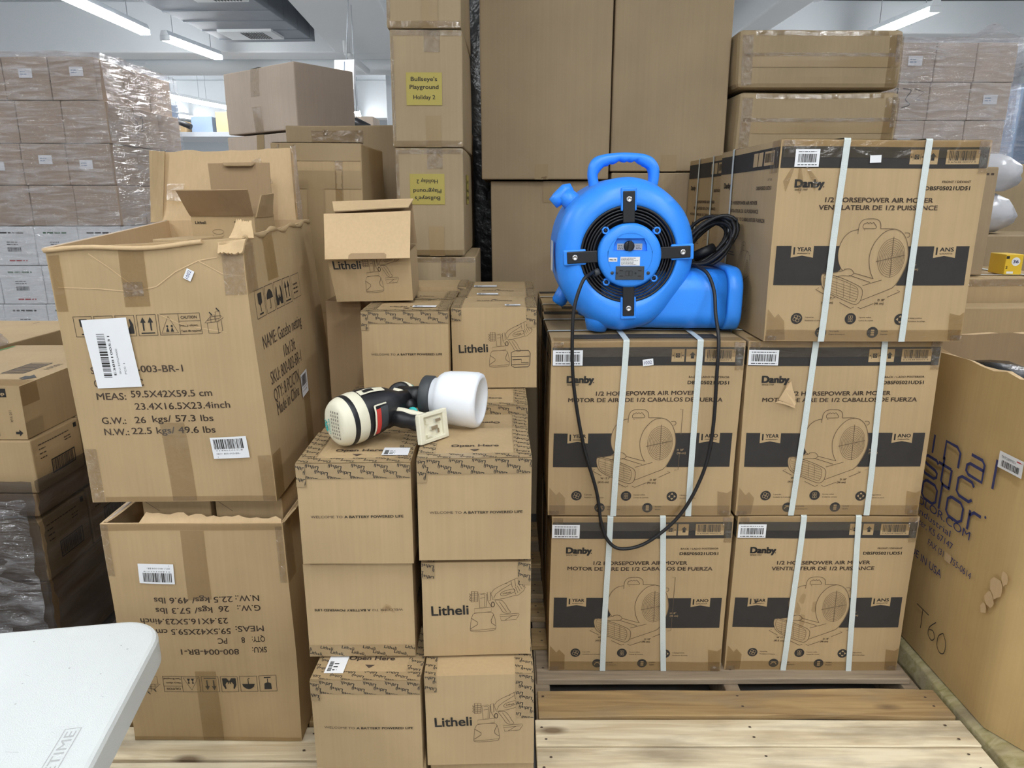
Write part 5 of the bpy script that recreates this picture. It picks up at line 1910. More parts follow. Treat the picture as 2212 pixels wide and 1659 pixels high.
# carry handle with finger grooves
outer = [(-0.088, 0.165), (-0.094, 0.20), (-0.090, 0.228), (-0.074, 0.246), (-0.045, 0.254), (-0.010, 0.2575), (0.030, 0.257), (0.060, 0.253), (0.082, 0.243), (0.097, 0.222), (0.099, 0.195), (0.094, 0.160)]
inner = [(-0.060, 0.168), (-0.066, 0.195), (-0.062, 0.207), (-0.050, 0.220), (-0.034, 0.224), (-0.010, 0.232), (0.012, 0.231), (0.032, 0.232), (0.052, 0.222), (0.066, 0.214), (0.071, 0.192), (0.066, 0.160)]
so, si = smooth_line(outer, 6), smooth_line(inner, 6)
mb = MB()
loops = []
for k in range(len(so)):
    (ox, oz), (ix, iz) = so[k], si[k]
    t = k / (len(so) - 1)
    groove = 0.0035 * max(0, cos(2 * pi * (t * 11))) * (1 if 0.30 < t < 0.72 else 0)
    ix2, iz2 = ix, iz + groove
    cx, cz = (ox + ix2) / 2, (oz + iz2) / 2
    hx, hz = (ox - ix2) / 2, (oz - iz2) / 2
    l = []
    for j in range(14):
        a_ = 2 * pi * j / 14
        ca, sa = cos(a_), sin(a_)
        ca = math.copysign(abs(ca) ** 0.75, ca)
        sa = math.copysign(abs(sa) ** 0.75, sa)
        l.append((cx + hx * ca, 0.165 + 0.021 * sa, fz + cz + hz * ca - 0.0))
    loops.append(l)
mb.loft(loops, 'blue_plastic', True, True, True, True)
mb.build('carry_handle', fan)
# cord-wrap lug at the upper left and two feet
mb = MB()
mb.tube([(-0.118, 0.16, fz + 0.115), (-0.140, 0.16, fz + 0.135), (-0.158, 0.16, fz + 0.152)], [0.030, 0.026, 0.024], 'blue_plastic', 16)
mb.tube([(-0.135, 0.16, fz + 0.168), (-0.150, 0.16, fz + 0.160), (-0.172, 0.16, fz + 0.138), (-0.186, 0.16, fz + 0.125)], [0.012, 0.019, 0.019, 0.016], 'blue_plastic', 16)
mb.build('cord_hook', fan)
for pts, rr_ in (([(-0.135, 0.23, fz - 0.10), (-0.160, 0.23, fz - 0.150), (-0.165, 0.23, fz - 0.158)], [0.02, 0.022, 0.016]), ([(-0.06, 0.06, 0.05), (-0.068, 0.06, 0.022), (-0.070, 0.06, 0.0)], [0.045, 0.034, 0.026]),
                 ([(-0.06, 0.31, 0.05), (-0.068, 0.31, 0.022), (-0.070, 0.31, 0.0)], [0.045, 0.034, 0.026])):
    mb = MB()
    mb.tube(pts, rr_, 'blue_plastic', 18)
    mb.build('foot', fan)
# rating sticker on the far left flank
mb = MB()
Art().rect(-0.04, -0.05, 0.04, 0.03, 'label_white', 0).onto(mb, plane_frame((-0.187, 0.10, fz), (0, -1, 0), (0, 0, 1)), 0.003)
mb.build('rating_label', fan)
# intake: dark recess, wire guard, brackets, motor cover
mb = MB()
M0 = Matrix.Translation((0, 0.035, fz)) @ Matrix.Rotation(radians(90), 4, 'X')
mb.lathe([(0.1215, 0.022), (0.1215, -0.05), (0.08, -0.055), (0.0, -0.055)], 'black_plastic', M0, 48)
mb.build('intake_recess', fan)
for k, r_ in enumerate((0.120, 0.112, 0.104, 0.097, 0.090)):
    mb = MB()
    mb.tube([(r_ * cos(2 * pi * j / 48), 0.010 - 0.001 * k, fz + r_ * sin(2 * pi * j / 48)) for j in range(48)], 0.0022 if k else 0.0035, 'black_plastic', 8, True)
    mb.build('guard_ring', fan)
for k in range(4):
    a_ = pi / 2 * k + radians(2 if k % 2 else 3)
    M = Matrix.Translation((0, 0, fz)) @ Matrix.Rotation(-a_, 4, 'Y')
    # shallow square recess pad in the housing, black bracket, screw
    mb = MB()
    mb.box((0.108, 0.0005, -0.0200), (0.166, 0.012, 0.0200), 'blue_plastic', M)
    mb.build('bracket_pad', fan, bevel=0.004, bseg=3)
    mb = MB()
    mb.box((0.080, -0.0025, -0.0150), (0.157, 0.006, 0.0150), 'black_plastic', M)
    br = mb.build('guard_bracket', fan, bevel=0.002)
    mb = MB()
    MS = M @ Matrix.Translation((0.137, -0.003, 0)) @ Matrix.Rotation(radians(90), 4, 'X')
    mb.lathe([(0.0075, 0.0), (0.0075, 0.002), (0.0058, 0.0034), (0.0040, 0.0034), (0.0036, 0.0015), (0.0, 0.0015)], 'steel', MS, 20)
    mb.build('screw', br)
mb = MB()
MC = Matrix.Translation((0.002, 0.012, fz - 0.002)) @ Matrix.Rotation(radians(90), 4, 'X')
mb.lathe([(0.080, -0.02), (0.0815, 0.0), (0.080, 0.016), (0.074, 0.0205), (0.056, 0.0205)], 'blue_plastic', MC, 56)
cv = mb.build('motor_cover', fan)
# cover face with a recessed pocket for the switch
mb = MB()
yf = 0.012 - 0.0205
CY = fz - 0.002


def cov(x, z, y):
    return (0.002 + x, y, CY + z)


up, lo = [], []
for j in range(25):
    t = pi * j / 24
    up.append((0.0565 * cos(t), 0.0565 * sin(t)))
    lo.append((0.0565 * cos(-t), 0.0565 * sin(-t)))
zl = 0.012
mb.add([cov(x, min(z, zl), yf) for x, z in lo[::-1]] + [cov(0.0565, zl, yf), cov(-0.0565, zl, yf)], [list(range(len(lo) + 2))], 'blue_plastic')
pk = [(-0.043, zl), (-0.041, 0.030), (-0.034, 0.0435), (0.034, 0.0435), (0.041, 0.030), (0.043, zl)]
dpk = 0.012
mb.add([cov(x, z, yf + (dpk if 1 else 0)) for x, z in pk], [list(range(6))[::-1]], 'blue_plastic')
mb.loft([[cov(x, z, yf) for x, z in pk], [cov(x, z, yf + dpk) for x, z in pk]], 'blue_plastic', False)
# rim between pocket and circle
arc = [(0.0565 * cos(pi * j / 24), 0.0565 * sin(pi * j / 24)) for j in range(25) if 0.0565 * sin(pi * j / 24) >= zl]
arc = [(0.0552, zl)] + arc + [(-0.0552, zl)]
mb.add([cov(x, z, yf) for x, z in arc] + [cov(x, z, yf) for x, z in pk], [list(range(len(arc))) + [len(arc) + i for i in range(6)]], 'blue_plastic')
mb.build('cover_face', cv)
for x, z in ((-0.062, 0.062), (0.068, 0.062), (-0.056, -0.068), (0.066, -0.058)):
    mb = MB()
    MR = Matrix.Translation((0.002 + x, 0.010, CY + z)) @ Matrix.Rotation(radians(90), 4, 'X')
    mb.lathe([(0.0095, -0.01), (0.0095, 0.006), (0.0055, 0.006), (0.0050, 0.001), (0.0, 0.001)], 'blue_plastic', MR, 20)
    lug = mb.build('screw_lug', cv)
    mb = MB()
    mb.lathe([(0.0046, 0.002), (0.0046, 0.0045), (0.0, 0.0045)], 'black_plastic', MR, 14)
    mb.build('screw', lug)
FC = plane_frame(cov(0, 0, yf), (1, 0, 0), (0, 0, 1))
FP = plane_frame(cov(0, 0, yf + dpk), (1, 0, 0), (0, 0, 1))
mb = MB()
A = Art().rect(-0.032, 0.0135, 0.032, 0.030, 'grey_plate', 0)
A.scribble(-0.030, 0.015, 0.014, 0.013, 'dark_grey', 3, 1, 3)
A.scribble(0.016, 0.016, 0.014, 0.010, 'dark_grey', 3, 1, 4)
A.onto(mb, FP, 0.0008)
mb.build('switch_plate', cv)
mb = MB()
MK = Matrix.Translation(cov(-0.002, 0.0235, yf + dpk)) @ Matrix.Rotation(radians(90), 4, 'X')
mb.lathe([(0.0135, 0.001), (0.0135, 0.006), (0.0115, 0.009), (0.0, 0.009)], 'black_plastic', MK, 28)
mb.prism([(-0.0045, -0.011), (0.0045, -0.011), (0.007, 0.006), (0.004, 0.0145), (-0.004, 0.011)], 0.008, 0.019, 'black_plastic', lambda x, y, d: MK @ Vector((x, y, d)))
mb.build('switch_knob', cv, bevel=0.001)
mb = MB()
A = Art().rect(-0.054, -0.0145, -0.032, -0.0045, 'label_white', 0)
A.text('MAX 9A', -0.0515, -0.0118, h=0.0040, w=0.017, mat='ink', bold=0.03, layer=1)
A.onto(mb, FC, 0.0008)
mb.build('amp_label', cv)
mb = MB()
A = Art().rect(-0.024, -0.0245, 0.0255, -0.0025, 'label_white', 0)
A.scribble(-0.022, -0.0235, 0.044, 0.0195, 'dark_grey', 6, 1, 9)
A.onto(mb, FC, 0.0008)
mb.build('rating_label', cv)
mb = MB()
mb.box(cov(-0.035, -0.060, yf - 0.004), cov(0.037, -0.026, yf + 0.002), 'dark_grey')
A = Art()
for sx in (-0.020, 0.027):
    A.rect(sx - 0.006, -0.0375, sx + 0.003, -0.0355, 'black_rubber', 1)
    A.rect(sx - 0.006, -0.0515, sx + 0.003, -0.0495, 'black_rubber', 1)
    A.disc(sx - 0.012, -0.0435, 0.0025, 'black_rubber', 1, 12)
for sx in (-0.006, 0.003):
    A.frame(sx - 0.004, -0.050, sx + 0.004, -0.037, 0.0008, 'black_rubber', 1)
A.onto(mb, plane_frame(cov(0, 0, yf - 0.004), (1, 0, 0), (0, 0, 1)), 0.0006)
mb.build('power_outlet', cv, bevel=0.001)
for sx in (-0.044, 0.048):
    mb = MB()
    mb.lathe([(0.0042, 0.0), (0.0042, 0.0025), (0.0, 0.0025)], 'dark_grey', Matrix.Translation(cov(sx, -0.043, yf)) @ Matrix.Rotation(radians(90), 4, 'X'), 14)
    mb.build('screw', cv)
# cord: strain relief, hanging loop in front of the cartons, back over the duct to a coil
mb = MB()
mb.tube([(-0.075, 0.0, CY - 0.040), (-0.088, -0.004, CY - 0.045)], 0.009, 'dark_grey', 8)
mb.build('strain_relief', fan)
cp = [(0.209, 1.834, 1.276), (0.195, 1.800, 1.272), (0.176, 1.778, 1.258), (0.156, 1.764, 1.200), (0.151, 1.758, 1.130), (0.157, 1.757, 0.998), (0.186, 1.758, 0.836), (0.224, 1.758, 0.706), (0.240, 1.758, 0.612), (0.262, 1.758, 0.558),
      (0.300, 1.758, 0.537), (0.368, 1.758, 0.558), (0.451, 1.758, 0.639), (0.503, 1.757, 0.758), (0.520, 1.757, 0.874), (0.520, 1.758, 1.034), (0.522, 1.770, 1.110), (0.520, 1.806, 1.170), (0.520, 1.835, 1.225), (0.505, 1.852, 1.268), (0.485, 1.885, 1.284), (0.470, 1.925, 1.286), (0.490, 1.975, 1.290)]


def smooth3(pts, n=6):
    out = []
    pts = [Vector(p) for p in pts]
    for i in range(len(pts) - 1):
        p0, p1, p2, p3 = pts[max(i - 1, 0)], pts[i], pts[i + 1], pts[min(i + 2, len(pts) - 1)]
        for k in range(n):
            t = k / n
            out.append(0.5 * (2 * p1 + (p2 - p0) * t + (2 * p0 - 5 * p1 + 4 * p2 - p3) * t * t + (3 * p1 - p0 - 3 * p2 + p3) * t ** 3))
    out.append(pts[-1])
    return out


off = Vector((FX, FY0, FB))
mb = MB()
mb.tube([p - off for p in smooth3(cp)], 0.0046, 'black_rubber', 10)
# coil of spare cord lying on the duct behind the drum
r = random.Random(8)
for k in range(11):
    c0 = Vector((0.524 + r.uniform(-.008, .012), 2.0 + r.uniform(-.03, .06), 1.325 + r.uniform(-.006, .012)))
    ax = Vector((0.070 + r.uniform(-.012, .012), r.uniform(-.02, .03), 0.062 + r.uniform(-.012, .012)))
    bx = Vector((-0.022 + r.uniform(-.008, .008), 0.03 + r.uniform(-.02, .02), 0.030 + r.uniform(-.008, .008)))
    pts = []
    for j in range(28):
        t = 2 * pi * j / 28
        p = c0 + ax * cos(t) + bx * sin(t) * (1 + 0.3 * cos(t))
        p.z = max(p.z, FB + 0.172)
        pts.append(p - off)
    mb.tube(pts, 0.0048, 'black_rubber', 8, True)
mb.tube([Vector((0.50, 1.99, 1.30)) - off, Vector((0.53, 1.985, 1.315)) - off, Vector((0.555, 1.99, 1.325)) - off], 0.014, 'black_rubber', 8)
mb.build('power_cord', fan)

# ================================================================== paint sprayer lying on two cartons
SP = Vector((-0.27, 1.40, 0.985))
sp = empty('paint_sprayer', SP)
tag(sp, 'black and cream paint sprayer with white cup lying on the sprayer cartons', 'paint sprayer')


def axis_m(p, d, roll=0.0):
    d = Vector(d).normalized()
    return Matrix.Translation(Vector(p) - SP) @ d.to_track_quat('Z', 'Y').to_matrix().to_4x4() @ Matrix.Rotation(roll, 4, 'Z')


AX0 = Vector((-0.345, 1.318, 1.032))
AXD = Vector((0.105, 0.118, 0.012)).normalized()
MM = axis_m(AX0, AXD)


def ell(prof, mat, M, n=40, sx=0.92, sy=1.08, **k):
    loops = []
    for r_, h in prof:
        loops.append([M @ Vector((r_ * sx * cos(2 * pi * j / n), r_ * sy * sin(2 * pi * j / n), h)) for j in range(n)])
    mb_ = MB()
    mb_.loft(loops, mat, True, True, k.get('c0', False), k.get('c1', False))
    return mb_


ell([(0.0, -0.0015), (0.024, -0.001), (0.034, 0.0005), (0.0395, 0.004), (0.0440, 0.011), (0.0466, 0.020)], 'cream_plastic', MM).build('vent_cap', sp)
ell([(0.0470, 0.020), (0.0475, 0.021), (0.0478, 0.030), (0.0474, 0.031)], 'black_plastic', MM).build('motor_band', sp)
ell([(0.0474, 0.031), (0.0484, 0.036), (0.0488, 0.048), (0.0482, 0.054)], 'cream_plastic', MM).build('motor_ring', sp)
ell([(0.0482, 0.054), (0.0488, 0.060), (0.0478, 0.080), (0.0440, 0.105), (0.0370, 0.130), (0.0270, 0.150), (0.0200, 0.165), (0.018, 0.185), (0.0, 0.186)], 'black_plastic', MM).build('motor_body', sp)
# vent slots and voltage print on the cap
capF = lambda x, y, o: MM @ Vector((x, y, -0.0035 + 0.30 * (x * x + y * y) / 0.043 - o + (x * x + y * y) * 2.0))
A = Art()
for i in range(4):
    for k in range(8):
        A.rect(-0.002 + 0.0068 * i - 0.001, -0.027 + 0.0074 * k, -0.002 + 0.0068 * i + 0.0009, -0.0225 + 0.0074 * k, 'ink_soft', 1, 1)
A.text('40V', -0.018, -0.018, h=0.0105, w=0.024, mat='ink_teal', bold=0.04, ang=90, layer=1)
A.text('LITHIUM', -0.0095, -0.020, h=0.0052, w=0.030, mat='ink_teal', bold=0.02, ang=90, layer=1)
mb = MB()
upv = Vector((0, 0, 1))
capd = -AXD
rgt = upv.cross(capd).normalized()
up2 = capd.cross(rgt).normalized()
cc0 = AX0 - SP


def capface(x, y, o):
    rr2 = (x / 0.0428) ** 2 + (y / 0.050) ** 2
    dep = -0.0018 + 0.0020 * rr2 + 0.005 * rr2 ** 3
    return cc0 + rgt * x + up2 * y - capd * dep + capd * (o + 0.0008)


A.onto(mb, capface)
mb.build('vent_print', sp)
# cream frame and red label on the body flank facing out
side = rgt if rgt.y < 0 else -rgt


def flank(h, ang, o):
    """Point on the body at height h along the axis, angle from the viewer-facing flank."""
    r_ = 0.0484 if h < 0.08 else 0.0478 - (h - 0.08) * 0.20
    d = side * cos(ang) + Vector((0, 0, 1)) * sin(ang)
    return cc0 + AXD * h + d * (r_ * (0.93 + 0.13 * abs(sin(ang))) + o)


def flank_patch(pts, mat, o, name, label=None):
    mb = MB()
    n = 10
    L0, L1 = [], []
    (h0, h1, a0, a1) = pts
    rows = [[flank(h0 + (h1 - h0) * i / n, a0 + (a1 - a0) * j / n, o) for i in range(n + 1)] for j in range(n + 1)]
    mb.loft(rows, mat, True, False)
    x = mb.build(name, sp)
    if label:
        x['label'] = label


flank_patch((0.064, 0.068, -0.75, 0.55), 'cream_plastic', 0.0022, 'cream_trim')
flank_patch((0.066, 0.098, 0.52, 0.58), 'cream_plastic', 0.0022, 'cream_trim')
flank_patch((0.0685, 0.079, -0.72, 0.40), 'red_label', 0.0022, 'warning_label', 'red warning label')
flank_patch((0.080, 0.100, -0.60, 0.45), 'dark_grey', 0.0018, 'rating_label')
for h0, h1, a0, a1, mt in ((0.050, 0.112, 1.15, 1.45, 'cream_plastic'), (0.060, 0.085, 1.22, 1.38, 'black_plastic')):
    flank_patch((h0, h1, a0, a1), mt, 0.0026 if mt == 'cream_plastic' else 0.0036, 'top_trim')
# handle, foot plate
mb = MB()
hp = [(-0.262, 1.412, 1.020), (-0.245, 1.398, 1.022), (-0.222, 1.386, 1.022), (-0.200, 1.376, 1.020), (-0.178, 1.366, 1.018)]
mb.tube([Vector(p) - SP for p in smooth3(hp, 4)], [0.026 - 0.009 * smoothstep(0, 6, k) + 0.001 * sin(k) for k in range(17)], 'black_plastic', 18)
mb.build('handle', sp)
mb = MB()
mb.tube([Vector(p) - SP + Vector((0.0, 0.005, 0.0150)) for p in smooth3(hp[1:], 4)], 0.0075, 'cream_plastic', 12)
mb.build('handle_spine', sp)
fd = Vector((0.78, -0.60, 0.16)).normalized()      # foot plate looks out towards the viewer's right
fr = Vector((0, 0, 1)).cross(fd).normalized()
fu = fd.cross(fr).normalized()
fc = Vector((-0.162, 1.350, 1.019)) - SP


def ft(x, y, d):
    return fc + fr * x * 1.5 + fu * y * 0.80 + fd * d


mb = MB()
back = [(-0.016, -0.022), (0.018, -0.022), (0.018, 0.024), (-0.016, 0.024)]
front = [(-0.027, -0.036), (0.026, -0.038), (0.028, 0.035), (-0.024, 0.038)]
inn = [(-0.018, -0.027), (0.018, -0.028), (0.019, 0.026), (-0.016, 0.028)]
mb.loft([[ft(x, y, -0.016) for x, y in back], [ft(x, y, 0.000) for x, y in front], [ft(x, y, 0.010) for x, y in front], [ft(x, y, 0.0105) for x, y in inn], [ft(x, y, 0.003) for x, y in inn]], 'cream_plastic', False, True, True, True)
fo = mb.build('battery_foot', sp, bevel=0.002, bseg=3)
for x, y, w_, h_ in ((-0.010, 0.016, 0.004, 0.010), (0.010, 0.012, 0.010, 0.007), (0.002, -0.004, 0.012, 0.009), (-0.008, -0.020, 0.010, 0.006), (0.008, -0.014, 0.004, 0.012)):
    mb = MB()
    mb.hexa([ft(x - w_ / 2, y - h_ / 2, 0.003), ft(x + w_ / 2, y - h_ / 2, 0.003), ft(x + w_ / 2, y + h_ / 2, 0.003), ft(x - w_ / 2, y + h_ / 2, 0.003), ft(x - w_ / 2, y - h_ / 2, 0.008), ft(x + w_ / 2, y - h_ / 2, 0.008), ft(x + w_ / 2, y + h_ / 2, 0.008), ft(x - w_ / 2, y + h_ / 2, 0.008)], 'steel' if x > 0 else 'cream_plastic')
    mb.build('contact', fo)
# cup, collar, spray head
CP = Vector((-0.190, 1.470, 1.050))
CD = Vector((0.118, -0.028, -0.004)).normalized()
MCu = axis_m(CP, CD)
mb = MB()
mb.lathe([(0.030, 0.0), (0.040, 0.001), (0.043, 0.004), (0.043, 0.022), (0.041, 0.024), (0.036, 0.024)], 'dark_grey', MCu, 44)
mb.build('cup_collar', sp)
mb = MB()
mb.lathe([(0.036, 0.022), (0.0395, 0.026), (0.0400, 0.032), (0.0480, 0.038), (0.0535, 0.046), (0.0562, 0.058), (0.0585, 0.090), (0.0590, 0.118), (0.0565, 0.126), (0.050, 0.1295), (0.046, 0.1285), (0.044, 0.126), (0.0, 0.1245)], 'cup_plastic', MCu, 56)
mb.build('paint_cup', sp)
mb = MB()
mb.tube([Vector(p) - SP for p in ((-0.242, 1.482, 1.045), (-0.215, 1.476, 1.047), (-0.188, 1.470, 1.049))], [0.021, 0.020, 0.021], 'black_plastic', 24)
mb.build('feed_barrel', sp)
NM = axis_m((-0.243, 1.485, 1.050), (-0.18, -0.5, 0.62))
mb = MB()
mb.lathe([(0.0245, -0.016), (0.0255, 0.0), (0.0245, 0.008), (0.018, 0.010), (0.012, 0.004), (0.0, 0.004)], 'black_plastic', NM, 36)
nz = mb.build('nozzle', sp)
for r_, h, mt, nm, rad in ((0.0285, -0.004, 'cream_plastic', 'nozzle_ring', 0.0042), (0.0320, -0.010, 'teal_plastic', 'nozzle_ring', 0.0030)):
    mb = MB()
    mb.tube([NM @ Vector((r_ * cos(2 * pi * j / 40), r_ * sin(2 * pi * j / 40), h)) for j in range(40)], rad, mt, 8, True)
    mb.build(nm, nz)
mb = MB()
mb.tube([Vector(p) - SP for p in smooth3([(-0.250, 1.455, 1.064), (-0.232, 1.452, 1.060), (-0.220, 1.450, 1.046), (-0.205, 1.452, 1.034), (-0.185, 1.455, 1.032)], 5)], 0.0062, 'cream_plastic', 10)
mb.build('head_trim', sp)
mb = MB()
mb.lathe([(0.0, 0.012), (0.009, 0.011), (0.011, 0.008), (0.011, 0.0)], 'teal_plastic', axis_m((-0.208, 1.432, 1.022), (0.1, -0.8, 0.4)), 24)
mb.build('flow_knob', sp)
mb = MB()
mb.tube([Vector((-0.228, 1.445, 1.04)) - SP, Vector((-0.205, 1.448, 1.028)) - SP], 0.016, 'black_plastic', 16)
mb.build('trigger_block', sp)

# ================================================================== folding table
TC = Vector((-0.607, 1.118, 0.74))
tb = empty('folding_table', (TC.x, TC.y, 0.0), radians(9.5))
tag(tb, 'white plastic folding table top with a rounded corner, scuffed surface', 'table')


def rr_outline(w, d, r_, n=10):
    out = []
    for cx, cy, a0 in ((-r_, -r_, 0), (-w + r_, -r_, 90), (-w + r_, -d + r_, 180), (-r_, -d + r_, 270)):
        for k in range(n + 1):
            t = radians(a0 + 90 * k / n)
            out.append((cx + r_ * cos(t), cy + r_ * sin(t)))
    return out


mb = MB()
loops = []
for ins, z in ((0.010, 0.690), (0.004, 0.690), (0.0, 0.694), (0.0, 0.7335), (0.003, 0.7385), (0.008, 0.7400)):
    o_ = rr_outline(1.83 - 2 * ins, 0.74 - 2 * ins, 0.075 - ins)
    loops.append([(x - ins, y - ins, z) for x, y in o_])
mb.loft(loops, 'table_white', False, True, True, True)
TA = plane_frame((0, 0, 0.740), (1, 0, 0), (0, 1, 0))
A = Art()
LG = Art().frame(0, 0, 0.125, 0.022, 0.0012, 'table_mark', 0)
LG.text('LIFETIME', 0.006, 0.0045, h=0.0135, w=0.113, mat='table_mark', bold=-0.002, res=3, layer=0)
A.merge(LG, -0.040, -0.395, 1, 90)
r = random.Random(5)
for k in range(34):
    x, y = -r.uniform(0.02, 0.45), -r.uniform(0.02, 0.40)
    if k % 3:
        A.disc(x, y, r.uniform(0.0006, 0.0018), 'table_mark', 0, 7)
    else:
        an = r.uniform(0, 3.14)
        l_ = r.uniform(0.004, 0.02)
        A.line([(x, y), (x + l_ * cos(an), y + l_ * sin(an))], 0.0005, 'table_mark', 0)
A.onto(mb, TA, 0.0003, 0.0001)
mb.build('table_top', tb)
for x in (-0.28, -1.55):
    mb = MB()
    mb.tube([(x, -0.12, 0.685), (x, -0.10, 0.02), (x, -0.12, 0.012), (x, -0.62, 0.012), (x, -0.64, 0.02), (x, -0.62, 0.685)], 0.014, 'grey_plate', 12)
    mb.build('leg', tb)

# ================================================================== tall octagonal carton with blue printing
oc = empty('octagonal_carton', (1.212, 1.26, 0.141))
tag(oc, 'tall octagonal open carton with blue stencilled lettering beside the blower cartons', 'box')
OW, OD, OCH = 1.00, 0.98, 0.90
ch = 0.29
ring = [(0.0, ch), (0.17, 0.0), (OW - 0.17, 0.0), (OW, ch), (OW, OD - 0.1), (OW - 0.12, OD), (0.12, OD), (0.0, OD - 0.1)]


def oct_loop(z, ins=0.0, jag=0.0, seed=3):
    out = []
    n = 12
    rr_ = random.Random(seed)
    cx, cy = OW / 2, OD / 2
    for i in range(8):
        a_, b2 = ring[i], ring[(i + 1) % 8]
        for k in range(n):
            t = k / n
            x, y = a_[0] + (b2[0] - a_[0]) * t, a_[1] + (b2[1] - a_[1]) * t
            dx, dy = cx - x, cy - y
            l_ = math.hypot(dx, dy)
            bow = 0.004 * sin(6 * t + i) * sin(4 * z)
            out.append((x + dx / l_ * (ins + bow), y + dy / l_ * (ins + bow), z + rr_.uniform(-jag, jag)))
    return out


mb = MB()
mb.loft([oct_loop(OCH * k / 8, 0) for k in range(8)] + [oct_loop(OCH, 0, 0.006)], 'kraft_oct', True)
mb.loft([oct_loop(OCH, 0, 0.006), oct_loop(OCH, 0.012, 0.006, 4)], 'kraft_pale', False)
mb.loft([oct_loop(OCH, 0.012, 0.006, 4), oct_loop(0.0, 0.012)], 'kraft_dark', True)
OFc = lambda x, y, o: Vector((-o - 0.0075, OD - 0.1 - x, y))         # left flank, x measured from its far edge towards the camera
B = Art()
Y0 = OD - 0.1
BX = lambda wy: (1.26 + Y0) - wy
BZ = lambda z: z - 0.141
I = 'ink_blue'


def stencil(t, wy0, wy1, z, h, **k):
    B.text(t, BX(wy0), BZ(z), h=h, w=wy0 - wy1, mat=I, bold=k.get('b', 0.012), res=4, layer=1)


GLY = {'i': [[(0, 0), (0, .7)]], 'l': [[(0, 0), (0, 1)]], 'n': [[(0, 0), (0, .7), (.45, .7), (.6, .55), (.6, 0)]],
       'a': [[(.1, .72), (.5, .72), (.6, .6), (.6, 0), (.1, 0), (0, .1), (0, .3), (.1, .4), (.6, .4)]],
       's': [[(.6, .6), (.5, .7), (.1, .7), (0, .6), (0, .45), (.1, .38), (.5, .32), (.6, .25), (.6, .1), (.5, 0), (.1, 0), (0, .1)]],
       't': [[(.12, 1), (.12, .1), (.22, 0), (.5, 0)], [(-.08, .7), (.45, .7)]], 'r': [[(0, 0), (0, .7)], [(0, .52), (.15, .7), (.4, .7)]],
       'c': [[(.6, .58), (.5, .7), (.12, .7), (0, .58), (0, .12), (.12, 0), (.5, 0), (.6, .12)]],
       'o': [[(.12, .72), (.48, .72), (.6, .58), (.6, .14), (.48, 0), (.12, 0), (0, .14), (0, .58), (.12, .72)]]}
for ch_, wy, z, sx in (('i', 1.925, .752, .11), ('n', 1.870, .752, .11), ('a', 1.770, .752, .11), ('l', 1.662, .752, .11),
                       ('s', 1.955, .683, .11), ('t', 1.880, .683, .11), ('i', 1.828, .683, .11), ('c', 1.795, .683, .11),
                       ('o', 1.945, .610, .115), ('l', 1.858, .610, .11), ('o', 1.825, .610, .115), ('r', 1.728, .610, .11)):
    for st in GLY[ch_]:
        B.line([(BX(wy) + x * sx, BZ(z) + y * .078) for x, y in st], 0.0085, I, 1)
B.disc(BX(1.668), BZ(0.672), 0.004, I, 1, 10)
stencil('STICOLOR.COM', 2.060, 1.712, 0.585, 0.024, b=0.0)
stencil('Industrial', 1.952, 1.79, 0.556, 0.019, b=0.0)
stencil('Center, KS 67147', 1.985, 1.772, 0.525, 0.020, b=0.0)
stencil('FAX (316) 755-0614', 1.880, 1.682, 0.488, 0.019, b=0.0)
stencil('MADE IN USA', 2.000, 1.799, 0.424, 0.024, b=0.0)
A2 = Art()
for p in (((0, .06), (.062, .06)), ((.031, .06), (.034, 0)), ((.098, .06), (.074, .03), (.072, .006), (.09, -.002), (.102, .012), (.092, .028), (.074, .022)), ((.135, .05), (.118, .03), (.118, .0), (.135, -.012), (.152, 0), (.152, .03), (.135, .05))):
    A2.line(smooth_line(list(p), 5) if len(p) > 2 else list(p), 0.0028, 'ink', 1)
B.merge(A2, BX(1.885), BZ(0.232), 1, 0)
B.rect(BX(1.798), BZ(0.484), BX(1.770), BZ(0.508), 'kraft_pale', 2)
B.onto(mb, OFc, 0.0012, 0.0002)
mb.build('carton_body', oc)
mb = MB()
A = Art().rect(0, 0, 0.085, 0.042, 'label_white', 0)
A.barcode(0.012, 0.006, 0.062, 0.016, 'ink', 1, 3)
A.text('TNTC0099702-1', 0.010, 0.027, h=0.0065, w=0.05, mat='dark_grey', layer=1)
A.scribble(0.062, 0.031, 0.018, 0.008, 'ink_red', 1, 1, 2)
A3 = Art().merge(A, BX(1.655), BZ(0.815), 1, 1)
A3.onto(mb, OFc, 0.004, 0.0003)
mb.build('barcode_label', oc)
# torn paper patches on the chamfer
cfr = plane_frame((0.0, ch, 0.0), (0.17, -ch, 0), (0, 0, 1))
for k, (wy, z, s_) in enumerate(((1.585, 0.520, 0.026), (1.600, 0.480, 0.020), (1.615, 0.447, 0.015), (1.562, 0.560, 0.018))):
    mb = MB()
    r = random.Random(k + 5)
    A = Art().poly([(BX(wy) + s_ * (0.8 + r.uniform(-.25, .25)) * cos(2 * pi * j / 12), BZ(z) + s_ * (1 + r.uniform(-.25, .25)) * sin(2 * pi * j / 12)) for j in range(12)], 'kraft_pale', 0)
    A.onto(mb, OFc, 0.004)
    mb.build('torn_patch', oc)
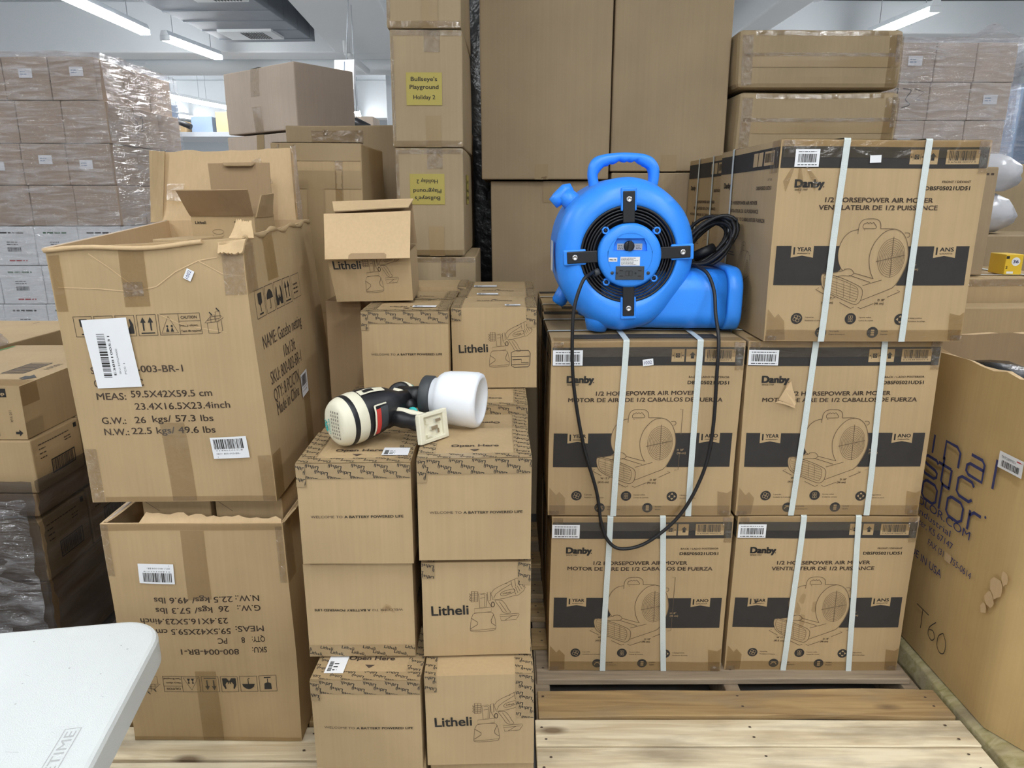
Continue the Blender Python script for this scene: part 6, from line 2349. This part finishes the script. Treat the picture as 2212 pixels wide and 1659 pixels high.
# black bag inside, part of its load
mb = MB()
r = random.Random(2)
g = 16
vs = []
for j in range(g + 1):
    for i in range(g + 1):
        u, v = i / g, j / g
        x, y = 0.06 + 0.88 * u, 0.20 + 0.72 * v
        edge = min(u, 1 - u, v, 1 - v)
        z = 0.55 + 0.28 * smoothstep(0, 0.12, edge) + 0.02 * sin(11 * u + 3) * sin(13 * v) + r.uniform(-.006, .006)
        vs.append((1.212 + x, 1.26 + y, 0.141 + z))
mb.add(vs, [[j * (g + 1) + i, j * (g + 1) + i + 1, (j + 1) * (g + 1) + i + 1, (j + 1) * (g + 1) + i] for j in range(g) for i in range(g)], 'bag_black', True)
tag(mb.build('plastic_bag'), 'shiny black plastic bag filling the octagonal carton', 'bag')
# ================================================================== stack with yellow stickers
def sticker_box(label, loc, w, d, h, seed, sticker=None, side=False, flip=False, lower=False, rz=0.0):
    c = Carton(w, d, h, seed, 0.0025, 0.004)
    root = carton(label, c, loc, rz, 'kraft_plain', None, 'yellow-sticker cartons', 'cardboard_carton', 'box', 0.005, 0.05)
    if sticker:
        S = Art()
        y0 = sticker
        sw, sh = 0.112, 0.096
        S.rect(0, 0, sw, sh, 'label_yellow', 0)
        for t, y, ww in (("Bullseye's", 0.071, 0.082), ('Playground', 0.048, 0.090), ('Holiday 2', 0.018, 0.068)):
            S.text(t, sw / 2, y, h=0.0125, w=ww, mat='ink', bold=0.018, align='c', res=3, layer=1)
        if flip:
            S = S.turned(sw, sh)
        mb = MB()
        Art().merge(S, w * 0.5 - sw / 2 - 0.008, y0).onto(mb, c.F('front'), 0.0018)
        mb.build('yellow_label', root)
        if side:
            mb = MB()
            Art().merge(S, 0.10, y0).onto(mb, c.F('right'), 0.0018)
            mb.build('yellow_label', root)
    for y0, y1 in ((h - 0.065, h), (0.0, 0.095)):
        if h > 0.5 and y0 == 0.0:
            continue
        tape_piece(c, root, [('front', w * 0.47, y0, w * 0.47 + 0.05, y1)] + ([('top', w * 0.47, 0, w * 0.47 + 0.05, d)] if y0 else []), 'crinkle_tape' if y0 else 'pack_tape', 'packing_tape', 0.002)
    tape_piece(c, root, [('front', 0.001, h - 0.018, w - 0.001, h - 0.001)], 'crinkle_tape', 'packing_tape', 0.0026)
    tape_piece(c, root, [('front', 0.001, 0.001, w - 0.001, 0.020)], 'clear_tape', 'packing_tape', 0.0026)
    tape_piece(c, root, [('front', 0.001, 0.022, 0.012, h - 0.02)], 'crinkle_tape', 'corner_tape', 0.0026)
    return root


sticker_box('tall carton at the foot of the yellow-sticker stack, its top strip below the inverted sticker', (-0.342, 2.400, PT + 0.001), 0.220, 0.46, 1.128, 101)
sticker_box('carton with an upside-down yellow sticker above the tilted sprayer box', (-0.375, 2.398, 1.272), 0.218, 0.46, 0.340, 102, 0.165, True, True)
sticker_box('carton with an upright yellow sticker, second from the top of its stack', (-0.378, 2.396, 1.615), 0.224, 0.46, 0.344, 103, 0.125)
sticker_box('taped carton at the top of the yellow-sticker stack, cut by the picture edge', (-0.382, 2.390, 1.962), 0.228, 0.46, 0.36, 104)


# ================================================================== large plain brown cartons
def big(label, loc, w, d, h, seed, mat='kraft_plain', rz=0.0, tapes=(), group='large plain cartons', amp=0.003):
    c = Carton(w, d, h, seed, amp, 0.006)
    root = carton(label, c, loc, rz, mat, None, group, 'cardboard_carton', 'box', 0.005, 0.06)
    for pieces, m_ in tapes:
        tape_piece(c, root, pieces, m_, 'packing_tape', 0.002)
    return root


big('very tall plain brown carton above the blue blower handle, cut by the picture edge', (-0.115, 2.800, 1.526), 0.478, 0.56, 0.95, 111, 'kraft_red', 0, [([('front', 0.20, 0.0, 0.25, 0.055)], 'pack_tape'), ([('front', 0.22, 0.0, 0.245, 0.012)], 'crinkle_tape')])
big('very tall plain brown carton beside the taped flat cartons, cut by the picture edge', (0.372, 2.825, 1.556), 0.428, 0.56, 0.95, 112, 'kraft_red', 0, [([('front', 0.19, 0.0, 0.25, 0.06)], 'pack_tape')])
big('large dark brown carton behind the blue blower, under a very tall carton', (-0.080, 2.830, PT + 0.001), 0.440, 0.55, 1.380, 113, 'kraft_red', 0, [([('front', 0.20, 1.30, 0.27, 1.38)], 'pack_tape')])
big('large brown carton behind the blower handle, beside the edge-on blower carton', (0.375, 2.815, PT + 0.001), 0.44, 0.55, 1.410, 114, 'kraft_red', 0, [])
big('large brown carton with scuffs and clear tape, beside the yellow-sticker stack', (-0.874, 2.910, 0.001), 0.70, 0.45, 1.728, 115, 'kraft_red', 0, [([('front', 0.10, 1.63, 0.30, 1.71)], 'clear_tape'), ([('front', 0.145, 1.69, 0.165, 1.715)], 'crinkle_tape'), ([('front', 0.30, 1.46, 0.34, 1.51)], 'pack_tape')])
big('plain grey-brown carton standing cornerwise above the open netting carton', (-1.426, 3.790, 1.764), 0.57, 0.336, 0.285, 116, 'kraft_grey', radians(-38), [([('front', 0.24, 0.16, 0.31, 0.285)], 'crinkle_tape'), ([('front', 0.24, 0.0, 0.31, 0.115)], 'crinkle_tape'), ([('top', 0.24, 0.0, 0.31, 0.336)], 'pack_tape')])
big('plain grey-brown carton under the cornerwise one', (-1.440, 3.800, 0.001), 0.58, 0.336, 1.752, 117, 'kraft_grey', radians(-38), [([('front', 0.26, 1.60, 0.32, 1.752)], 'pack_tape')])
big('narrow carton with wide bands of brown tape, behind the open netting carton', (-0.760, 2.350, PT + 0.001), 0.285, 0.40, 1.484, 118, 'kraft', 0,
    [([('front', 0.002, 1.430, 0.283, 1.482), ('top', 0.0, 0.0, 0.285, 0.05)], 'pack_tape'), ([('front', 0.002, 1.345, 0.283, 1.400)], 'pack_tape'), ([('front', 0.11, 0.95, 0.165, 1.345)], 'pack_tape'), ([('front', 0.20, 0.95, 0.225, 1.430)], 'clear_tape'),
     ([('front', 0.002, 1.25, 0.03, 1.48)], 'crinkle_tape')], 'large plain cartons')
big('tall black block added to darken the gap beside the yellow-sticker stack', (-0.36, 3.47, 0.001), 0.62, 0.5, 2.42, 120, 'bag_black', 0, (), None)  # added black block, stands in for the deep shade in the gap
# flat taped cartons in the third row
big('plain carton hidden under the flat taped cartons', (0.835, 2.800, PT + 0.001), 0.55, 0.44, 1.462, 119, 'kraft_plain', 0, (), None)
for lab, loc, w, h, sd in (('flat brown taped carton lying on another below the tube light', (0.812, 2.775, 1.842), 0.590, 0.198, 121),
                           ('flat brown taped carton lying just above the topmost blower carton', (0.822, 2.770, 1.607), 0.586, 0.222, 122)):
    c = Carton(w, 0.44, h, sd, 0.004, 0.010)
    root = carton(lab, c, loc, 0, 'kraft_plain', None, 'flat taped cartons', 'cardboard_carton', 'box', 0.018, 0.04)
    tape_piece(c, root, [('front', 0.015, h * 0.36, w - 0.015, h * 0.58)], 'pack_tape', 'packing_tape', 0.002)
    tape_piece(c, root, [('front', 0.02, h * 0.54, w - 0.03, h * 0.60)], 'crinkle_tape', 'packing_tape', 0.003)
    tape_piece(c, root, [('front', w - 0.055, 0.006, w - 0.012, h - 0.02), ('right', 0.01, 0.006, 0.05, h - 0.02)], 'clear_tape', 'corner_tape', 0.003)
    tape_piece(c, root, [('front', w - 0.03, h * 0.45, w - 0.010, h - 0.012)], 'crinkle_tape', 'corner_tape', 0.004)
    tape_piece(c, root, [('front', 0.012, 0.01, 0.05, h - 0.02)], 'crinkle_tape', 'corner_tape', 0.003)
    tape_piece(c, root, [('front', 0.06, h - 0.022, w - 0.06, h - 0.006)], 'clear_tape', 'packing_tape', 0.002)


# ================================================================== film-wrapped stacks
ORD = ['topmost', 'second', 'third', 'fourth', 'fifth', 'sixth', 'lowest']


def film_sheet(name, label, x0, x1, y0, y1, z0, z1, mat, seed, wave=0.006, tuft=None, sides=('front', 'right', 'top')):
    """Loose wrinkled stretch film round a stack."""
    r = random.Random(seed)
    ph = [r.uniform(0, 6.28) for _ in range(12)]

    def w(s, t, k):
        return wave * (sin(6 * s + ph[k] + 4 * t) * sin(9 * t + ph[k + 1]) + 0.6 * sin(17 * s + 30 * t + ph[k + 2]) + 0.35 * sin(55 * t + 5 * s + ph[k + 3]))
    mb = MB()
    n = 44

    def sheet(F):
        vs = [F(i / n, j / n) for j in range(n + 1) for i in range(n + 1)]
        mb.add(vs, [[j * (n + 1) + i, j * (n + 1) + i + 1, (j + 1) * (n + 1) + i + 1, (j + 1) * (n + 1) + i] for j in range(n) for i in range(n)], mat, True)
    if 'front' in sides:
        sheet(lambda u, v: (x0 + (x1 - x0) * u, y0 - abs(w(u, v, 0)) - 0.003, z0 + (z1 - z0) * v))
    if 'right' in sides:
        sheet(lambda u, v: (x1 + abs(w(u, v, 4)) + 0.003, y0 + (y1 - y0) * u, z0 + (z1 - z0) * v))
    if 'left' in sides:
        sheet(lambda u, v: (x0 - abs(w(u, v, 2)) - 0.003, y0 + (y1 - y0) * u, z0 + (z1 - z0) * v))
    if 'top' in sides:
        sheet(lambda u, v: (x0 + (x1 - x0) * u, y0 + (y1 - y0) * v, z1 + abs(w(u, v, 6)) + 0.002 + ((tuft[1] * math.exp(-((u - tuft[0]) ** 2 + (v - 0.1) ** 2) * 90)) if tuft else 0)))
    o = mb.build(name)
    tag(o, label, 'plastic film')
    return o


def stack_box(label, x, y, z, w, d, h, mat, seed, group, sticker=None, art=None, art_r=None, crack=True):
    c = Carton(w, d, h, seed, 0.002, 0.003)
    A = {}
    if art:
        A['front'] = art
    if art_r:
        A['right'] = art_r
    root = carton(label, c, (x, y, z), 0, mat, A, group, 'stacked_carton', 'box', 0.006, 0.09, None, sticker is not None)
    if sticker:
        face, sx, sy = sticker
        S = Art().rect(sx, sy, sx + 0.085, sy + 0.055, 'label_white', 0)
        S.scribble(sx + 0.01, sy + 0.015, 0.045, 0.028, 'blue_grey', 2, 1, seed)
        part_art('barcode_label', c, face, S, root, 0.003)
    return root


SX1, SY0 = -2.575, 4.80
BW, BD, HB = 0.288, 0.34, 0.256
front_pos = ['at the corner', 'next to the corner on the near face', 'third along the near face', 'fourth along the near face']
side_pos = ['second along the receding side', 'third along the receding side']
stk = {(0, 1): (0.10, 0.13), (0, 0): (0.13, 0.14), (2, 0): (0.08, 0.10), (2, 1): (0.11, 0.13), (2, 2): (0.09, 0.09), (1, 1): None}
zt = 2.312
for L in range(7):
    white = L >= 4
    zz = zt - HB * (L + 1) - 0.002 * L
    sh = 0.03 * (L in (0,)) - 0.012 * (L % 2)
    for k in range(4):
        mat = 'white_board' if white else 'kraft_stack'
        x = SX1 - BW * (k + 1) - 0.001 * k - sh
        art = None
        if white:
            art = Art()
            art.text('BATTERY ACID', 0.06, HB - 0.05, h=0.020, w=0.16, mat='ink_green' if k % 2 else 'ink', bold=0.02) if False else art.scribble(0.06, HB - 0.055, 0.16, 0.028, 'ink_green' if (k + L) % 2 else 'ink', 1, 1, L * 5 + k)
            art.scribble(0.10, HB - 0.125, 0.08, 0.03, 'dark_grey', 2, 1, k + 3)
            art.barcode(0.10, HB - 0.165, 0.09, 0.028, 'dark_grey', 1, k + L)
            art.scribble(0.10, 0.022, 0.12, 0.022, 'ink_red', 1, 1, k)
            if k == 3 and L > 4:
                art.line([(0.02, 0.12), (0.09, 0.19), (0.16, 0.12), (0.09, 0.05)], 0.004, 'ink', 1, True)
        s_ = stk.get((L, k))
        stack_box('%s carton %s, %s layer of the wrapped stack' % ('white' if white else 'brown', front_pos[k], ORD[L]), x, SY0, zz, BW - 0.002, BD, HB - 0.002, mat, 200 + L * 9 + k,
                  'white cartons low in the tall wrapped stack' if white else 'brown cartons in the tall wrapped stack', ('front', s_[0], s_[1]) if s_ else None, art)
    for k in range(2):
        mat = 'white_board' if white else 'kraft_stack'
        x = SX1 - BW - sh
        st = ('right', 0.06, 0.10) if L == 3 and k == 0 else None
        ra_ = None
        if L == 1 and k == 0:
            ra_ = Art().line(smooth_line([(0.02, 0.17), (0.035, 0.13), (0.03, 0.08)], 5), 0.006, 'ink', 1).line(smooth_line([(0.07, 0.19), (0.10, 0.20), (0.10, 0.15), (0.07, 0.11), (0.12, 0.12)], 5), 0.006, 'ink', 1)
        stack_box('%s carton %s, %s layer of the wrapped stack' % ('white' if white else 'brown', side_pos[k], ORD[L]), x, SY0 + (BD + 0.002) * (k + 1), zz, BW - 0.002, BD - 0.004, HB - 0.002, mat, 300 + L * 9 + k,
                  'white cartons low in the tall wrapped stack' if white else 'brown cartons in the tall wrapped stack', st, None, ra_)
c = Carton(1.16, 1.02, zt - HB * 7 - 0.02, 77)
carton('plain base load hidden under the tall film-wrapped stack', c, (SX1 - 1.16, SY0 + 0.005, 0.001), 0, 'kraft_grey', None, None, 'base_load', 'box', 0.005, 0.2, None, False)
film_sheet('stretch_film', 'clear stretch film wrapped round the tall stack of brown and white cartons', SX1 - 1.16, SX1 + 0.012, SY0 - 0.008, SY0 + 1.03, 0.40, 2.33, 'stretch_film', 3, 0.010)
# pink-grey wrapped stack beyond the flat cartons
RX, RYy = 2.29, 4.62
lab_r = ('nearer the flat taped cartons', 'in the middle', 'at the outer corner')
for L, (z0, z1) in enumerate(((2.135, 2.355), (1.918, 2.132), (1.668, 1.915), (1.42, 1.665))):
    for k in range(3):
        art = None
        if L == 1 and k == 0:
            art = Art().line(smooth_line([(0.03, 0.17), (0.05, 0.18), (0.04, 0.10)], 4), 0.005, 'ink', 1).line(smooth_line([(0.08, 0.18), (0.13, 0.17), (0.10, 0.12), (0.13, 0.09), (0.08, 0.07)], 4), 0.005, 'ink', 1).line([(0.15, 0.18), (0.21, 0.16), (0.16, 0.12), (0.22, 0.11)], 0.004, 'ink', 1)
        st = ('front', 0.08, 0.09) if (L, k) in ((1, 2), (2, 0), (0, 0)) else None
        stack_box('film-wrapped carton %s of the %s layer, stack beyond the flat cartons' % (lab_r[k], ORD[L]), RX + 0.245 * k - 0.005 * L, RYy, z0, 0.242, 0.5, z1 - z0, 'kraft_grey', 400 + L * 5 + k, 'cartons in the pinkish wrapped stack', st, art)
c = Carton(0.74, 0.52, 1.41, 78)
carton('plain base load hidden under the pinkish wrapped stack', c, (RX - 0.01, RYy + 0.01, 0.001), 0, 'kraft_grey', None, None, 'base_load', 'box', 0.005, 0.2, None, False)
film_sheet('stretch_film', 'milky stretch film gathered in a tuft on the stack beyond the flat cartons', RX - 0.03, RX + 0.755, RYy - 0.012, RYy + 0.52, 1.0, 2.375, 'stretch_film', 5, 0.012, (0.80, 0.09), ('front', 'left', 'right', 'top'))
# green-tinted wrapped goods at the far right
c = Carton(0.6, 0.6, 2.18, 79, 0.006, 0.01)
carton('greenish film-wrapped load at the picture edge beyond the pinkish stack', c, (3.42, 5.1, 0.001), 0, 'blue_grey', None, None, 'wrapped_load', 'box', 0.01, 0.1, None, False)
film_sheet('stretch_film', 'clear stretch film round the greenish load at the picture edge', 3.40, 4.03, 5.085, 5.7, 0.4, 2.195, 'stretch_film', 6, 0.012, None, ('front', 'left', 'top'))


# ================================================================== toner cartons in film tinted for shade
def toner_art(w, h):
    a = Art()
    a.frame(w * 0.30, h * 0.22, w * 0.80, h * 0.50, 0.004, 'ink', 1)
    a.barcode(w * 0.33, h * 0.25, w * 0.44, h * 0.22, 'ink_soft', 1, 4)
    for k in range(4):
        a.scribble(w * 0.12, h * (0.84 - 0.085 * k), w * (0.62 if k == 0 else 0.12), h * 0.05, 'ink_soft', 1, 1, k)
    a.scribble(w * 0.62, h * 0.70, w * 0.18, h * 0.10, 'ink_soft', 2, 1, 9)
    a.rect(w * 0.86, h * 0.86, w * 0.93, h * 0.95, 'ink', 1)
    return a


def toner_front(w, h):
    a = Art()
    a.rect(w * 0.835, h * 0.80, w * 0.90, h * 0.96, 'ink', 1)
    a.text('hp', w * 0.845, h * 0.84, h=0.010, w=0.018, mat='kraft_pale', bold=0.02, layer=2)
    a.text('LaserJet High Output Fuser Maintenance', w * 0.79, h * 0.88, h=0.008, w=0.13, mat='ink_soft', ang=-88, layer=1)
    a.text('110 Volt', w * 0.90, h * 0.55, h=0.008, w=0.035, mat='ink_soft', ang=-88, layer=1)
    a.poly([(w * 0.925, h * 0.10), (w * 0.925, h * 0.15), (w * 0.95, h * 0.15), (w * 0.95, h * 0.19), (w * 0.975, h * 0.125), (w * 0.95, h * 0.06), (w * 0.95, h * 0.10)], 'ink', 1)
    return a


c = Carton(0.41, 0.60, 0.160, 131, 0.002, 0.004)
ta = Art()
ta.frame(0.19, 0.15, 0.335, 0.275, 0.004, 'ink', 1)
ta.p = []
ta.frame(0.255, 0.150, 0.325, 0.300, 0.004, 'ink', 1)
ta.barcode(0.262, 0.160, 0.056, 0.13, 'ink_soft', 1, 5, True)
ta.text('10201', 0.348, 0.285, h=0.020, w=0.075, mat='ink_soft', ang=-90, layer=1)
ta.poly([(0.35, 0.09), (0.35, 0.12), (0.365, 0.12), (0.365, 0.14), (0.395, 0.105), (0.365, 0.07), (0.365, 0.09)], 'ink', 1)
ta.rect(0.0, 0.26, 0.012, 0.58, 'green_plastic', 1)
t1 = carton('toner carton on top of its stack, number and framed barcode on the lid', c, (-1.832, 1.985, 0.772), 0, 'kraft', {'top': ta, 'front': toner_front(0.41, 0.16)}, 'toner cartons', 'toner_carton', 'box', 0.004, 0.06)
tape_piece(c, t1, [('top', 0.0, 0.0, 0.41, 0.075), ('right', 0.0, 0.10, 0.075, 0.16)], 'clear_tape', 'packing_tape', 0.002)
tape_piece(c, t1, [('top', 0.18, 0.02, 0.30, 0.06)], 'crinkle_tape', 'packing_tape', 0.003)
tape_piece(c, t1, [('right', 0.0, 0.002, 0.075, 0.05)], 'pack_tape', 'packing_tape', 0.002)
for lab, x, y, z, w, d, h, sd in (('toner carton directly under the numbered one, framed barcode on its end', -1.835, 1.975, 0.605, 0.425, 0.235, 0.165, 132), ('toner carton under the numbered one, mostly behind the netting carton', -1.835, 2.225, 0.606, 0.425, 0.30, 0.164, 133),
                                  ('toner carton behind shade-tinted film near the table, upper of the two', -1.85, 1.965, 0.318, 0.43, 0.235, 0.20, 134), ('toner carton behind shade-tinted film beside the other filmed one', -1.85, 2.215, 0.32, 0.43, 0.24, 0.20, 135)):
    c = Carton(w, d, h, sd, 0.002, 0.004)
    carton(lab, c, (x, y, z), 0, 'kraft', {'right': toner_art(d, h)}, 'toner cartons', 'toner_carton', 'box', 0.004, 0.06, None, False)
for k, (x, y, z, w, d, h) in enumerate(((-1.84, 1.975, 0.530, 0.42, 0.52, 0.073), (-1.85, 1.965, 0.02, 0.42, 0.52, 0.296))):
    c = Carton(w, d, h, 140 + k, 0.002, 0.003)
    carton(('flat dark board between the filmed toner cartons', 'plain carton at the bottom of the filmed toner stack')[k], c, (x, y, z), 0, 'kraft_dark', None, None, 'toner_carton', 'box', 0.004, 0.08, None, False)
film_sheet('stretch_film', 'clear film, tinted to stand for shade, round the lower toner cartons beside the table', -1.86, -1.405, 1.950, 2.56, 0.02, 0.655, 'shade_film', 8, 0.008, None, ('front', 'right'))
film_sheet('stretch_film', 'bunched clear film edge crossing the toner stack', -1.86, -1.43, 1.944, 1.965, 0.05, 0.60, 'stretch_film', 9, 0.010, None, ('front',))
# carton with small goods beyond the toner stack
c = Carton(0.80, 0.70, 0.92, 141, 0.003, 0.005)
carton('low pale carton behind the toner stack with small goods on it', c, (-2.71, 2.50, 0.001), 0, 'kraft', {'top': Art().line([(0.55, 0.05), (0.60, 0.65)], 0.006, 'ink_soft', 1)}, None, 'cardboard_carton', 'box', 0.004, 0.1, None, False)
mb = MB()
mb.box((0, 0, 0), (0.14, 0.10, 0.060), 'white_plastic')
mb.box((-0.001, -0.001, 0.026), (0.141, 0.101, 0.029), 'grey_plate')
tag(mb.build('white_box', None, (-2.11, 2.53, 0.9225), (0, 0, radians(12)), bevel=0.003), 'small white box with a seam on the low pale carton', 'box')
mb = MB()
r = random.Random(6)
lp = []
for j in range(9):
    t = j / 8
    rr_ = 0.055 * math.sqrt(max(0.0, 1 - (t * 1.02) ** 2)) + 0.001
    lp.append([((rr_ * 1.3) * cos(2 * pi * k / 18) * r.uniform(.88, 1.1), rr_ * sin(2 * pi * k / 18) * r.uniform(.88, 1.1), 0.058 * t) for k in range(18)])
mb.loft(lp, 'stretch_film', True, True, True, True)
pb = mb.build('plastic_pouch', None, (-1.975, 2.63, 0.9225))
tag(pb, 'crumpled clear pouch with an orange item on the low pale carton', 'bag')
mb = MB()
mb.lathe([(0.0, -0.002), (0.018, 0.0), (0.020, 0.012), (0.012, 0.024), (0.0, 0.028)], 'orange_plastic', Matrix.Translation((0.012, -0.01, 0.006)), 18)
mb.build('orange_item', pb)
mb = MB()
mb.box((0, 0, 0), (0.20, 0.30, 0.045), 'bag_black')
tag(mb.build('black_tray', None, (-2.08, 2.15, 0.86), bevel=0.006), 'flat black tray beside the numbered toner carton', 'tray')
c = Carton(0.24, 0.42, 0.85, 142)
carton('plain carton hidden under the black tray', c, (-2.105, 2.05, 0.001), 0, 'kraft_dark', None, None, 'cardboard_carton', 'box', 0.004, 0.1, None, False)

# ================================================================== goods at the right
big('plain carton panel standing behind the octagonal carton', (1.42, 2.428, 0.001), 0.75, 0.11, 1.095, 151, 'kraft', 0, (), 'cartons by the right edge')
c = Carton(0.62, 0.48, 1.178, 152, 0.003, 0.004)
rb_ = carton('carton with a white strap across its lid, under the yellow nappy box', c, (1.405, 2.560, 0.001), 0, 'kraft', None, 'cartons by the right edge', 'cardboard_carton', 'box', 0.005, 0.08)
for k in range(2):
    mb = MB()
    if k == 0:
        band_h(c, mb, 0.10, 0.010, 'strap_white', 0.003)
    else:
        band_v(c, mb, 0.485, 0.445, 0.010, 'strap_white', 0.004)
    mb.build('strap', rb_)
tape_piece(c, rb_, [('front', 0.005, 1.15, 0.615, 1.177)], 'crinkle_tape', 'packing_tape', 0.002)
c = Carton(0.305, 0.30, 0.378, 153, 0.002, 0.004)
ra_ = Art()
for k in range(4):
    ra_.frame(0.05, 0.06 + 0.075 * k, 0.085, 0.10 + 0.075 * k, 0.003, 'ink_line', 1)
fa_ = Art().scribble(0.17, 0.345, 0.12, 0.02, 'ink_soft', 1, 1, 3)
carton('upright brown carton beside the topmost blower carton, on the strapped one', c, (1.41, 2.64, 1.186), radians(-4), 'kraft_red', {'right': ra_, 'front': fa_}, 'cartons by the right edge', 'cardboard_carton', 'box', 0.004, 0.08, None, False)
c = Carton(0.062, 0.10, 0.074, 154, 0.0, 0.0005)
ya = Art().disc(0.036, 0.048, 0.0155, 'label_white', 1, 24)
ya.text('36', 0.036, 0.0425, h=0.012, w=0.019, mat='ink_blue', bold=0.03, align='c')
ya.rect(0.001, 0.058, 0.012, 0.068, 'ink', 1)
ya.rect(0.008, 0.004, 0.032, 0.012, 'label_white', 1)
ya.text('2', 0.003, 0.022, h=0.010, mat='ink', bold=0.03)
sa = Art().disc(0.05, 0.03, 0.030, 'kraft_pale', 1, 24, 0.026)
carton('small yellow nappy box marked 36 on the strapped carton', c, (1.822, 2.660, 1.183), radians(-3), 'yellow_box', {'front': ya, 'right': sa}, None, 'nappy_box', 'box', 0.002, 0.05, None, False)


def bag(label, loc, size, mat, seed, name='plastic_bag'):
    r = random.Random(seed)
    mb = MB()
    lp = []
    n = 24
    for j in range(13):
        t = j / 12
        pr_f = math.sin(pi * (0.12 + 0.82 * t)) ** 0.6
        lp.append([(size[0] * pr_f * cos(2 * pi * k / n) * (1 + 0.10 * sin(3 * k + 5 * t + seed) + r.uniform(-.05, .05)), size[1] * pr_f * sin(2 * pi * k / n) * (1 + 0.10 * sin(4 * k + 7 * t) + r.uniform(-.05, .05)), size[2] * t) for k in range(n)])
    mb.loft(lp, mat, True, True, True, True)
    o = mb.build(name, None, loc)
    tag(o, label, 'bag')
    return o


c = Carton(0.62, 0.40, 1.30, 155, 0.003, 0.005)
carton('brown carton carrying grey plastic bags at the picture edge', c, (1.86, 3.15, 0.001), 0, 'kraft_red', None, 'cartons by the right edge', 'cardboard_carton', 'box', 0.005, 0.1, None, False)
bag('larger grey plastic bag behind the yellow nappy box at the picture edge', (2.12, 3.34, 1.31), (0.15, 0.13, 0.17), 'bag_grey', 3)
bag('smaller grey plastic bag lying on top of the other at the picture edge', (2.13, 3.34, 1.487), (0.14, 0.12, 0.16), 'bag_grey', 4)
c = Carton(0.5, 0.4, 1.62, 156, 0.003, 0.005)
carton('tall carton far back at the picture edge under the greenish load', c, (2.35, 3.7, 0.001), 0, 'kraft_plain', None, 'cartons by the right edge', 'cardboard_carton', 'box', 0.005, 0.1, None, False)

# ================================================================== far hall
mb = MB()
mb.box((-1.98, 12.0, 0.0), (-1.80, 12.2, 3.999), 'paint_beam')
struct('column', mb, bevel=0.01)
mb = MB()
mb.box((-0.10, 0, 0), (0.10, 0.04, 0.42), 'bag_grey')
mb.box((-0.004, -0.004, 0.02), (0.004, 0.0, 0.40), 'blue_grey')
hp_ = mb.build('hanging_sign', None, (-1.62, 7.3, 2.33), (radians(-12), 0, radians(-10)))
tag(hp_, 'white two-leaf panel hanging beyond the cornerwise carton', 'sign')
mb = MB()
mb.tube([(0.0, 0.05, 0.40), (0.0, 0.05, 1.55)], 0.006, 'galvanised', 6)
mb.build('hanger', hp_)
mb = MB()
mb.tube([(-1.95, 8.0, 2.26), (-1.62, 7.9, 2.22), (-1.50, 7.9, 2.16)], 0.05, 'black_plastic', 12)
mb.tube([(-1.62, 7.9, 2.22), (-1.62, 7.9, 4.0)], 0.004, 'galvanised', 6)
tag(mb.build('hanging_hose'), 'short black hose hanging beyond the cornerwise carton', 'hose')
rk = empty('storage_rack', (-4.9, 10.0, 0))
tag(rk, 'grey storage rack far back beyond the film-wrapped stack', 'rack')
for x in (0.0, 2.4, 4.8):
    for y in (0, 0.9):
        mb = MB()
        mb.box((x, y, 0.001), (x + 0.08, y + 0.06, 2.75), 'blue_grey')
        mb.build('upright', rk)
for z in (0.6, 1.6, 2.25):
    mb = MB()
    mb.box((0, 0.0, z), (4.88, 0.96, z + 0.06), 'grey_plate')
    mb.build('shelf', rk)
for lab, x, z, w, h, mt, sd in (('pale carton on the far rack beside a grey case', -3.95, 2.312, 0.34, 0.26, 'kraft_pale', 161), ('grey case on the far rack', -4.28, 2.312, 0.28, 0.20, 'blue_grey', 162),
                                ('low brown carton on the far rack', -4.78, 2.312, 0.42, 0.14, 'kraft', 163), ('brown carton on the far rack behind the hanging panel', -2.35, 2.312, 0.5, 0.2, 'kraft_grey', 164)):
    c = Carton(w, 0.5, h, sd, 0.002, 0.003)
    carton(lab, c, (x, 10.08, z), 0, mt, None, 'goods on the far rack', 'rack_carton', 'box', 0.005, 0.15, None, False)
mb = MB()
mb.tube([(-4.7, 9.93, 2.50), (-4.45, 9.9, 2.46), (-4.2, 9.88, 2.36)], 0.035, 'black_plastic', 10)
mb.tube([(-4.45, 9.9, 2.46), (-4.45, 10.05, 2.32)], 0.02, 'black_plastic', 8)
tag(mb.build('machine_arm'), 'black machine arm reaching past the far rack', 'machine arm')
for k, (x, y) in enumerate(((-4.0, 13), (0.5, 13), (4.5, 13), (8, 14), (-8.5, 12), (-8.5, 16), (-3.6, 19.5), (0.5, 19), (4.5, 19), (8, 20), (-8.0, 20.5))):  # grid of lamps added to brighten the far hall
    ceiling_lamp(x, y, 3.45, 0, 1.2, 34, 'twin tube ceiling light added deep in the hall', 'deep hall ceiling lights')
